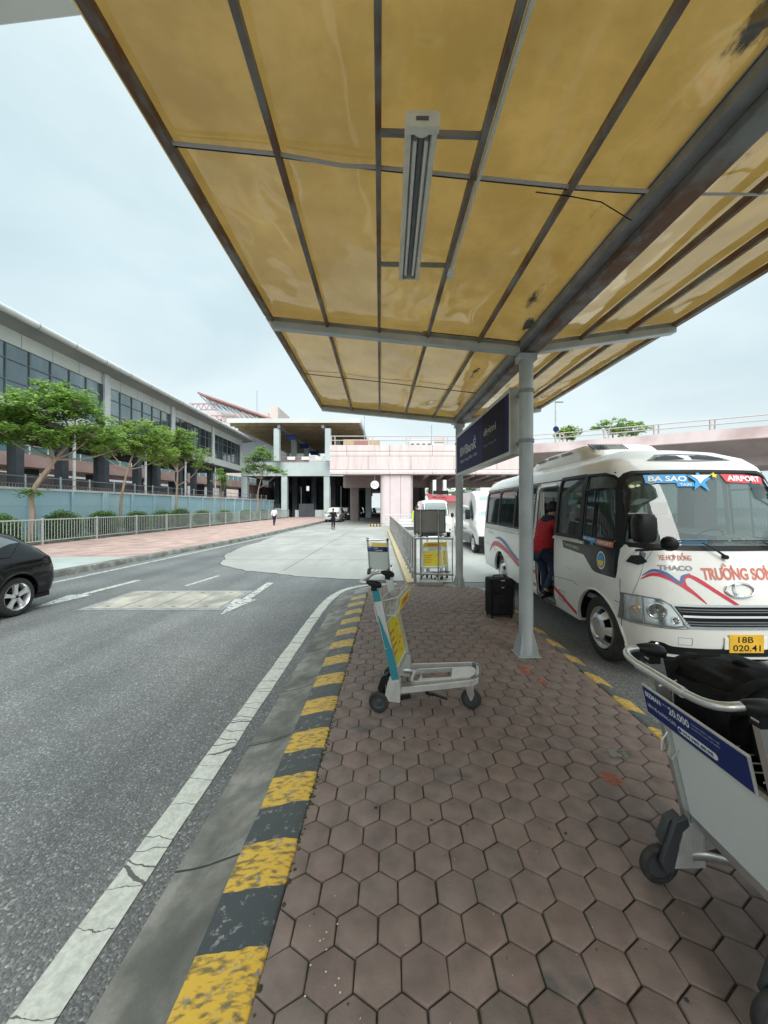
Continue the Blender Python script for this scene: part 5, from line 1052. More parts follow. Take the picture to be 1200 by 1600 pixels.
def bring(z, d=0, n=28):
    f = frz(z) - d; r_ = rez(z) + d; h = hwz(z) - d; yc = min(-.95, f - .3); yr = max(-6.2, r_ + .3); pts = []
    def sp(v, e): return math.copysign(abs(v) ** e, v)
    for i in range(n + 1):
        a = math.pi * i / n; pts.append((h * sp(math.cos(a), 2 / BN), yc + (f - yc) * sp(math.sin(a), 2 / BN), z))
    for k in range(1, 12): pts.append((-h, yc + (yr - yc) * k / 12, z))
    for i in range(n + 1):
        a = math.pi + math.pi * i / n; pts.append((h * sp(math.cos(a), 2 / 5), yr + (yr - r_) * sp(math.sin(a), 2 / 5), z))
    for k in range(1, 12): pts.append((h, yr + (yc - yr) * k / 12, z))
    return pts
bus = thing('minibus', 'cream white minibus with red and blue stripes and open side door at the kerb', 'bus', (3.48, 3.78, RZ), math.pi)
zs = [.33, .36, .42, .5, .62, .65, .8, .95, 1.1, 1.25, 1.38, 1.42, 1.5, 1.65, 1.8, 1.95, 2.1, 2.2, 2.27, 2.3, 2.34, 2.38, 2.42, 2.45, 2.48, 2.52, 2.545, 2.57, 2.59, 2.605, 2.62]
mb = MB(); mb.loft([bring(z) for z in zs])
body = part(mb, 'body', 'buswhite', bus, solid=.035, ang=30)
def ysl(poly, s_, a=.55, b=1.3): m_ = MB(); m_.prism(poly, lambda u, v, t: (s_ * t, u, v), a, b); return m_
def ypr(poly, a=-.75, b=.4): m_ = MB(); m_.prism(poly, lambda u, v, t: (u, t, v), a, b); return m_
WS = [(.945, 1.43), (.93, 1.6), (.875, 2.05), (.84, 2.16), (.78, 2.22), (.70, 2.245), (.3, 2.25), (0, 2.252)]
WS = WS + [(-x, z) for x, z in WS[::-1][1:]] + [(-.5, 1.412), (0, 1.408), (.5, 1.412)]
QW = [(-1.25, 1.46), (-.47, 1.46), (-.50, 1.75), (-.56, 2.0), (-.62, 2.12), (-.72, 2.2), (-.85, 2.235), (-1.25, 2.25)]
W2_ = rrect(-2.02, -1.31, 1.44, 2.25, .03)
DOOR = rrect(-2.80, -2.08, .36, 2.14, .04)
RW = [rrect(-4.02, -2.95, 1.42, 2.19, .05), rrect(-5.15, -4.06, 1.42, 2.19, .05), rrect(-6.3, -5.19, 1.42, 2.19, .09)]
cuts = [ypr(WS)]
arch = []
for s_ in (1, -1):
    cuts += [ysl(QW, s_)] + [ysl(p, s_) for p in RW]
    if s_ == 1: cuts += [ysl(W2_, 1), ysl(DOOR, 1)]
    else: cuts += [ysl(rrect(-2.9, -1.31, 1.44, 2.2, .05), -1)]
for y in (-.88, -4.97):
    for s_ in (1, -1):
        m_ = MB(); m_.cyl((s_ * .6, y, .36), (s_ * 1.3, y, .36), .475, 40); cuts.append(m_)
cuts.append(ypr(rrect(-.5, .5, 1.55, 2.1, .08), -7.2, -6.3))
cut(body, cuts)
# inside
mb = MB(); mb.box(-.93, .93, -6.4, -.75, .68, .74); mb.box(-.93, .93, -6.4, -.3, .45, .5) if False else None
part(mb, 'floor', 'interior', bus, smooth=False)
mb = MB(); mb.box(.1, .9, -2.85, -2.03, .36, .42); mb.box(.1, .65, -2.85, -2.03, .42, .62); mb.box(.08, .1, -2.85, -2.03, .4, .75); part(mb, 'door_step', 'greypl', bus, bevel=.01)
mb = MB(); mb.prism([(-.28, .9), (-.28, 1.36), (-.42, 1.42), (-.85, 1.36), (-.9, 1.1), (-.75, .74), (-.3, .74)], lambda u, v, t: (t, u, v), -.84, .84); part(mb, 'dashboard', 'greypl', bus, bevel=.03, seg=2)
mb = MB(); mb.lathe([(.19, -.012), (.2, 0), (.19, .012), (.18, 0)], (0, 0, 0), 'Y', 28, closed=True); mb.bar((-.19, 0, 0), (.19, 0, 0), .03, .02); mb.bar((0, 0, 0), (0, .25, -.06), .04, .04)
T = Matrix.Translation((-.48, -1.05, 1.42)) @ Matrix.Rotation(R(-40), 4, 'X'); mb.v = [tuple(T @ Vector(p)) for p in mb.v]; part(mb, 'steering_wheel', 'black', bus)
def seat(x, y, n='seat', w=.21):
    mb = MB(); mb.box(x - w, x + w, y - .22, y + .22, .98, 1.1); mb.box(x - .05, x + .05, y - .1, y + .1, .72, .98)
    T = Matrix.Translation((x, y - .24, 1.08)) @ Matrix.Rotation(R(12), 4, 'X'); mb.box(-w, w, -.05, .05, 0, .62, T); mb.box(-.13, .13, -.04, .04, .65, .84, T); mb.box(-.03, .03, -.01, .01, .6, .7, T)
    part(mb, n, 'seat', bus, bevel=.03, seg=2)
seat(-.48, -1.55); seat(.5, -1.4)
for y in (-2.6, -3.35, -4.1, -4.85, -5.6):
    for x in (-.68, -.24, .68):
        if x > .5 and y > -3: continue
        seat(x, y)
mb = MB(); mb.cyl((.42, -2.0, .7), (.42, -2.0, 2.3), .016, 10); mb.cyl((.86, -2.06, .5), (.86, -2.06, 2.0), .014, 10); part(mb, 'grab_pole', 'chrome', bus)
mb = MB(); cw = [(.62, -1.35 - k * .022, 0) for k in range(26)]   # curtain by the second window
rg = [[(.80 - .05 * (z - 1.4) + .025 * math.sin(k * 1.9), -1.36 - k * (.022 - .006 * math.sin((z - 1.4) * 3.4)), z) for k in range(26)] for z in (1.46, 1.6, 1.8, 2.0, 2.2)]
mb.loft(rg, cap=False, closed=False); part(mb, 'curtain', 'teal', bus, solid=.004)
# glass
def gl_side(name, y0, y1, z0, z1, s_, m='glass', d=-.016, ny=10, nz_=8):
    m_ = MB()
    for j in range(nz_ + 1):
        for i in range(ny + 1):
            z = z0 + (z1 - z0) * j / nz_; y = y0 + (y1 - y0) * i / ny; y = min(y, frz(z) - .02); m_.v.append(bside(y, z, d, s_))
    m_.f = [(j * (ny + 1) + i, j * (ny + 1) + i + 1, (j + 1) * (ny + 1) + i + 1, (j + 1) * (ny + 1) + i) for j in range(nz_) for i in range(ny)]
    return part(m_, name, m, bus, ang=180)
mb = MB(); nx = 40
for j in range(15):
    z = 1.39 + (2.27 - 1.39) * j / 14; xm = float(np.interp(z, [1.39, 1.6, 2.05, 2.2, 2.27], [.958, .942, .895, .86, .83]))
    for i in range(nx + 1): x = -xm + 2 * xm * i / nx; p = bfront(x, z); mb.v.append((p[0] * .985, p[1] - .02, z))
mb.f = [(j * (nx + 1) + i, j * (nx + 1) + i + 1, (j + 1) * (nx + 1) + i + 1, (j + 1) * (nx + 1) + i) for j in range(14) for i in range(nx)]
ws = part(mb, 'windscreen', 'wglass', bus, ang=180)
gl_side('side_window', -1.27, -.46, 1.44, 2.26, 1); gl_side('side_window', -2.04, -1.29, 1.42, 2.27, 1); gl_side('side_window', -1.27, -.46, 1.44, 2.26, -1, ); gl_side('side_window', -2.95, -1.29, 1.42, 2.22, -1)
for p in RW:
    for s_ in (1, -1): gl_side('side_window', min(q[0] for q in p) - .015, max(q[0] for q in p) + .015, 1.40, 2.20, s_)
mb = MB(); mb.add([(-.52, -6.70, 1.53), (.52, -6.70, 1.53), (.52, -6.68, 2.12), (-.52, -6.68, 2.12)], [(0, 1, 2, 3)]); part(mb, 'rear_window', 'glass', bus, smooth=False)
# trims and black surrounds lying on the skin
def skin_ring(outer, inner, fn, name, m, parent=None, d=.004, sub=6):
    """band between two outlines with the same number of points, draped on the body"""
    def dens(p):
        o = []
        for a, b in zip(p, p[1:] + p[:1]):
            for k in range(sub): o.append((a[0] + (b[0] - a[0]) * k / sub, a[1] + (b[1] - a[1]) * k / sub))
        return o
    O, I = dens(outer), dens(inner); n = len(O); m_ = MB()
    m_.v = [fn(u, v, d) for u, v in O] + [fn(u, v, d) for u, v in I] + [fn(u, v, d - .012) for u, v in I]
    m_.f = [(i, (i + 1) % n, n + (i + 1) % n, n + i) for i in range(n)] + [(n + i, n + (i + 1) % n, 2 * n + (i + 1) % n, 2 * n + i) for i in range(n)]
    return part(m_, name, m, parent or bus, ang=60)
def skin_poly(poly, fn, name, m, parent=None, d=.004, step=.05):
    """filled outline draped on the body: cut into columns, then cells"""
    us = [p[0] for p in poly]; u0, u1 = min(us), max(us); n = max(2, int((u1 - u0) / step)); m_ = MB(); cols_ = []
    for i in range(n + 1):
        u = u0 + (u1 - u0) * (i + (.001 if i == 0 else -.001 if i == n else 0)) / n; hits = []
        for a, b in zip(poly, poly[1:] + poly[:1]):
            if (a[0] - u) * (b[0] - u) < 0: hits.append(a[1] + (b[1] - a[1]) * (u - a[0]) / (b[0] - a[0]))
        cols_.append((u, min(hits), max(hits)) if hits else (u, 0, 0))
    vd = max(c_[2] - c_[1] for c_ in cols_); k = max(1, int(vd / step))
    for u, a, b in cols_:
        for j in range(k + 1): m_.v.append(fn(u, a + (b - a) * j / k, d))
    m_.f = [(i * (k + 1) + j, (i + 1) * (k + 1) + j, (i + 1) * (k + 1) + j + 1, i * (k + 1) + j + 1) for i in range(n) for j in range(k)]
    return part(m_, name, m, parent or bus, ang=60)
def grow(poly, g_):
    c = (sum(p[0] for p in poly) / len(poly), sum(p[1] for p in poly) / len(poly))
    hx = max(abs(p[0] - c[0]) for p in poly); hy = max(abs(p[1] - c[1]) for p in poly)
    return [(c[0] + (p[0] - c[0]) * (1 + g_ / hx), c[1] + (p[1] - c[1]) * (1 + g_ / hy)) for p in poly]
skin_ring(grow(WS, .022), grow(WS, -.03), bfront, 'windscreen_seal', 'black', ws, .004)
S1 = lambda u, v, d=0: bside(u, v, d, 1)
S2 = lambda u, v, d=0: bside(u, v, d, -1)
for f_ in (S1, S2):
    skin_ring(grow(QW, .03), grow(QW, -.018), f_, 'window_frame', 'black', bus)
    skin_poly([(-1.78, 1.375), (-1.75, 1.26), (-1.15, 1.23), (-.95, 1.08), (-.88, 1.055), (-.47, 1.05), (-.44, 1.455), (-1.28, 1.455), (-1.3, 1.375)], f_, 'lower_quarter_panel', 'busblack', bus, .005)
    skin_poly([(-1.33, 1.46), (-1.33, 2.24), (-1.235, 2.24), (-1.235, 1.46)], f_, 'window_pillar', 'black', bus, .005)
    for p in RW: skin_ring(grow(p, .024), grow(p, -.02), f_, 'window_frame', 'black', bus)
    skin_poly([(-6.4, 2.195), (-6.4, 2.225), (-2.85, 2.235), (-2.85, 2.195)], f_, 'window_top_band', 'busblack', bus, .004)
    m_ = MB(); m_.tube([f_(-6.42 + k * .3, 2.245, .004) for k in range(20)], .008, 6); part(m_, 'drip_rail', 'black', bus)
    m_ = MB(); m_.tube([f_(-1.235, 2.06, .004), f_(-.9, 2.06, .004), f_(-.6, 2.06, .004)], .014, 6); m_.tube([f_(-.97, 1.47, .002), f_(-.97, 2.06, .002)], .010, 6); part(m_, 'window_bar', 'black', bus)
skin_ring(grow(W2_, .03), grow(W2_, -.02), S1, 'window_frame', 'black', bus)
skin_ring(grow(DOOR, .02), DOOR, S1, 'door_frame', 'black', bus)
skin_poly([(-2.72, 2.17), (-2.72, 2.2), (-2.14, 2.2), (-2.14, 2.17)], S1, 'door_header', 'buschrome', bus, .02)
for (a, b) in ((-2.07, -1.15), (-6.35, -2.85)):
    m_ = MB(); rg = [[S1(y, 1.362, .001), S1(y, 1.366, .022), S1(y, 1.398, .022), S1(y, 1.402, .001)] for y in np.linspace(a, b, 14)]; m_.loft(rg); part(m_, 'belt_bar', 'aluw', bus)
# folded door leaves inside the opening
dr = MB(); dr.box(.56, .93, -2.82, -2.79, .5, 2.1); dr.box(.5, .9, -2.77, -2.74, .5, 2.1); part(dr, 'door', 'buswhite', bus, bevel=.01)
dr = MB(); dr.box(.60, .89, -2.738, -2.734, 1.1, 2.0); part(dr, 'door_glass', 'cglass', bus, smooth=False)
# stripes: tapered ribbons draped on side and front
def ribbon(pts, ws_, fn, name, m, d=.004, n=8):
    P_ = smooth_path([(a, b, 0) for a, b in pts], n); m_ = MB(); N_ = len(P_)
    for i, p in enumerate(P_):
        t = (P_[min(i + 1, N_ - 1)] - P_[max(i - 1, 0)]).normalized(); nn = Vector((-t.y, t.x, 0)); w = float(np.interp(i / (N_ - 1), np.linspace(0, 1, len(ws_)), ws_))
        m_.v += [fn(p.x + nn.x * w, p.y + nn.y * w, d), fn(p.x, p.y, d), fn(p.x - nn.x * w, p.y - nn.y * w, d)]
    for i in range(N_ - 1):
        for q in (0, 1): m_.f.append((3 * i + q, 3 * i + q + 1, 3 * i + q + 4, 3 * i + q + 3))
    return part(m_, name, m, bus, ang=60)
RS = [(-5.9, .72), (-5.55, .93), (-5.15, .975), (-4.7, .93), (-4.25, .85), (-3.75, .72), (-3.3, .68), (-2.95, .72), (-2.83, .72)]
for f_ in (S1, S2):
    ribbon(RS, [.004, .05, .06, .055, .05, .045, .04, .035, .03], f_, 'red_stripe', 'red')
    ribbon([(-5.35, 1.10), (-4.95, 1.12), (-4.5, 1.03), (-4.1, .90), (-3.7, .80), (-3.4, .76)], [.003, .035, .045, .04, .03, .004], f_, 'blue_stripe', 'blue', .0055)
    ribbon([(-2.07, .615), (-1.8, .54), (-1.5, .44), (-1.37, .40)], [.03, .028, .026, .024], f_, 'red_stripe', 'red')
ribbon([(-3.7, .63), (-3.2, .52), (-2.95, .50), (-2.83, .50)], [.003, .03, .03, .03], S1, 'red_stripe', 'red')
def gline(pts, fn, name='panel_gap', w=.0035, m='black'):
    m_ = MB(); P_ = []
    for a, b in zip(pts, pts[1:]):
        for k in range(10): P_.append((a[0] + (b[0] - a[0]) * k / 10, a[1] + (b[1] - a[1]) * k / 10))
    P_.append(pts[-1]); m_.tube([fn(u, v, .0) for u, v in P_], w, 4); part(m_, name, m, bus)
for f_ in (S1, S2):
    for pts in ([(-2.06, .79), (-1.45, .83), (-1.33, .80)], [(-.52, .80), (-.42, .79)], [(-6.4, .92), (-5.5, .88), (-5.4, .8)], [(-4.5, .78), (-2.85, .80)], [(-.44, 1.05), (-.42, .62), (-.42, .4)], [(-1.9, .62), (-1.9, .48), (-1.74, .48), (-1.74, .62), (-1.9, .62)], [(-6.35, 1.3), (-2.9, 1.3)]):
        gline(pts, f_)
    m_ = MB(); m_.tube([f_(-.42 - k * .05, .79 - .0 * k, .006) for k in range(2)], .004, 4)
    for yc_ in (-.88, -4.97):
        m_ = MB(); pts = [(yc_ + .482 * math.cos(R(a)), .36 + .482 * math.sin(R(a))) for a in range(-4, 185, 7)]; m_.tube([f_(u, v, .0) for u, v in pts], .016, 8); part(m_, 'wheel_arch_lip', 'buswhite', bus)
for yc_ in (-.88, -4.97):
    for s_ in (1, -1):
        m_ = MB(); vs = []
        for a in range(0, 181, 10):
            for x in (.45, .965): vs.append((s_ * x, yc_ + .485 * math.cos(R(a)), .36 + .485 * math.sin(R(a))))
        m_.add(vs, [(2 * i, 2 * i + 1, 2 * i + 3, 2 * i + 2) for i in range(18)] + [tuple(range(0, 38, 2))]); part(m_, 'wheel_housing', 'black', bus)
    wheel(bus, (.84, yc_, .385), .385, .21, 1, 'bus'); wheel(bus, (-.84, yc_, .385), .385, .21, -1, 'bus')
mb = MB(); mb.box(-.85, .85, -6.5, -.4, .38, .5); mb.cyl((-.8, -.88, .36), (.8, -.88, .36), .06, 8); mb.cyl((-.8, -4.97, .36), (.8, -4.97, .36), .08, 8); part(mb, 'chassis', 'black', bus, smooth=False)
# nose details
F = bfront
HL = [(.965, .905), (.892, .912), (.744, .902), (.665, .85), (.61, .765), (.561, .661), (.636, .642), (.892, .636), (.972, .632)]
for s_ in (1, -1):
    Fm = (lambda u, v, d=0, s_=s_: (s_ * F(u, v)[0] * (1 + d * .5), F(u, v)[1] + d, v))
    hs_ = skin_poly(HL, Fm, 'headlight', 'reflector', bus, .003, .02)
    for (cx, cz, r_, nm) in ((.78, .785, .083, 'main_lamp'), (.648, .705, .036, 'small_lamp'), (.915, .77, .04, 'indicator')):
        p = Fm(cx, cz); m_ = MB(); c = (p[0], p[1] + .006, cz); tilt = .35 if nm != 'indicator' else 1.0
        def rd(rr, dd): return [(c[0] + rr * math.cos(a) * (1 - .25 * tilt) , c[1] + dd - abs(rr * math.cos(a)) * 0 - s_ * rr * math.cos(a) * (.55 if nm != 'indicator' else 1.1), c[2] + rr * math.sin(a)) for a in [2 * math.pi * k / 24 for k in range(24)]]
        m_.loft([rd(r_, 0), rd(r_ * 1.0, .010), rd(r_ * .88, .012), rd(r_ * .8, .002), rd(r_ * .5, -.0), rd(.006, .004)]); part(m_, nm, 'chrome' if nm != 'indicator' else 'reflector', hs_)
        if nm == 'indicator': m_ = MB(); m_.sphere((c[0], c[1] + .012, c[2] + .005), .02, 10, 6, (1, .8, 1)); part(m_, 'bulb', 'amber', hs_)
        else: m_ = MB(); m_.sphere((c[0], c[1] + .014, c[2]), r_ * .3, 12, 8, (1, .6, 1)); part(m_, 'bulb', 'lens', hs_)
    skin_poly(HL, Fm, 'lamp_lens', 'lens', hs_, .024, .03)
    skin_ring(grow(HL, .008), grow(HL, -.006), Fm, 'lamp_seal', 'greypl', hs_, .0125, 2)
    m_ = MB(); m_.tube([Fm(.868 , .64 + .0 + k * .045, .02) for k in range(7)], .006, 6); part(m_, 'lamp_divider', 'steel_dk', hs_)
    for f2 in ([(.95, 1.0), (.75, .985), (.6, .93)],):
        pass
GR = [(-.655, .855), (.655, .855), (.60, .755), (.53, .652), (-.53, .652), (-.60, .755)]
gr_ = skin_poly(GR, F, 'grille', 'busblack', bus, .004, .04)
skin_ring(grow(GR, .014), grow(GR, -.008), F, 'grille_surround', 'buschrome', gr_, .012, 6)
for z, h_, m_n in ((.757, .017, 'chrome'), (.80, .004, 'greypl'), (.822, .004, 'greypl'), (.705, .004, 'greypl'), (.682, .004, 'greypl')):
    m_ = MB(); xm = .6 - (.79 - z) * .45; m_.loft([[F(x, z - h_, .004), F(x, z - h_ * .6, .024), F(x, z + h_ * .6, .024), F(x, z + h_, .004)] for x in np.linspace(-xm, xm, 24)]); part(m_, 'grille_bar', m_n, gr_)
m_ = MB()
for k in range(60): x = -.58 + k * .0197; m_.bar(F(x, .668, .010), F(x, .845, .010), .0035, .004, (0, 1, 0))
part(m_, 'grille_mesh', 'black', gr_, smooth=False)
IN = [(.845, .42), (.82, .47), (.74, .475), (.68, .445), (.3, .44), (-.3, .44), (-.68, .445), (-.74, .475), (-.82, .47), (-.845, .42), (-.80, .365), (-.5, .358), (.5, .358), (.80, .365)]
skin_poly(IN, F, 'lower_intake', 'busblack', bus, .005, .03)
for s_ in (1, -1):
    m_ = MB(); p = F(.775, .425); m_.lathe([(.036, 0), (.038, .012), (.03, .016), (.002, .01)], (s_ * p[0], p[1] + .006, .425), 'Y', 20); part(m_, 'fog_lamp', 'chrome', bus)
    gline([(s_ * .62, .54), (s_ * .50, .54), (s_ * .50, .468), (s_ * .62, .468), (s_ * .62, .54)], F, 'tow_cover_gap', .002, 'greypl')
    gline([(s_ * .45, .645), (s_ * .6, .625), (s_ * .97, .615)], F, 'bumper_gap', .003)
    gline([(s_ * .71, 1.42), (s_ * .82, 1.25), (s_ * .92, .92)], F, 'bonnet_gap', .0022, 'greypl')
mb = MB(); mb.box(-.17, .17, .012, .018, .41, .59); pl_ = part(mb, 'number_plate', 'plate', bus, bevel=.004)
mb = MB(); mb.box(-.21, .21, .001, .012, .44, .56); part(mb, 'plate_bracket', 'buswhite', bus, bevel=.004)
FX = lambda x0, z0, d: (lambda u, v: (x0 - u, d, z0 + v))        # text runs towards -x seen from the front
put_text('18B', .15, .06, FX(.085, .51, .0195), 'plate_text', 'black', pl_, .012)
put_text('020.41', .27, .062, FX(.135, .428, .0195), 'plate_text', 'black', pl_, .012)
FT = lambda x0, z0, d=.005, sl=0: (lambda u, v: F(x0 - u, z0 + v - sl * u, d))
put_viet('XE HOP DONG', [(4, ('horn', 'dot')), (7, ('bar',)), (8, ('circ', 'cgrave'))], .30, .052, FT(.70, 1.292, .004), 'lettering', 'redprint', bus, .015)
put_text('THACO', .31, .05, FT(.725, 1.192, .005), 'lettering', 'steel_dk', bus, .03)
put_viet('TRUONG SON', [(2, ('horn',)), (3, ('horn', 'grave')), (8, ('horn',))], .72, .118, FT(.335, 1.105, .004), 'lettering', 'redprint', bus, .03)
ribbon([(.86, 1.085), (.767, 1.145), (.644, 1.116), (.494, 1.018), (.34, .875)], [.002, .018, .022, .022, .003], F, 'red_stripe', 'red', .0025)
ribbon([(.40, .92), (.49, 1.02), (.515, 1.10), (.469, 1.141), (.386, 1.106), (.226, .992), (.035, .862)], [.003, .008, .012, .016, .020, .018, .014], F, 'red_stripe', 'red', .0035)
ribbon([(.85, 1.12), (.762, 1.184), (.66, 1.155), (.557, 1.075), (.52, 1.135), (.445, 1.165)], [.002, .013, .017, .014, .012, .003], F, 'blue_stripe', 'blue', .0045)
for s_ in (1, -1):
    skin_poly([(s_ * .94, 1.25), (s_ * .9, 1.33), (s_ * .82, 1.33), (s_ * .80, 1.27), (s_ * .86, 1.225)], lambda u, v, d=0: F(u, v, d), 'mirror_mount', 'black', bus, .02, .03)
mb = MB(); ring = []
def el(a, rx, rz_, x0=0): p = F(x0 + rx * math.cos(a), 1.01 + rz_ * math.sin(a), .012); return p
mb.tube([el(2 * math.pi * k / 36, .142, .068) for k in range(36)], .011, 8, closed=True)
mb.tube([F(.055 - .012 * abs(t) / .06 * (1 if t < 0 else 1), 1.01 + t, .012) for t in np.linspace(-.066, .066, 8)], .012, 8); mb.tube([F(.055 - .10 * (1 - math.cos(t)), 1.01 + .055 * math.sin(t) * 1.1, .012) for t in np.linspace(-1.4, 1.4, 12)], .007, 6)
part(mb, 'front_emblem', 'chrome', bus)
# stickers on the windscreen
G = lambda u, v, d=0: (F(u, v)[0] * .985, F(u, v)[1] - .02 + d, v)
GT = lambda x0, z0, d=.006, sl=0: (lambda u, v: G(x0 - u, z0 + v - sl * u, d))
st = skin_poly([(.63, 2.11), (.63, 2.205), (.16, 2.21), (.16, 2.115)], G, 'blue_banner', 'sky_blue', ws, .016, .03)
put_text('BA SAO', .43, .062, GT(.60, 2.13, .020, .0), 'lettering', 'letter', ws, .035, .15)
skin_poly([(.30, 2.07), (.30, 2.12), (.10, 2.12), (.10, 2.07)], G, 'blue_banner', 'sky_blue', ws, .016, .03)
put_text('TAXI', .13, .030, GT(.27, 2.078, .020, .0), 'lettering', 'letter', ws, .02)
def star(cx, cz, r_, fn, name, m, par, rot=0, k=.4, d=.006):
    m_ = MB(); pts = []
    for i in range(10):
        a = math.pi / 2 + rot + i * math.pi / 5; q = r_ if i % 2 == 0 else r_ * k; pts.append((cx + q * math.cos(a), cz + q * math.sin(a)))
    m_.v = [fn(cx, cz, d + .002)] + [fn(u, v, d) for u, v in pts]; m_.f = [(0, 1 + i, 1 + (i + 1) % 10) for i in range(10)]
    return part(m_, name, m, par, smooth=False)
star(.03, 2.14, .14, G, 'blue_star', 'sky_blue', ws, .12, .4, .023)
m_ = MB(); m_.v = [G(u, v, .028) for u, v in ((.12, 2.20), (-.12, 2.205), (-.01, 2.145), (.045, 2.10), (.055, 2.15))]; m_.f = [(0, 1, 2, 4), (2, 3, 4)]; part(m_, 'white_star', 'letter', ws, smooth=False)
star(-.15, 2.20, .04, G, 'yellow_star', 'ystar', ws, .2, .42, .030)
skin_poly([(-.24, 2.215), (-.27, 2.12), (-.74, 2.10), (-.76, 2.185), (-.5, 2.21)], G, 'red_banner', 'redban', ws, .016, .03)
put_text('AIRPORT', .42, .062, GT(-.29, 2.138, .020, .03), 'lettering', 'letter', ws, .035, .15)
for q in (.765, .70):
    m_ = MB(); m_.v = [G(q, 2.075, .008)] + [G(q + .03 * math.cos(a), 2.075 + .022 * math.sin(a), .008) for a in [2 * math.pi * k / 16 for k in range(16)]]; m_.f = [(0, 1 + k, 1 + (k + 1) % 16) for k in range(16)]; part(m_, 'inspection_sticker', 'hivis', ws, smooth=False)
    m_ = MB(); m_.v = [G(q, 2.075, .010)] + [G(q + .02 * math.cos(a), 2.075 + .015 * math.sin(a), .010) for a in [2 * math.pi * k / 16 for k in range(16)]]; m_.f = [(0, 1 + k, 1 + (k + 1) % 16) for k in range(16)]; part(m_, 'sticker_centre', 'letter', ws, smooth=False)
mb = MB(); mb.box(.12, .5, -.33, -.30, 1.42, 1.50); part(mb, 'dashboard_card', 'sky_blue', bus, smooth=False)
mb = MB(); mb.sphere((-.35, -.5, 1.44), .16, 14, 8, (1.6, .8, .6)); part(mb, 'dashboard_cloth', 'cement', bus)
# wipers, mirrors
for xa, xb, xe in ((.10, .50, .28), (-.62, -.10, -.36)):
    mb = MB(); mb.tube([F(xa - .03, 1.335, .03), F(xa, 1.35, .05), F((xa + xe) / 2, 1.42, .055), F(xe, 1.475, .045)], [.018, .012, .008, .006], 8)
    mb.cyl(F(xa - .03, 1.33, -.01), F(xa - .03, 1.33, .045), .022, 12); part(mb, 'wiper_arm', 'black', bus)
    mb = MB(); mb.tube([F(x, 1.49 - .02 * (x - xe) * 0, .018 - .004) for x in np.linspace(xe - .3, xe + .3, 12)], .007, 6); mb.tube([F(xe - .15, 1.49, .03), F(xe, 1.495, .045), F(xe + .15, 1.49, .03)], .006, 6); part(mb, 'wiper_blade', 'black', bus)
for s_ in (1, -1):
    mr = MB(); rg = []
    for z, w_, dd in ((0, .05, .05), (.02, .086, .075), (.06, .10, .09), (.18, .108, .095), (.25, .103, .085), (.29, .085, .065), (.303, .04, .03)):
        rg.append([(s_ * (.90 + .02 + a_ * w_), -.12 + b_ * dd, 1.475 + z) for a_, b_ in [(math.copysign(abs(math.cos(t)) ** .6, math.cos(t)), math.copysign(abs(math.sin(t)) ** .6, math.sin(t))) for t in [2 * math.pi * k / 20 for k in range(20)]]])
    mr.loft(rg); mo = part(mr, 'wing_mirror', 'black', bus, ang=50)
    mr = MB(); mr.add([(s_ * .82, -.215, 1.51), (s_ * 1.02, -.215, 1.51), (s_ * 1.02, -.215, 1.78), (s_ * .82, -.215, 1.78)], [(0, 1, 2, 3)]); part(mr, 'mirror_glass', 'chrome', mo, smooth=False)
    mr = MB(); mr.tube([(s_ * .84, -.42, 1.37), (s_ * .87, -.24, 1.39), (s_ * .86, -.12, 1.41), (s_ * .78, -.06, 1.42), (s_ * .72, -.04, 1.44)], .014, 8); mr.tube([(s_ * .9, -.13, 1.40), (s_ * .9, -.12, 1.5)], .014, 8); part(mr, 'mirror_arm', 'black', mo)
    if s_ == 1:
        mr = MB(); rg = [[(.71 + r_ * math.cos(a) * .9, -.04 + o_ - r_ * .2 * math.cos(a), 1.475 + r_ * math.sin(a)) for a in [2 * math.pi * k / 20 for k in range(20)]] for r_, o_ in ((.03, .06), (.058, .045), (.072, .01), (.075, -.03), (.068, -.035))]; mr.loft(rg); part(mr, 'round_mirror', 'black', mo)
# side badge, label, window stickers
S1T = lambda y0, z0, d=.008, sl=0: (lambda u, v: S1(y0 + u, z0 + v + sl * u, d))
put_text('THACO HB73S', .42, .035, S1T(-1.70, 1.30, .008, -.055), 'side_badge', 'letter', bus, .01)
skin_poly([(-1.18, 1.43), (-1.18, 1.475), (-.87, 1.46), (-.87, 1.40)], S1, 'blue_sticker', 'sky_blue', bus, .008); put_text('BA SAO', .26, .03, S1T(-1.16, 1.435, .0105, -.03), 'sticker_text', 'letter', bus, .02)
star(-.95, 1.41, .06, S1, 'blue_star', 'sky_blue', bus, 0, .42, .010)
skin_poly([(-.86, 1.46), (-.86, 1.395), (-.55, 1.38), (-.55, 1.445)], S1, 'pink_sticker', 'redprint', bus, .008); put_text('AIRPORT', .26, .035, S1T(-.835, 1.41, .0105, -.06), 'sticker_text', 'letter', bus, .02)
def disc(cy, cz, ry, rz_, name, m, d):
    m_ = MB(); m_.v = [S1(cy, cz, d)] + [S1(cy + ry * math.cos(a), cz + rz_ * math.sin(a), d) for a in [2 * math.pi * k / 28 for k in range(28)]]; m_.f = [(0, 1 + k, 1 + (k + 1) % 28) for k in range(28)]; return part(m_, name, m, bus, smooth=False)
disc(-.74, 1.215, .085, .105, 'round_badge', 'letter', .008); disc(-.74, 1.215, .070, .088, 'round_badge_rim', 'blue', .0095)
m_ = MB(); m_.v = [S1(-.74 + .055 * math.cos(a), 1.215 + .07 * math.sin(a), .011) for a in [math.pi + math.pi * k / 12 for k in range(13)]]; m_.f = [tuple(range(13))]; part(m_, 'round_badge_base', 'ystar', bus, smooth=False)
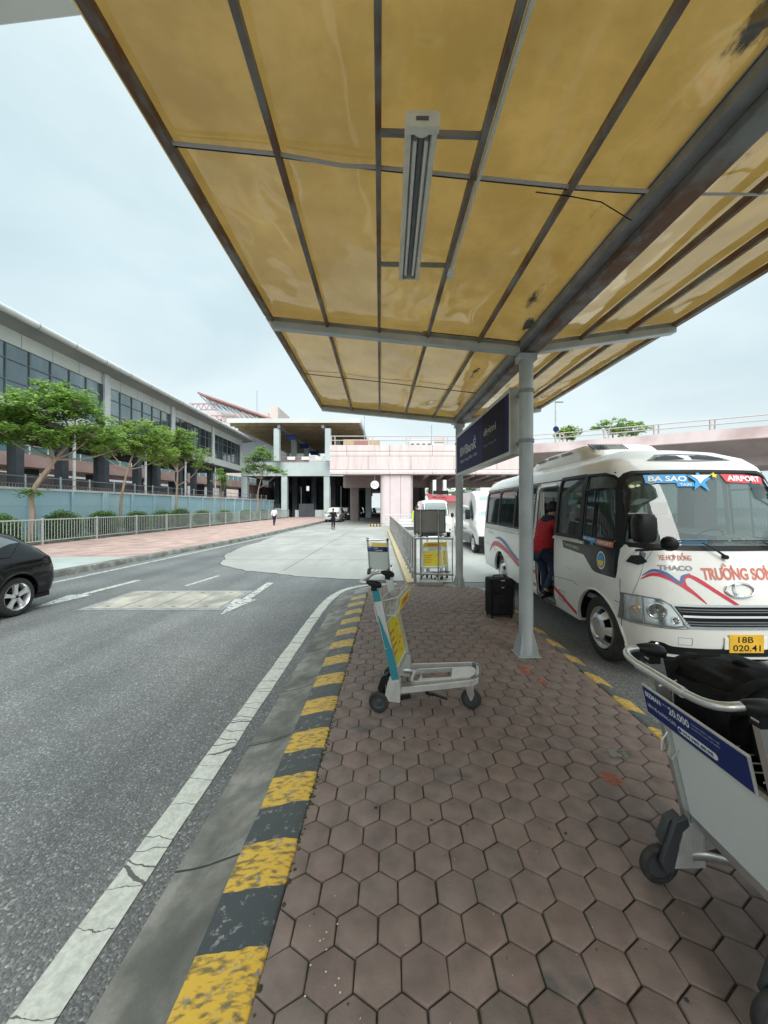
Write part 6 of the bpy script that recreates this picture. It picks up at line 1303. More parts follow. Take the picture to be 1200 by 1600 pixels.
m_ = MB(); m_.v = [S1(-.74 + .055 * math.cos(a), 1.222 + .07 * math.sin(a), .011) for a in [math.pi * k / 12 for k in range(13)]]; m_.f = [tuple(range(13))]; part(m_, 'round_badge_top', 'sky_blue', bus, smooth=False)
put_text('60 KM/H', .13, .018, S1T(-1.62, .98), 'small_lettering', 'redprint', bus, .0)
put_text('18B-020.41', .55, .07, S1T(-6.05, 1.17), 'faint_lettering', 'aluw', bus, .0)
# roof vents over the windscreen, air conditioning pod
def roofp(x, z, d=0): return F(x, z, d)
for s_ in (1, -1):
    Fr = lambda u, v, d=0, s_=s_: F(s_ * u, v, d)
    skin_poly([(.04, 2.405), (.06, 2.455), (.20, 2.46), (.33, 2.44), (.42, 2.40), (.40, 2.39)], Fr, 'roof_vent', 'black', bus, .012, .03)
skin_ring([(-.5, 2.385), (-.30, 2.475), (0, 2.49), (.30, 2.475), (.5, 2.385), (0, 2.375)], [(-.44, 2.392), (-.28, 2.462), (0, 2.475), (.28, 2.462), (.44, 2.392), (0, 2.388)], F, 'vent_surround', 'greypl', bus, .012, 6)
mb = MB(); rg = []
for y, w_, h_ in ((-1.75, .42, .02), (-1.85, .50, .09), (-2.05, .54, .20), (-2.25, .55, .23), (-3.3, .55, .23), (-4.1, .53, .2), (-4.45, .48, .12), (-4.6, .4, .02)):
    rg.append([(-w_, y, 2.45), (-w_ * .97, y, 2.56 + h_ * .55), (-w_ * .85, y, 2.58 + h_ * .92), (-w_ * .5, y, 2.59 + h_), (w_ * .5, y, 2.59 + h_), (w_ * .85, y, 2.58 + h_ * .92), (w_ * .97, y, 2.56 + h_ * .55), (w_, y, 2.45)])
mb.loft(rg); ac = part(mb, 'air_conditioner', 'buswhite', bus, ang=30)
m_ = MB()
for k in range(12): x = .50 - k * .045; m_.bar((x, -1.86, 2.685), (x, -2.04, 2.785), .020, .012, (0, 0, 1))
part(m_, 'intake_slots', 'black', ac, smooth=False)
for k in range(3): m_ = MB(); y = -2.5 - k * .55; m_.box(.49, .535, y - .4, y, 2.70, 2.75); part(m_, 'side_slot', 'bldgrey', ac, bevel=.01)

# ------------------------------------------------------------------ cars and vans
def shape(st, step=.05, ker=5):
    """st rows: y, zlow, zbelt, ztop, wlow, wbelt, wtop -> smoothed dense rows"""
    a = np.array(st, float); ys = np.arange(a[0, 0], a[-1, 0] + 1e-6, step); out = [ys]
    for c in range(1, 7):
        v = np.interp(ys, a[:, 0], a[:, c]); p = np.pad(v, ker // 2, mode='edge'); out.append(np.convolve(p, np.ones(ker) / ker, 'valid'))
    return np.array(out).T
def sect(r):
    y, zl, zb, zt, wl, wb, wt = r; zm = zl + (zb - zl) * .5; cr = .035
    h = [(wl * .9, zl), (wl, zl + .06), (wb * 1.0, zm), (wb * .995, zb - .07), (wb * .975, zb), (wt + (wb - wt) * .45, zb + (zt - zb) * .55), (wt, zt - min(.06, (zt - zb) * .4)), (wt * .86, zt - .008), (wt * .45, zt + cr * .75), (0, zt + cr)]
    return h
def make_vehicle(root, st, body_m, wheels, wr, ww, kind, arch_r, step=.05, ker=5, cut_arch=True, n_body='body'):
    rows = shape(st, step, ker); rg = []
    for r in rows:
        h = sect(r); rg.append([(x, r[0], z) for x, z in h] + [(-x, r[0], z) for x, z in h[-2::-1]])
    mb = MB(); mb.loft(rg); b = part(mb, n_body, body_m, root, ang=32)
    if cut_arch:
        cs = []
        for y in wheels:
            for s_ in (1, -1): m_ = MB(); m_.cyl((s_ * .5, y, wr), (s_ * 1.4, y, wr), arch_r, 32); cs.append(m_)
        cut(b, cs, ang=32)
    W_ = float(max(rows[:, 5]))
    for y in wheels:
        for s_ in (1, -1): wheel(root, (s_ * (W_ - ww / 2 - .02), y, wr), wr, ww, s_, kind)
    return rows
def srow(rows, y): return [float(np.interp(y, rows[:, 0], rows[:, c])) for c in range(7)]
def side_pt(rows, y, t, s_, d=.006):
    """t 0 at the belt, 1 at the window top"""
    h = sect(srow(rows, y)); a, b, c = h[4], h[5], h[6]; k = t * 2
    p = (a[0] + (b[0] - a[0]) * k, a[1] + (b[1] - a[1]) * k) if k <= 1 else (b[0] + (c[0] - b[0]) * (k - 1), b[1] + (c[1] - b[1]) * (k - 1))
    return (s_ * (p[0] + d), y, p[1] + d * .3)
def side_glass(root, rows, y0, y1, lo, hi, m='cglass', name='side_window', n=8, sides=(1, -1)):
    for s_ in sides:
        mb = MB()
        for i in range(n + 1):
            y = y0 + (y1 - y0) * i / n; a = lo(i / n) if callable(lo) else lo; b = hi(i / n) if callable(hi) else hi
            for k in range(5): mb.v.append(side_pt(rows, y, a + (b - a) * k / 4, s_))
        mb.f = [(i * 5 + k, i * 5 + 5 + k, i * 5 + 6 + k, i * 5 + 1 + k) for i in range(n) for k in range(4)]
        part(mb, name, m, root, ang=60)
def top_glass(root, rows, y0, y1, frac, m='cglass', name='windscreen', d=.008, n=10):
    mb = MB()
    for i in range(n + 1):
        y = y0 + (y1 - y0) * i / n; h = sect(srow(rows, y)); hx = [p[0] for p in h[:5:-1]]; hz = [p[1] for p in h[:5:-1]]
        for k in range(-6, 7): x = k / 6 * frac * h[6][0]; mb.v.append((x, y, float(np.interp(abs(x), hx, hz)) + d))
    mb.f = [(i * 13 + k, i * 13 + 13 + k, i * 13 + 14 + k, i * 13 + 1 + k) for i in range(n) for k in range(12)]
    part(mb, name, m, root, ang=60)

# near black hatchback, rear axle at local y=0, nose towards +y
hb = thing('hatchback_car', 'glossy black hatchback with silver five spoke wheel leaving at the left edge', 'car', (-7.19, 6.47, RZ), math.pi)
HB = [(-.84, .42, .52, .56, .60, .70, .45), (-.80, .30, .60, .70, .74, .82, .60), (-.72, .26, .76, .84, .82, .87, .62), (-.66, .25, .92, .98, .84, .885, .60), (-.60, .24, .96, 1.12, .85, .895, .60), (-.42, .24, .97, 1.27, .86, .905, .61), (-.2, .24, .96, 1.375, .87, .91, .615), (.1, .24, .95, 1.44, .87, .915, .63), (.7, .22, .94, 1.475, .87, .915, .64), (1.4, .22, .92, 1.46, .87, .915, .64), (1.75, .22, .91, 1.38, .87, .91, .62), (2.35, .22, .90, 1.02, .87, .91, .66), (2.9, .22, .84, .92, .86, .90, .66), (3.3, .25, .70, .80, .82, .84, .58), (3.48, .32, .56, .62, .66, .70, .45)]
hrows = make_vehicle(hb, HB, 'carblack', [0, 2.64], .325, .21, 'alloy', .385, step=.03, ker=5)
side_glass(hb, hrows, -.20, .55, lambda t: .50 * (1 - t) ** .8 + .12, lambda t: .56 + .38 * min(1, t * 2.2) ** .6 , m='hatchglass', n=14)
side_glass(hb, hrows, .60, 2.0, .10, lambda t: .94 - .7 * max(0, t - .6) / .4, m='hatchglass', n=14)
top_glass(hb, hrows, -.60, -.28, .92, name='rear_window'); top_glass(hb, hrows, 1.55, 2.25, .95)
for s_ in (-1, 1):
    mb = MB(); q = [(-.77, .80), (-.70, .98), (-.62, 1.06), (-.53, 1.04), (-.56, .90), (-.64, .80)]
    def hsurf(y, z, s_=s_, d=.006):
        h = sect(srow(hrows, y)); zs_ = [p[1] for p in h[:7]]; xs_ = [p[0] for p in h[:7]]; return (s_ * (float(np.interp(z, zs_, xs_)) + d), y, z)
    mb.v = [hsurf(-.64, .93)] + [hsurf(u, v) for u, v in q]; mb.f = [(0, 1 + i, 1 + (i + 1) % 6) for i in range(6)]; part(mb, 'tail_light', 'taillight', hb, smooth=False)
    mb = MB(); mb.tube([hsurf(.385 * math.cos(R(a)) * 1.02, .325 + .385 * math.sin(R(a)) * 1.02, d=.002) for a in range(2, 180, 8)], .018, 8); part(mb, 'arch_lip', 'carblack', hb)
    mb = MB(); mb.tube([hsurf(-.73 + k * .06, .70 + .012 * k, d=.001) for k in range(6)], .0035, 4); mb.tube([hsurf(.42, .45 + .06 * k, d=.0) for k in range(8)], .003, 4); part(mb, 'panel_gap', 'black', hb)
    mb = MB(); mb.tube([side_pt(hrows, y, .10 + (.5 * max(0, (.1 - y) / .3) ** 1.2 if y < .1 else 0), s_, .01) for y in np.linspace(-.2, 2.0, 30)], .006, 5); part(mb, 'window_trim', 'black', hb)
    m_ = MB(); vs = []
    for a in range(0, 181, 12):
        for x in (.5, .86): vs.append((s_ * x, .385 * math.cos(R(a)), .325 + .385 * math.sin(R(a))))
    m_.add(vs, [(2 * i, 2 * i + 1, 2 * i + 3, 2 * i + 2) for i in range(15)] + [tuple(range(0, 32, 2))]); part(m_, 'wheel_housing', 'black', hb)
mb = MB(); mb.box(-.42, .42, -.865, -.835, .34, .47); part(mb, 'rear_diffuser', 'black', hb, bevel=.01)
mb = MB(); mb.box(-.8, .8, -.7, 3.2, .2, .3); part(mb, 'underside', 'black', hb, smooth=False)

# parked queue under the deck: SUV shape and saloon shapes seen nose-on
def car_front(root, rows, L, w, zb, m_l='lens'):
    for s_ in (1, -1):
        mb = MB(); mb.sphere((s_ * w * .74, L - .14, zb), .1, 12, 6, (1.7, .6, .75)); part(mb, 'headlight', 'reflector', root)
    mb = MB(); mb.box(-w * .5, w * .5, L - .06, L + .012, zb - .12, zb + .04); part(mb, 'grille', 'busblack', root, bevel=.01)
    mb = MB(); mb.box(-.24, .24, L + .01, L + .03, zb - .28, zb - .17); part(mb, 'number_plate', 'letter', root)
    for s_ in (1, -1):
        mb = MB(); mb.sphere((s_ * (w + .07), L - 1.55, zb + .36), .1, 10, 6, (1, .5, .7)); part(mb, 'wing_mirror', 'black', root)
SUV = [(-.9, .45, .8, 1.1, .75, .82, .62), (-.8, .3, 1.0, 1.6, .85, .90, .68), (-.4, .26, 1.02, 1.70, .88, .93, .70), (1.6, .26, 1.0, 1.70, .88, .93, .70), (1.9, .26, 1.0, 1.5, .88, .93, .68), (2.4, .26, .98, 1.1, .88, .93, .72), (3.1, .27, .9, 1.0, .88, .92, .70), (3.45, .3, .8, .9, .84, .88, .62), (3.6, .4, .6, .72, .7, .78, .5)]
SAL = [(-1.1, .4, .7, .85, .65, .72, .55), (-1.0, .3, .85, .98, .78, .82, .62), (-.4, .24, .92, 1.08, .84, .87, .62), (.1, .22, .92, 1.40, .85, .88, .60), (1.2, .22, .9, 1.45, .85, .88, .60), (1.6, .22, .9, 1.3, .85, .88, .60), (2.1, .22, .88, 1.0, .85, .88, .66), (2.9, .23, .8, .88, .84, .86, .64), (3.25, .3, .68, .76, .76, .80, .56), (3.38, .4, .52, .6, .62, .68, .45)]
def queue_car(label, x, y, body_m, st, wh, name, rz=math.pi, grp='cars queued under the deck'):
    c = thing(name, label, 'car', (x, y, RZ), rz, grp)
    rows = make_vehicle(c, st, body_m, [0, 2.6], .33, .2, 'far', .39, step=.08, ker=5)
    L = st[-1][0]; wb = st[3][5]
    top_glass(c, rows, st[3][0] + (1.6 if st is SUV else 1.15) - (.0), st[5][0] - .02 if st is SUV else 2.05, .96)
    side_glass(c, rows, -.5 if st is SUV else .0, 1.7, .1, .92)
    car_front(c, rows, L, wb, .78 if st is SUV else .66); return c
queue_car('white sport utility car nose-on at the head of the parked queue', -6.85, 47.6, 'carwhite', SUV, 1, 'parked_car')
queue_car('black car half hidden beside the white leading car', -6.35, 53.5, 'cardark', SUV, 1, 'parked_car')
queue_car('silver saloon parked third in the queue', -5.95, 58.0, 'carsilver', SAL, 1, 'parked_car')
queue_car('tall black car parked behind the silver saloon', -5.65, 65.5, 'cardark', SUV, 1, 'parked_car')
queue_car('low black saloon in mid queue under the deck', -5.4, 73.5, 'cardark', SAL, 1, 'parked_car')
queue_car('pale silver car near the far end of the queue', -5.0, 83.0, 'carsilver', SUV, 1, 'parked_car')
queue_car('white car last in the queue deep under the deck', -4.6, 95.0, 'carwhite', SAL, 1, 'parked_car')
queue_car('dark saloon parked alone beyond the white minivans', 5.6, 27.5, 'cardark', SAL, 1, 'parked_car', math.pi, 'cars beyond the minivans')

# white high-roof minibus behind the board
va = thing('white_minivan', 'cream white high-roof minivan facing the camera behind the metal board', 'van', (2.62, 26.4, RZ), math.pi)
VA = [(-1.3, .4, 1.1, 2.1, .8, .86, .72), (-1.2, .32, 1.15, 2.22, .88, .92, .74), (2.5, .32, 1.15, 2.22, .90, .94, .75), (3.0, .32, 1.15, 2.16, .90, .94, .73), (3.35, .32, 1.12, 1.95, .90, .94, .74), (3.85, .32, 1.08, 1.25, .9, .94, .80), (4.0, .32, .98, 1.12, .88, .92, .78), (4.1, .36, .7, .8, .84, .88, .70)]
vr = make_vehicle(va, VA, 'buswhite', [0, 3.1], .33, .2, 'far', .4, step=.05, ker=5)
top_glass(va, vr, 3.22, 3.84, .94, 'wglass'); top_glass(va, vr, 3.20, 3.85, 1.0, 'busblack', 'windscreen_surround', .004); side_glass(va, vr, -1.0, 3.3, .15, .8)
for s_ in (1, -1):
    mb = MB(); mb.loft([[(s_ * .86, 3.99, .80), (s_ * .60, 4.07, .80), (s_ * .60, 4.04, .90), (s_ * .84, 3.96, 1.0)], [(s_ * .9, 4.02, .78), (s_ * .58, 4.12, .79), (s_ * .58, 4.08, .91), (s_ * .88, 3.99, 1.02)]]); part(mb, 'headlight', 'reflector', va, smooth=False)
    mb = MB(); mb.sphere((s_ * 1.04, 3.2, 1.32), .1, 10, 6, (1, .6, 1.5)); part(mb, 'wing_mirror', 'black', va)
    mb = MB(); mb.lathe([(.07, 0), (.05, .03)], (s_ * .76, 4.10, .46), 'Y', 16); part(mb, 'fog_lamp', 'black', va)
for z in (.92, .84): mb = MB(); mb.box(-.58, .58, 4.06, 4.10 + (.92 - z) * .3, z - .018, z + .018); part(mb, 'grille_bar', 'chrome', va, bevel=.005)
mb = MB(); mb.box(-.5, .5, 4.09, 4.125, .52, .68); part(mb, 'lower_grille', 'busblack', va, bevel=.01)
mb = MB(); mb.box(-.14, .33, 4.13, 4.15, .40, .52); part(mb, 'number_plate', 'plate', va)
mb = MB(); mb.box(-.82, .82, 4.06, 4.14, .34, .48); part(mb, 'bumper', 'buswhite', va, bevel=.03)
# tall white van with black bumper
vb = thing('white_van', 'tall white panel van with black bumper and red lettering between the bus and far post', 'van', (4.2, 18.9, RZ), math.pi)
VB = [(-1.2, .4, 1.2, 2.3, .85, .92, .78), (-1.1, .34, 1.25, 2.50, .94, .98, .82), (2.6, .34, 1.25, 2.50, .95, .99, .82), (3.0, .34, 1.25, 2.42, .95, .99, .80), (3.2, .34, 1.22, 2.3, .95, .99, .78), (3.72, .34, 1.18, 1.42, .95, .99, .80), (4.2, .34, 1.0, 1.15, .94, .98, .78), (4.4, .34, .8, .95, .90, .95, .72), (4.5, .4, .6, .75, .82, .88, .66)]
vr = make_vehicle(vb, VB, 'carwhite', [0, 3.6], .35, .22, 'alloy', .42, step=.05, ker=5)
top_glass(vb, vr, 3.22, 3.74, .92, 'wglass'); side_glass(vb, vr, 2.75, 3.5, .1, lambda t: .72 - .3 * t, n=8); side_glass(vb, vr, -.9, 2.5, .2, .62)
mb = MB(); mb.box(-.93, .93, 4.42, 4.54, .34, .72); part(mb, 'bumper', 'black', vb, bevel=.05, seg=3)
mb = MB(); mb.box(-.5, .5, 4.36, 4.50, .74, .92); part(mb, 'grille', 'busblack', vb, bevel=.02)
mb = MB(); mb.box(-.24, .24, 4.545, 4.56, .46, .56); part(mb, 'number_plate', 'letter', vb)
for s_ in (1, -1):
    mb = MB(); mb.loft([[(s_ * .95, 4.10, .86), (s_ * .95, 4.10, 1.06), (s_ * .93, 4.08, 1.08)], [(s_ * .52, 4.47, .80), (s_ * .56, 4.40, .98), (s_ * .56, 4.38, 1.0)]]); part(mb, 'headlight', 'reflector', vb, smooth=False)
    mb = MB(); mb.prism([(-.55, .35), (3.15, .35), (3.15, .72), (-.55, .72)], lambda u, v, t: (s_ * t, u, v), .985, 1.0); part(mb, 'side_moulding', 'greypl', vb, bevel=.004)
    mb = MB(); mb.box(s_ * 1.12 - .1, s_ * 1.12 + .1, 3.3, 3.4, 1.32, 1.72); mb.bar((s_ * .95, 3.35, 1.4), (s_ * 1.05, 3.35, 1.45), .05, .05); part(mb, 'wing_mirror', 'black', vb, bevel=.03, seg=2)
put_text('limousine', .62, .12, lambda u, v: (.1 - u, 3.10 + (2.36 - 2.2 - v) * .6 + .07, 2.22 + v), 'lettering', 'redban', vb, .02)
mb = MB()
for k in range(5): mb.add([(1.003, 1.2 + k * .28, 1.0 - k * .04), (1.003, 1.45 + k * .28, .96 - k * .04), (1.003, 1.4 + k * .28, .82), (1.003, 1.18 + k * .28, .9)], [(0, 1, 2, 3)])
part(mb, 'red_graphics', 'redban', vb, smooth=False)
mb = MB(); mb.box(-.35, .35, 1.2, 2.2, 2.52, 2.66); part(mb, 'roof_unit', 'carwhite', vb, bevel=.05, seg=2)

# ------------------------------------------------------------------ luggage trolleys (local +x forward, origin under the rear axle)
def make_trolley(name, label, loc, rz, teal=False, bo=0, group='airport luggage trolleys'):
    t = thing(name, label, 'trolley', loc, rz, group)
    HWD = .25
    for s_ in (-1, 1):
        mb = MB(); a = Vector((.14, s_ * HWD, .20)); b = Vector((-.055, s_ * HWD, 1.03)); mb.bar(a, b, .028, .065, (1, 0, 0)); 
        for q in (-.022, .0, .022): 
            off = Vector((q, s_ * .0155, q * .23)); mb.bar(a + off, b + off, .002, .008, (1, 0, 0))
        up = part(mb, 'upright', 'alu', t, bevel=.002)
        if teal and s_ == -1:
            for (k0, k1) in ((.1, .40), (.86, .99)):
                m_ = MB(); m_.bar(a.lerp(b, k0) + Vector((0, s_ * .0168, 0)), a.lerp(b, k1) + Vector((0, s_ * .0168, 0)), .003, .061, (1, 0, 0)); part(m_, 'teal_sticker', 'teal', up)
            m_ = MB(); p0, p1 = a.lerp(b, .40), a.lerp(b, .72); y = s_ * (HWD + .0170)
            m_.add([(p0.x - .028, y, p0.z), (p0.x + .028, y, p0.z), (p1.x - .020, y, p1.z), (p1.x - .028, y, p1.z)], [(0, 1, 2, 3)]); part(m_, 'teal_sticker', 'teal', up, smooth=False)
        # grip
        mb = MB(); rg = []
        for u, w_, h_ in ((-.07, .012, .012), (-.055, .02, .019), (-.02, .027, .028), (.02, .03, .033), (.05, .026, .026), (.062, .012, .012)):
            rg.append([(-.062 + u, s_ * HWD + w_ * math.cos(q), 1.055 + (-.18 * u) + h_ * math.sin(q)) for q in [2 * math.pi * k / 14 for k in range(14)]])
        mb.loft(rg); mb.box(-.085, -.035, s_ * HWD - .02, s_ * HWD + .02, 1.0, 1.05); part(mb, 'grip', 'black', t, ang=50)
        # bracket, wheel fairing and wheel
        mb = MB(); mb.prism([(.02, .10), (.16, .10), (.155, .29), (.07, .30)], lambda u, v, q, s_=s_: (u, s_ * q, v), .218, .268)
        for k in range(8):
            for (qa, qb) in ((.268, .270), (.216, .2178)): mb.prism([(.04 + k * .014, .12), (.043 + k * .014, .12), (.043 + k * .014, .27), (.04 + k * .014, .27)], lambda u, v, q, s_=s_: (u, s_ * q, v), qa, qb)
        part(mb, 'bracket', 'aluw', t, bevel=.002)
        mb = MB(); mb.prism([(-.045, .13), (-.02, .08), (.012, .085), (.05, .26), (.085, .29), (.075, .33), (.02, .31)], lambda u, v, q, s_=s_: (u, s_ * q, v), .212, .2375); mb.prism([(-.03, .20), (.005, .175), (.07, .29), (.055, .325), (.005, .30)], lambda u, v, q, s_=s_: (u, s_ * q, v), .238, .278)
        mb.bar((0, s_ * .245, .082), (.24, s_ * .235, .15), .02, .035); part(mb, 'wheel_fairing', 'darkpl' if not teal else 'black', t, bevel=.004)
        w_ = MB(); c = (-.02, s_ * .262, .085); w_.lathe([(.058, -.016), (.075, -.018), (.083, -.012), (.085, 0), (.083, .012), (.075, .018), (.058, .016)], c, 'Y', 28, closed=True); wh = part(w_, 'rear_wheel', 'rubber', t, ang=50)
        w_ = MB(); w_.lathe([(.060, -.010), (.055, .012), (.03, .006), (.018, .016), (.001, .016)], c, 'Y', 24) if s_ > 0 else w_.lathe([(.060, .010), (.055, -.012), (.03, -.006), (.018, -.016), (.001, -.016)], c, 'Y', 24); part(w_, 'wheel_hub', 'darkpl', wh)
        for (bx, bzv) in ((.045, .125), (.135, .27), (.135, .13)): m_ = MB(); m_.sphere((bx, s_ * .270, bzv), .006, 8, 5); part(m_, 'bolt', 'chrome', t)
    mb = MB(); pts = [(-.12, -.25, 1.065), (-.17, -.245, 1.06), (-.2, -.21, 1.052), (-.21, -.14, 1.045), (-.21, 0, 1.04), (-.21, .14, 1.045), (-.2, .21, 1.052), (-.17, .245, 1.06), (-.12, .25, 1.065)]; mb.tube(smooth_path(pts, 5), .0145, 14); part(mb, 'handle_tube', 'alu', t)
    mb = MB(); mb.tube([(-.212, -.12, 1.044), (-.212, .12, 1.044)], .0185, 14); part(mb, 'handle_sleeve', 'alu', t)
    # boards
    mb = MB(); T = Matrix.Translation((-.045, 0, .81)) @ Matrix.Rotation(R(-13), 4, 'Y'); mb.box(-.006, .004, -.262 + bo, .262 + bo, -.07, .07, T); bb = part(mb, 'rear_board', 'aluw', t, bevel=.002)
    mb = MB(); mb.box(-.0075, -.0062, -.255 + bo, .255 + bo, -.062, .062, T); part(mb, 'blue_face', 'navy', bb, smooth=False); bf = bb; ph = bb
    BT = lambda y0, z0: (lambda u, v: tuple(T @ Vector((-.0088, y0 + bo - u, z0 + v))))
    put_text('BIZMAN', .095, .024, BT(.24, .022), 'lettering', 'letter', bf, .03); put_text('LIÊN HỆ QUẢNG CÁO', .17, .024, BT(.24, -.03), 'lettering', 'letter', bf, .01); put_text('20.000', .11, .034, BT(.10, .012), 'lettering', 'letter', bf, .02)
    put_text('CHỈ TỪ', .03, .008, BT(.137, .036), 'small_print', 'letter', bf, .01); 
    for k, tx in enumerate(('TỔNG ĐÀI LIÊN HỆ', 'QUẢNG CÁO XE ĐẨY')): put_text(tx, .13, .009, BT(-.02, .036 - k * .016), 'small_print', 'letter', bf, .0)
    m_ = MB(); m_.prism(rrect(-.095, .095, -.014, .014, .013, 4), lambda u, v, q: tuple(T @ Vector((q, bo - .03 + u, -.03 + v))), -.0084, -.0076); part(m_, 'phone_pill', 'letter', bf, smooth=False)
    put_text('094.989.88.98', .145, .014, lambda u, v: tuple(T @ Vector((-.0098, bo + .038 - u, -.037 + v))), 'phone_number', 'navy', ph, .02)
    m_ = MB(); m_.lathe([(.0085, -.0098), (.0085, -.0092)], (0, 0, 0), 'X', 12); m_.v = [tuple(T @ Vector((p[0], p[1] + bo + .052, p[2] - .03))) for p in m_.v]; part(m_, 'phone_mark', 'navy', ph, smooth=False)
    k = R(-13.2)
    def lean(x, y, z): z0 = .22; return (.135 - (z - .22) * .235 + x, y, z)
    mb = MB(); mb.add([lean(d, y, z) for d in (-.008, .004) for (y, z) in ((-.234, .33), (.234, .33), (.234, .72), (-.234, .72))], [(0, 1, 2, 3), (7, 6, 5, 4), (0, 4, 5, 1), (1, 5, 6, 2), (2, 6, 7, 3), (3, 7, 4, 0)]); pn = part(mb, 'lower_panel', 'panelw', t, smooth=False)
    mb = MB(); mb.bar(lean(0, -.234, .31), lean(0, .234, .31), .022, .04); part(mb, 'panel_rail', 'alu', t, bevel=.002)
    mb = MB(); mb.bar(lean(0, -.234, .73), lean(0, .234, .73), .022, .02); part(mb, 'panel_rail', 'alu', t, bevel=.002)
    mb = MB(); mb.add([lean(.006, y, z) for (y, z) in ((-.225, .345), (.225, .345), (.225, .705), (-.225, .705))], [(0, 1, 2, 3)]); part(mb, 'yellow_face', 'lime', pn, smooth=False); yf = pn
    rn = random.Random(4); mb = MB(); mr_ = MB()
    for q in range(4): z = .60 - q * .055; mb.add([lean(.008, y, zz_) for (y, zz_) in ((-.20, z), (.0 - .03 * (q % 2), z), (.0 - .03 * (q % 2), z + .018), (-.20, z + .018))], [(0, 1, 2, 3)])
    part(mb, 'orange_print', 'orange', yf, smooth=False)
    m_ = MB()
    for (cy, cz, r_) in ((.12, .60, .05), (.13, .50, .065), (.10, .43, .045)):
        m_.add([lean(.008 + r_ * .01, cy + r_ * math.cos(a) * (1 + .2 * math.sin(3 * a)), cz + r_ * math.sin(a)) for a in [2 * math.pi * q / 14 for q in range(14)]], [tuple(range(14))])
    part(m_, 'picture_print', 'yellow', yf, smooth=False)
    m_ = MB()
    for (cy, cz, r_) in ((.12, .62, .022), (.15, .50, .026), (.09, .47, .02), (.11, .40, .02)):
        m_.add([lean(.0095, cy + r_ * math.cos(a), cz + r_ * .6 * math.sin(a)) for a in [2 * math.pi * q / 10 for q in range(10)]], [tuple(range(10))])
    part(m_, 'picture_print', 'orange', yf, smooth=False)
    # basket with yellow front board
    mb = MB(); w = .0045
    mb.tube([(-.04, -.235, .90), (.13, -.235, .95), (.13, .235, .95), (-.04, .235, .90)], w, 6)
    for z0 in (.80,): mb.tube([(-.02, -.225, z0), (.11, -.225, z0 - .01), (.11, .225, z0 - .01), (-.02, .225, z0)], w, 6)
    for y in [-.225 + i * .05 for i in range(10)]: mb.tube([(-.03, y, .80), (.11, y, .79), (.13, y, .95)], .003, 5)
    for x in (.02, .07): 
        for s_ in (-1, 1): mb.tube([(x, s_ * .225, .795), (x, s_ * .235, .925)], .003, 5)
    part(mb, 'wire_basket', 'aluw', t)
    mb = MB(); mb.add([(.136, -.22, .83), (.136, .22, .83), (.16, .22, .94), (.16, -.22, .94), (.141, -.22, .828), (.141, .22, .828), (.165, .22, .939), (.165, -.22, .939)], [(0, 1, 2, 3), (7, 6, 5, 4), (0, 4, 5, 1), (1, 5, 6, 2), (2, 6, 7, 3), (3, 7, 4, 0)]); fb_ = part(mb, 'front_board', 'yellow', t, smooth=False)
    put_text('BIZMAN', .24, .045, lambda u, v: (.1435 + (.03 + v) * .218 + .0, -.12 + u, .86 + v), 'lettering', 'orange', fb_, .03)
    mb = MB(); mb.tube([(-.05, .17, .735), (-.075, .17, .70), (-.08, .165, .66), (-.065, .15, .655), (-.055, .15, .69)], .003, 6); mb.tube([(-.055, .15, .69), (-.075, .13, .66), (-.075, .11, .655), (-.055, .10, .70)], .003, 6); part(mb, 'wire_hook', 'alu', t)
    # deck
    def dz(x): return .165 + (x - .15) * .16
    def rail(path_, h, n):
        m_ = MB(); P_ = [Vector((x, y, 0)) for x, y in path_]; rg = []
        for i, p in enumerate(P_):
            tt = (P_[min(i + 1, len(P_) - 1)] - P_[max(i - 1, 0)]).normalized(); nn = Vector((-tt.y, tt.x, 0)) * .007; z = dz(p.x)
            rg.append([tuple(p + nn + Vector((0, 0, z))), tuple(p - nn + Vector((0, 0, z))), tuple(p - nn * 1.6 + Vector((0, 0, z + h))), tuple(p + nn * 1.6 + Vector((0, 0, z + h)))])
        m_.loft(rg); return part(m_, n, 'aluw', t, bevel=.0015)
    outer = [(.15, -.245), (.45, -.215), (.70, -.185)] + [(.70 + .075 * math.sin(a), -.115 - .07 * math.cos(a)) for a in (.3, .7, 1.1, 1.4)] + [(.778, 0)]
    outer = outer + [(x, -y) for x, y in outer[::-1][1:]]
    rail([tuple(p.to_2d()) for p in smooth_path([(x, y, 0) for x, y in outer], 4)], .045, 'outer_rail')
    inner = [(.72, -.10), (.50, -.115), (.27, -.125)] + [(.27 - .045 * math.sin(a), -.08 - .045 * math.cos(a)) for a in (.4, .9, 1.4)] + [(.22, 0)]
    inner = inner + [(x, -y) for x, y in inner[::-1][1:]]
    rail([tuple(p.to_2d()) for p in smooth_path([(x, y, 0) for x, y in inner], 4)], .040, 'inner_rail')
    mb = MB(); pl2 = [(.56, -.105), (.72, -.105), (.755, -.06), (.765, 0), (.755, .06), (.72, .105), (.56, .105)]; mb.prism(pl2, lambda u, v, q: (u, v, dz(u) + q), .034, .042); part(mb, 'deck_plate', 'aluw', t, bevel=.002)
    mb = MB(); mb.tube(smooth_path([(.10, -.225, .150), (.17, -.21, .158), (.25, -.16, .168), (.285, -.08, .174), (.29, 0, .176), (.285, .08, .174), (.25, .16, .168), (.17, .21, .158), (.10, .225, .150)], 5), .021, 12, ell=(1, .6)); part(mb, 'rear_loop_tube', 'alu', t)
    mb = MB(); mb.bar((.27, 0, .176), (.58, 0, .225), .03, .02); part(mb, 'cross_member', 'aluw', t, bevel=.003)
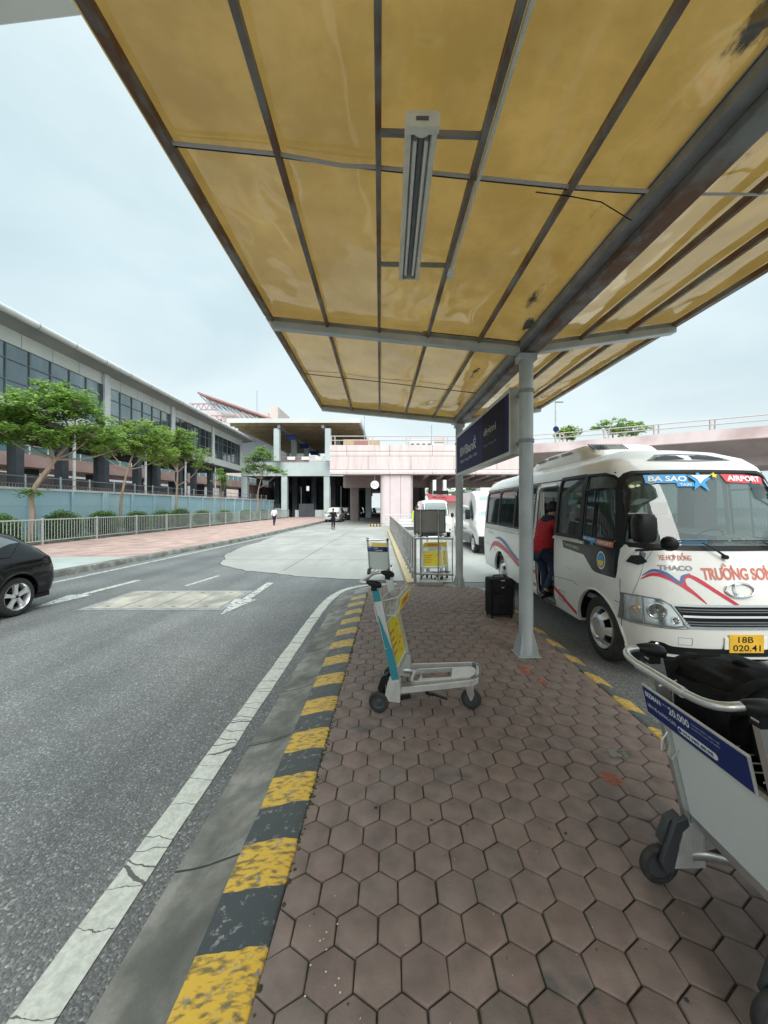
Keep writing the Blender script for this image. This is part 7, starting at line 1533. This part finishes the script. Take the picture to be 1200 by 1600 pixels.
    mb = MB(); op = [(.73, -.165), (.78, -.10), (.792, 0), (.78, .10), (.73, .165)]; rg = [[(x, y, dz(x) - .002), (x + .016, y * 1.03, dz(x)), (x + .016, y * 1.03, dz(x) + .05), (x, y, dz(x) + .052)] for x, y in [tuple(p.to_2d()) for p in smooth_path([(x, y, 0) for x, y in op], 4)]]; mb.loft(rg); part(mb, 'front_bumper', 'greypl', t, ang=40)
    for s_ in (-1,):
        mb = MB(); mb.cyl((.69, -.04, dz(.69) - .03), (.69, -.04, dz(.69) + .005), .022, 12)
        for q in (-.022, .022): mb.prism([(.655, .235), (.725, .235), (.74, .13), (.72, .075), (.705, .075), (.68, .13)], lambda u, v, y_, q=q: (u + .01, y_, v), -.04 + q - .0015, -.04 + q + .0015)
        mb.cyl((.723, -.068, .088), (.723, -.012, .088), .008, 10); part(mb, 'caster_fork', 'chrome' if False else 'alu', t, bevel=.001)
        mb = MB(); c = (.723, -.04, .085); mb.lathe([(.055, -.013), (.075, -.016), (.083, -.009), (.085, 0), (.083, .009), (.075, .016), (.055, .013)], c, 'Y', 28, closed=True); cw_ = part(mb, 'caster_wheel', 'rubber', t, ang=50)
        mb = MB(); mb.lathe([(.056, -.010), (.056, .010), (.02, .014), (.02, -.014)], c, 'Y', 20, closed=True); part(mb, 'wheel_hub', 'darkpl', cw_)
    mb = MB(); mb.bar((.34, -.06, .19), (.36, -.07, .10), .035, .03, (1, 0, 0)); mb.bar((.36, -.07, .105), (.42, -.07, .10), .04, .012); mb.bar((.42, -.07, .10), (.53, -.07, .075), .035, .01); part(mb, 'brake_lever', 'black', t, bevel=.003)
    return t
t1 = make_trolley('luggage_trolley', 'empty luggage trolley with teal upright standing on the pavers near the kerb', (-.03, 3.42, 0), R(-12.5), True)
t3 = make_trolley('luggage_trolley', 'luggage trolley on the road left of the steel railing showing its white back panel', (-.33, 9.35, RZ), R(75))
t2 = make_trolley('luggage_trolley', 'luggage trolley at the right edge with blue board and black bags on it', (1.235, 1.475, 0), R(1.5), False, .053)
dup(t3, (1.02, 9.75, RZ), R(-87), 'luggage trolley with yellow boards parked behind the steel railing')
dup(t3, (1.17, 9.9, RZ), R(-86), 'rear trolley nested against the yellow-board trolley behind the railing')
# bags on the right trolley
bg = thing('black_backpack', 'bulging black nylon backpack piled on the right-hand trolley', 'backpack', (1.62, 1.66, .24), R(8))
def lump(c, sc, seed, amp=.12, seg=30, rings=18, n=2.2, e=.62):
    mb = MB(); mb.sphere((0, 0, 0), 1, seg, rings); vs = []
    for p in mb.v:
        v = Vector(p); q = Vector([math.copysign(abs(k) ** e, k) for k in v]); q *= 1 + amp * noise.noise(v * n + Vector((seed, 0, 0))) + amp * .35 * noise.noise(v * n * 3.1 + Vector((0, seed, 0)))
        vs.append((c[0] + q.x * sc[0], c[1] + q.y * sc[1], c[2] + q.z * sc[2]))
    mb.v = vs; return mb
part(lump((.0, .0, .34), (.20, .25, .36), 3), 'main_compartment', 'bagcloth', bg, ang=180)
part(lump((-.12, .04, .62), (.20, .22, .15), 5, .2), 'top_pocket', 'bagcloth', bg, ang=180)
part(lump((-.26, -.02, .60), (.10, .17, .12), 8, .18), 'front_pocket', 'bagcloth', bg, ang=180)
for s_ in (-1, 1): mb = MB(); mb.tube(smooth_path([(-.10, s_ * .12, .77), (-.26, s_ * .14, .76), (-.37, s_ * .14, .66), (-.34, s_ * .13, .52)], 6), .022, 8, ell=(.35, 1)); part(mb, 'strap', 'blackcloth', bg)
mb = MB(); mb.tube(smooth_path([(-.12, -.05, .76), (-.13, 0, .79), (-.12, .05, .76)], 6), .011, 8); part(mb, 'grab_handle', 'blackcloth', bg)
b2 = thing('black_holdall', 'black holdall with a zip and carry handle lying across the right-hand trolley', 'bag', (1.62, 1.22, .25), R(4))
part(lump((-.17, -.0, .60), (.16, .22, .13), 17, .15), 'end_pocket', 'bagcloth', b2, ang=180)
part(lump((.02, 0, .36), (.24, .26, .37), 13, .1), 'body', 'bagcloth', b2, ang=180)
mb = MB(); mb.tube(smooth_path([(-.12, -.14, .70), (-.05, -.12, .80), (.08, -.1, .81), (.16, -.08, .70)], 6), .014, 8); part(mb, 'handle', 'blackcloth', b2)
mb = MB(); mb.tube(smooth_path([(-.31, -.16, .60), (-.338, -.05, .66), (-.335, .08, .66), (-.30, .17, .61)], 6), .004, 6); part(mb, 'zip', 'greypl', b2)
mb = MB(); mb.bar((-.335, -.10, .63), (-.34, -.06, .635), .008, .006); part(mb, 'zip_pull', 'chrome', b2)
# black suitcase by the post
sc = thing('suitcase', 'upright black fabric suitcase standing on the pavers left of the near post', 'suitcase', (1.66, 5.93, 0), R(6))
mb = MB(); mb.box(-.185, .185, -.13, .13, .045, .60); part(mb, 'shell', 'bagcloth', sc, bevel=.035, seg=3)
mb = MB(); mb.box(-.15, .15, -.152, -.13, .08, .36); part(mb, 'front_pocket', 'bagcloth', sc, bevel=.015, seg=2)
mb = MB(); mb.box(-.14, .14, -.148, -.13, .39, .56); part(mb, 'upper_pocket', 'bagcloth', sc, bevel=.015, seg=2)
mb = MB(); mb.tube(smooth_path([(-.09, 0, .60), (-.08, 0, .635), (.08, 0, .635), (.09, 0, .60)], 5), .01, 8); part(mb, 'top_handle', 'black', sc)
mb = MB(); mb.tube(smooth_path([(.185, -.02, .48), (.215, -.02, .44), (.215, -.02, .30), (.185, -.02, .26)], 5), .009, 8); part(mb, 'side_handle', 'black', sc)
mb = MB(); mb.box(-.03, .03, -.150, -.148, .575, .585); mb.box(-.02, .02, -.1505, -.149, .47, .48); part(mb, 'badge', 'aluw', sc, smooth=False)
for sx in (-1, 1):
    for sy in (-1, 1): mb = MB(); mb.lathe([(.028, -.012), (.028, .012)], (sx * .15, sy * .10, .028), 'X', 14); mb.box(sx * .15 - .018, sx * .15 + .018, sy * .10 - .02, sy * .10 + .02, .03, .06); part(mb, 'wheel', 'black', sc, bevel=.002)
mb = MB(); mb.tube([(-.186, -.131, .07), (-.186, -.131, .58)], .006, 6); mb.tube([(.186, -.131, .07), (.186, -.131, .58)], .006, 6); part(mb, 'piping', 'black', sc)

# ------------------------------------------------------------------ steel railing, board on stand, low yellow kerb
ra = thing('steel_railing', 'weathered stainless railing running away from the island end along the yellow kerb', 'railing', (.55, 8.7, 0))
A_, B_ = Vector((.52, 8.55, 0)), Vector((-.12, 27.5, 0)); n = 28
for k in range(n + 1):
    p = A_.lerp(B_, k / n); mb = MB(); mb.cyl((p.x, p.y, -.15 if k else 0), (p.x, p.y, .98), .026 if k else .032, 8); part(mb, 'post', 'rail', ra, world=True)
for z in (.99, .20):
    mb = MB(); mb.tube([A_ + Vector((0, 0, z)), B_ + Vector((0, 0, z))], .026, 8); part(mb, 'rail', 'rail', ra, world=True)
    mb = MB(); mb.tube([(A_.x, A_.y, z), (1.36, 8.42, z)], .026, 8); part(mb, 'end_rail', 'rail', ra, world=True)
mb = MB(); mb.cyl((1.33, 8.42, 0), (1.33, 8.42, .99), .012, 8); part(mb, 'end_post', 'rail', ra, world=True)
mb = MB(); rg = []
for k in range(41):
    y = 8.75 + k * .47; x = .40 - (y - 8.75) * .035; rg.append([(x - .07, y, RZ - .02), (x - .05, y, -.03), (x + .13, y, -.02), (x + .15, y, RZ - .02)])
mb.loft(rg); struct(mb, 'yellow_median_kerb', 'yellowkerb', ang=60)
bd = thing('board_stand', 'grey metal notice board seen from behind on two posts with a heavy base', 'sign', (.86, 8.33, 0))
mb = MB(); mb.box(-.38, .31, -.01, .01, 1.12, 1.63); part(mb, 'board', 'signback', bd, bevel=.004)
mb = MB(); mb.box(-.38, .31, -.025, .0 - .011, 1.60, 1.63); mb.box(-.38, .31, -.025, -.011, 1.12, 1.15); mb.box(-.38, -.35, -.025, -.011, 1.15, 1.6); mb.box(.28, .31, -.025, -.011, 1.15, 1.6); part(mb, 'frame', 'greypl', bd, bevel=.003)
for x in (-.235, .15): mb = MB(); mb.cyl((x, -.035, .06), (x, -.035, 1.62), .017, 10); part(mb, 'post', 'rail', bd)
for x in (-.235, .15):
    for z in (1.2, 1.57): mb = MB(); mb.sphere((x, -.054, z), .012, 8, 5); part(mb, 'bolt', 'chrome', bd)
mb = MB(); mb.box(-.32, .24, -.16, .12, 0.001, .085); part(mb, 'base', 'signback', bd, bevel=.006)
ws_ = thing('wheel_stop', 'yellow and black concrete block strip at the foot of the pink pier', 'kerb block', (-1.5, 34.8, RZ))
mb = MB(); mb.box(-.55, .55, -.2, .2, 0, .22); part(mb, 'block', 'yellowkerb', ws_, bevel=.03)
for k in range(4): mb = MB(); x = -.45 + k * .28; mb.box(x, x + .1, -.203, .203, .02, .223); part(mb, 'black_band', 'busblack', ws_, bevel=.003)
cr_ = thing('crowd_barrier', 'thin white crowd barrier standing by the pink pier', 'barrier', (.15, 33, RZ))
mb = MB(); mb.tube([(-.7, 0, .05), (-.7, 0, 1.1), (1.9, 0, 1.1), (1.9, 0, .05)], .03, 8); mb.tube([(-.7, 0, .3), (1.9, 0, .3)], .02, 6); part(mb, 'frame', 'fence', cr_)
for k in range(16): mb = MB(); x = -.6 + k * .155; mb.cyl((x, 0, .3), (x, 0, 1.1), .012, 6); part(mb, 'bar', 'fence', cr_)
bxs = thing('white_crate', 'stack of flat white crates behind the steel railing', 'crate', (1.1, 30, RZ))
for k in range(3): mb = MB(); mb.box(-.6 + k * .04, .7, -.4, .4, .25 + k * .2, .43 + k * .2); part(mb, 'tray', 'letter', bxs, bevel=.02)
mb = MB(); mb.box(-.5, .6, -.35, .35, 0, .24); part(mb, 'base', 'greypl', bxs)
cl = thing('flattened_cover', 'small white round plastic lid lying on the road beside the suitcase', 'lid', (2.1, 8.1, RZ))
mb = MB(); mb.lathe([(.30, .0), (.32, .01), (.30, .035), (.001, .04)], (0, 0, 0), 'Z', 28); part(mb, 'disc', 'panelw', cl)

# ------------------------------------------------------------------ people
def skinmesh(name, pts, edges, root, m, parent, sub=1, ang=180):
    names = list(pts); ix = {k: i for i, k in enumerate(names)}
    me = bpy.data.meshes.new(name); me.from_pydata([pts[k][:3] for k in names], [(ix[a], ix[b]) for a, b in edges], [])
    o = bpy.data.objects.new(name, me); COL.objects.link(o); me.materials.append(M[m])
    md = o.modifiers.new('s', 'SKIN'); md.use_smooth_shade = True; md.branch_smoothing = .4
    for i, k in enumerate(names):
        r_ = pts[k][3]; me.skin_vertices[0].data[i].radius = (r_, r_) if not isinstance(r_, tuple) else r_
        me.skin_vertices[0].data[i].use_root = (k == root)
    add_mod(o, 'SUBSURF', levels=sub + 1, render_levels=sub + 1); bake(o, True, 170)
    if parent: o.parent = parent; WM[o.name] = wm(parent)
    return o
def hand_pts(J, tag_, palm_dir, side_dir, curl):
    """adds a palm, four fingers and a thumb to the joints; returns edges"""
    w = Vector(J['wrist' + tag_][:3]); d = Vector(palm_dir).normalized(); s_ = Vector(side_dir).normalized(); c = Vector(curl).normalized()
    J['palm' + tag_] = (*(w + d * .045), .026); J['knuckle' + tag_] = (*(w + d * .085), .022); E_ = [('wrist' + tag_, 'palm' + tag_), ('palm' + tag_, 'knuckle' + tag_)]
    for i, (off, L) in enumerate(((-.028, .065), (-.010, .078), (.010, .072), (.028, .055))):
        a = w + d * .095 + s_ * off; b = a + d * L * .55 + c * L * .12; e = b + (d * .7 + c * .7).normalized() * L * .5
        for q, (nm, p) in enumerate((('a', a), ('b', b), ('c', e))): J['f%d%s%s' % (i, nm, tag_)] = (*p, (.0092, .0086, .007)[q])
        E_ += [('knuckle' + tag_, 'f%da%s' % (i, tag_)), ('f%da%s' % (i, tag_), 'f%db%s' % (i, tag_)), ('f%db%s' % (i, tag_), 'f%dc%s' % (i, tag_))]
    a = w + d * .05 - s_ * .04; b = a + (d * .7 - s_ * .7 + c * .4).normalized() * .045
    J['ta' + tag_] = (*a, .011); J['tb' + tag_] = (*b, .009); E_ += [('palm' + tag_, 'ta' + tag_), ('ta' + tag_, 'tb' + tag_)]
    return E_
def person(label, loc, rz, J, coat_m, leg_m, shoe_m, coat_to='hip', hand=True, hood=None, sleeve=1.0):
    """J: joints in a frame facing +y"""
    p = thing('person', label, 'person', loc, rz)
    B = dict(J); E_ = [('pelvis', 'waist'), ('waist', 'chest'), ('chest', 'neck'), ('neck', 'skull'), ('skull', 'crown')]
    for t_ in ('L', 'R'): E_ += [('pelvis', 'hip' + t_), ('hip' + t_, 'knee' + t_), ('knee' + t_, 'ankle' + t_), ('ankle' + t_, 'toe' + t_), ('chest', 'shoulder' + t_), ('shoulder' + t_, 'elbow' + t_), ('elbow' + t_, 'wrist' + t_)]
    for t_ in ('L', 'R'):
        d = Vector(J['wrist' + t_][:3]) - Vector(J['elbow' + t_][:3]); sd = d.cross(Vector((0, 0, 1)))
        if sd.length < .01: sd = Vector((0, 1, 0))
        if abs(d.normalized().z) > .8: sd = Vector((0, 1, 0))
        E_ += hand_pts(B, t_, d, sd, d.cross(sd) * (1 if t_ == 'R' else -1))
    body_ = skinmesh('body', B, E_, 'pelvis', 'skin', p)
    sk = Vector(J['skull'][:3]); cr = Vector(J['crown'][:3]); up = (cr - sk).normalized()
    # hair cap, ears, nose, eyes, mouth
    mb = MB(); c = sk + up * .055; mb.sphere((c.x, c.y - .018, c.z + .02), .103, 16, 10, (.86, 1.0, .98)); 
    mb.v = [v for v in mb.v]; hr = part(mb, 'hair', 'hair', p)
    mb = MB(); mb.sphere((c.x, c.y + .098, c.z - .035), .018, 8, 6, (.8, 1, 1.3)); part(mb, 'nose', 'skin', p)
    for s_ in (-1, 1):
        mb = MB(); mb.sphere((c.x + s_ * .082, c.y, c.z - .03), .026, 8, 6, (.4, .8, 1.2)); part(mb, 'ear', 'skin', p)
        mb = MB(); mb.sphere((c.x + s_ * .033, c.y + .083, c.z - .008), .011, 8, 6, (1.2, .6, .8)); part(mb, 'eye', 'blackcloth', p)
    mb = MB(); mb.sphere((c.x, c.y + .088, c.z - .072), .012, 8, 6, (2, .5, .5)); part(mb, 'mouth', 'redprint', p)
    # trousers, shoes, coat follow the same skeleton, a little larger
    g_ = 1.16; T_ = {k: (*J[k][:3], J[k][3] * g_ + .006) for k in ('pelvis', 'hipL', 'hipR', 'kneeL', 'kneeR', 'ankleL', 'ankleR')}
    skinmesh('trousers', T_, [('pelvis', 'hipL'), ('pelvis', 'hipR'), ('hipL', 'kneeL'), ('hipR', 'kneeR'), ('kneeL', 'ankleL'), ('kneeR', 'ankleR')], 'pelvis', leg_m, p)
    for t_ in ('L', 'R'):
        a = Vector(J['ankle' + t_][:3]); b = Vector(J['toe' + t_][:3]); mb = MB(); d = (b - a); heel = a - Vector((d.x, d.y, 0)).normalized() * .05 + Vector((0, 0, -.045)); tip = b + Vector((d.x, d.y, 0)).normalized() * .05 + Vector((0, 0, -.0))
        mb.tube([heel, heel.lerp(tip, .15) + Vector((0, 0, .015)), heel.lerp(tip, .5) + Vector((0, 0, .012)), heel.lerp(tip, .85), tip], [.03, .047, .05, .046, .022], 12, ell=(.75, 1)); part(mb, 'shoe', shoe_m, p)
    C_ = {k: (*J[k][:3], J[k][3] * 1.17 + .012) for k in ('pelvis', 'waist', 'chest', 'shoulderL', 'shoulderR', 'elbowL', 'elbowR')}
    for t_ in ('L', 'R'):
        e, w = Vector(J['elbow' + t_][:3]), Vector(J['wrist' + t_][:3]); q = e.lerp(w, .92 * sleeve); C_['cuff' + t_] = (*q, .038 if coat_m == 'redcoat' else .034)
    nk = Vector(J['chest'][:3]).lerp(Vector(J['neck'][:3]), .75); C_['collar'] = (*nk, .075); pv_ = J['pelvis']; bulk = .035 if coat_m == 'redcoat' else .01; C_['hem'] = (pv_[0], pv_[1], pv_[2] - .10, pv_[3] * 1.2 + bulk + .015); C_['pelvis'] = (*C_['pelvis'][:3], C_['pelvis'][3] + bulk + .012)
    for k_ in ('waist', 'chest'): C_[k_] = (*C_[k_][:3], C_[k_][3] + bulk)
    for k_ in ('elbowL', 'elbowR', 'shoulderL', 'shoulderR'): C_[k_] = (*C_[k_][:3], C_[k_][3] + bulk * .5)
    Ce = [('hem', 'pelvis'), ('pelvis', 'waist'), ('waist', 'chest'), ('chest', 'collar')] + [e_ for t_ in 'LR' for e_ in (('chest', 'shoulder' + t_), ('shoulder' + t_, 'elbow' + t_), ('elbow' + t_, 'cuff' + t_))]
    skinmesh('coat' if coat_m != 'whitecloth' else 'shirt', C_, Ce, 'chest', coat_m, p)
    if hood:
        n_ = Vector(J['neck'][:3]); mb = MB(); mb.sphere((n_.x, n_.y - .06, n_.z - .03), .12, 16, 10, (1.15, .75, .62)); part(mb, 'hood', hood, p)
    return p
def joints(h=1.65, lean=0, **kw):
    s_ = h / 1.7
    J = dict(pelvis=(0, 0, .93, .125), waist=(0, .0 + lean * .3, 1.08, .118), chest=(0, lean * .75, 1.30, .13), neck=(0, lean * 1.1 + .01, 1.46, .052), skull=(0, lean * 1.3 + .02, 1.555, .078), crown=(0, lean * 1.35 + .02, 1.635, .07),
             hipL=(-.09, 0, .86, .088), hipR=(.09, 0, .86, .088), kneeL=(-.095, .02, .49, .055), kneeR=(.095, .02, .49, .055), ankleL=(-.095, 0, .09, .038), ankleR=(.095, 0, .09, .038), toeL=(-.10, .14, .035, .03), toeR=(.10, .14, .035, .03),
             shoulderL=(-.175, lean * .85, 1.38, .058), shoulderR=(.175, lean * .85, 1.38, .058), elbowL=(-.235, lean * .6 - .02, 1.11, .042), elbowR=(.235, lean * .6 - .02, 1.11, .042), wristL=(-.25, lean * .5 + .06, .88, .028), wristR=(.25, lean * .5 + .06, .88, .028))
    for k, v in kw.items(): J[k] = (*v, J[k][3])
    return {k: (v[0] * s_, v[1] * s_, v[2] * s_, v[3] * s_) for k, v in J.items()}
# passenger stepping into the bus, facing the bus (+x world) so rz=-90
person('person in a bulky red coat with navy hood stepping up into the open minibus door', (2.44, 6.22, .13), R(-72),
       joints(1.62, .16, kneeR=(.10, .17, .60), ankleR=(.10, -.02, .25), toeR=(.10, .06, .15), kneeL=(-.09, .12, .52), ankleL=(-.09, .12, .12), toeL=(-.10, .26, .07), elbowR=(.25, .18, 1.12), wristR=(.16, .32, 1.02), elbowL=(-.22, .32, 1.20), wristL=(-.2, .55, 1.16)), 'redcoat', 'jeans', 'black', hood='navycloth')
person('person in a white shirt and dark trousers walking away on the pink pavement', (-10.4, 34, 0), 0,
       joints(1.62, 0, kneeL=(-.095, .14, .50), ankleL=(-.095, .16, .10), toeL=(-.1, .30, .06), kneeR=(.095, -.06, .50), ankleR=(.095, -.26, .14), toeR=(.1, -.16, .04), wristL=(-.27, -.04, .88), wristR=(.25, .2, .92)), 'whitecloth', 'navycloth', 'black')
person('person in black clothes walking on the concrete road holding a phone to the face', (-4.6, 30.2, RZ), R(200),
       joints(1.66, 0, kneeL=(-.07, .12, .50), ankleL=(-.05, .05, .10), toeL=(-.05, .19, .04), kneeR=(.07, -.02, .50), ankleR=(.06, -.22, .16), toeR=(.06, -.1, .04), elbowR=(.28, .10, 1.22), wristR=(.12, .13, 1.46), elbowL=(-.26, .0, 1.12), wristL=(-.22, .17, .98)), 'blackcloth', 'blackcloth', 'black')
person('person in a yellow green vest and pale cap standing behind the grey board', (1.38, 21.0, 0.02), R(180), joints(1.72), 'hivis', 'navycloth', 'black')
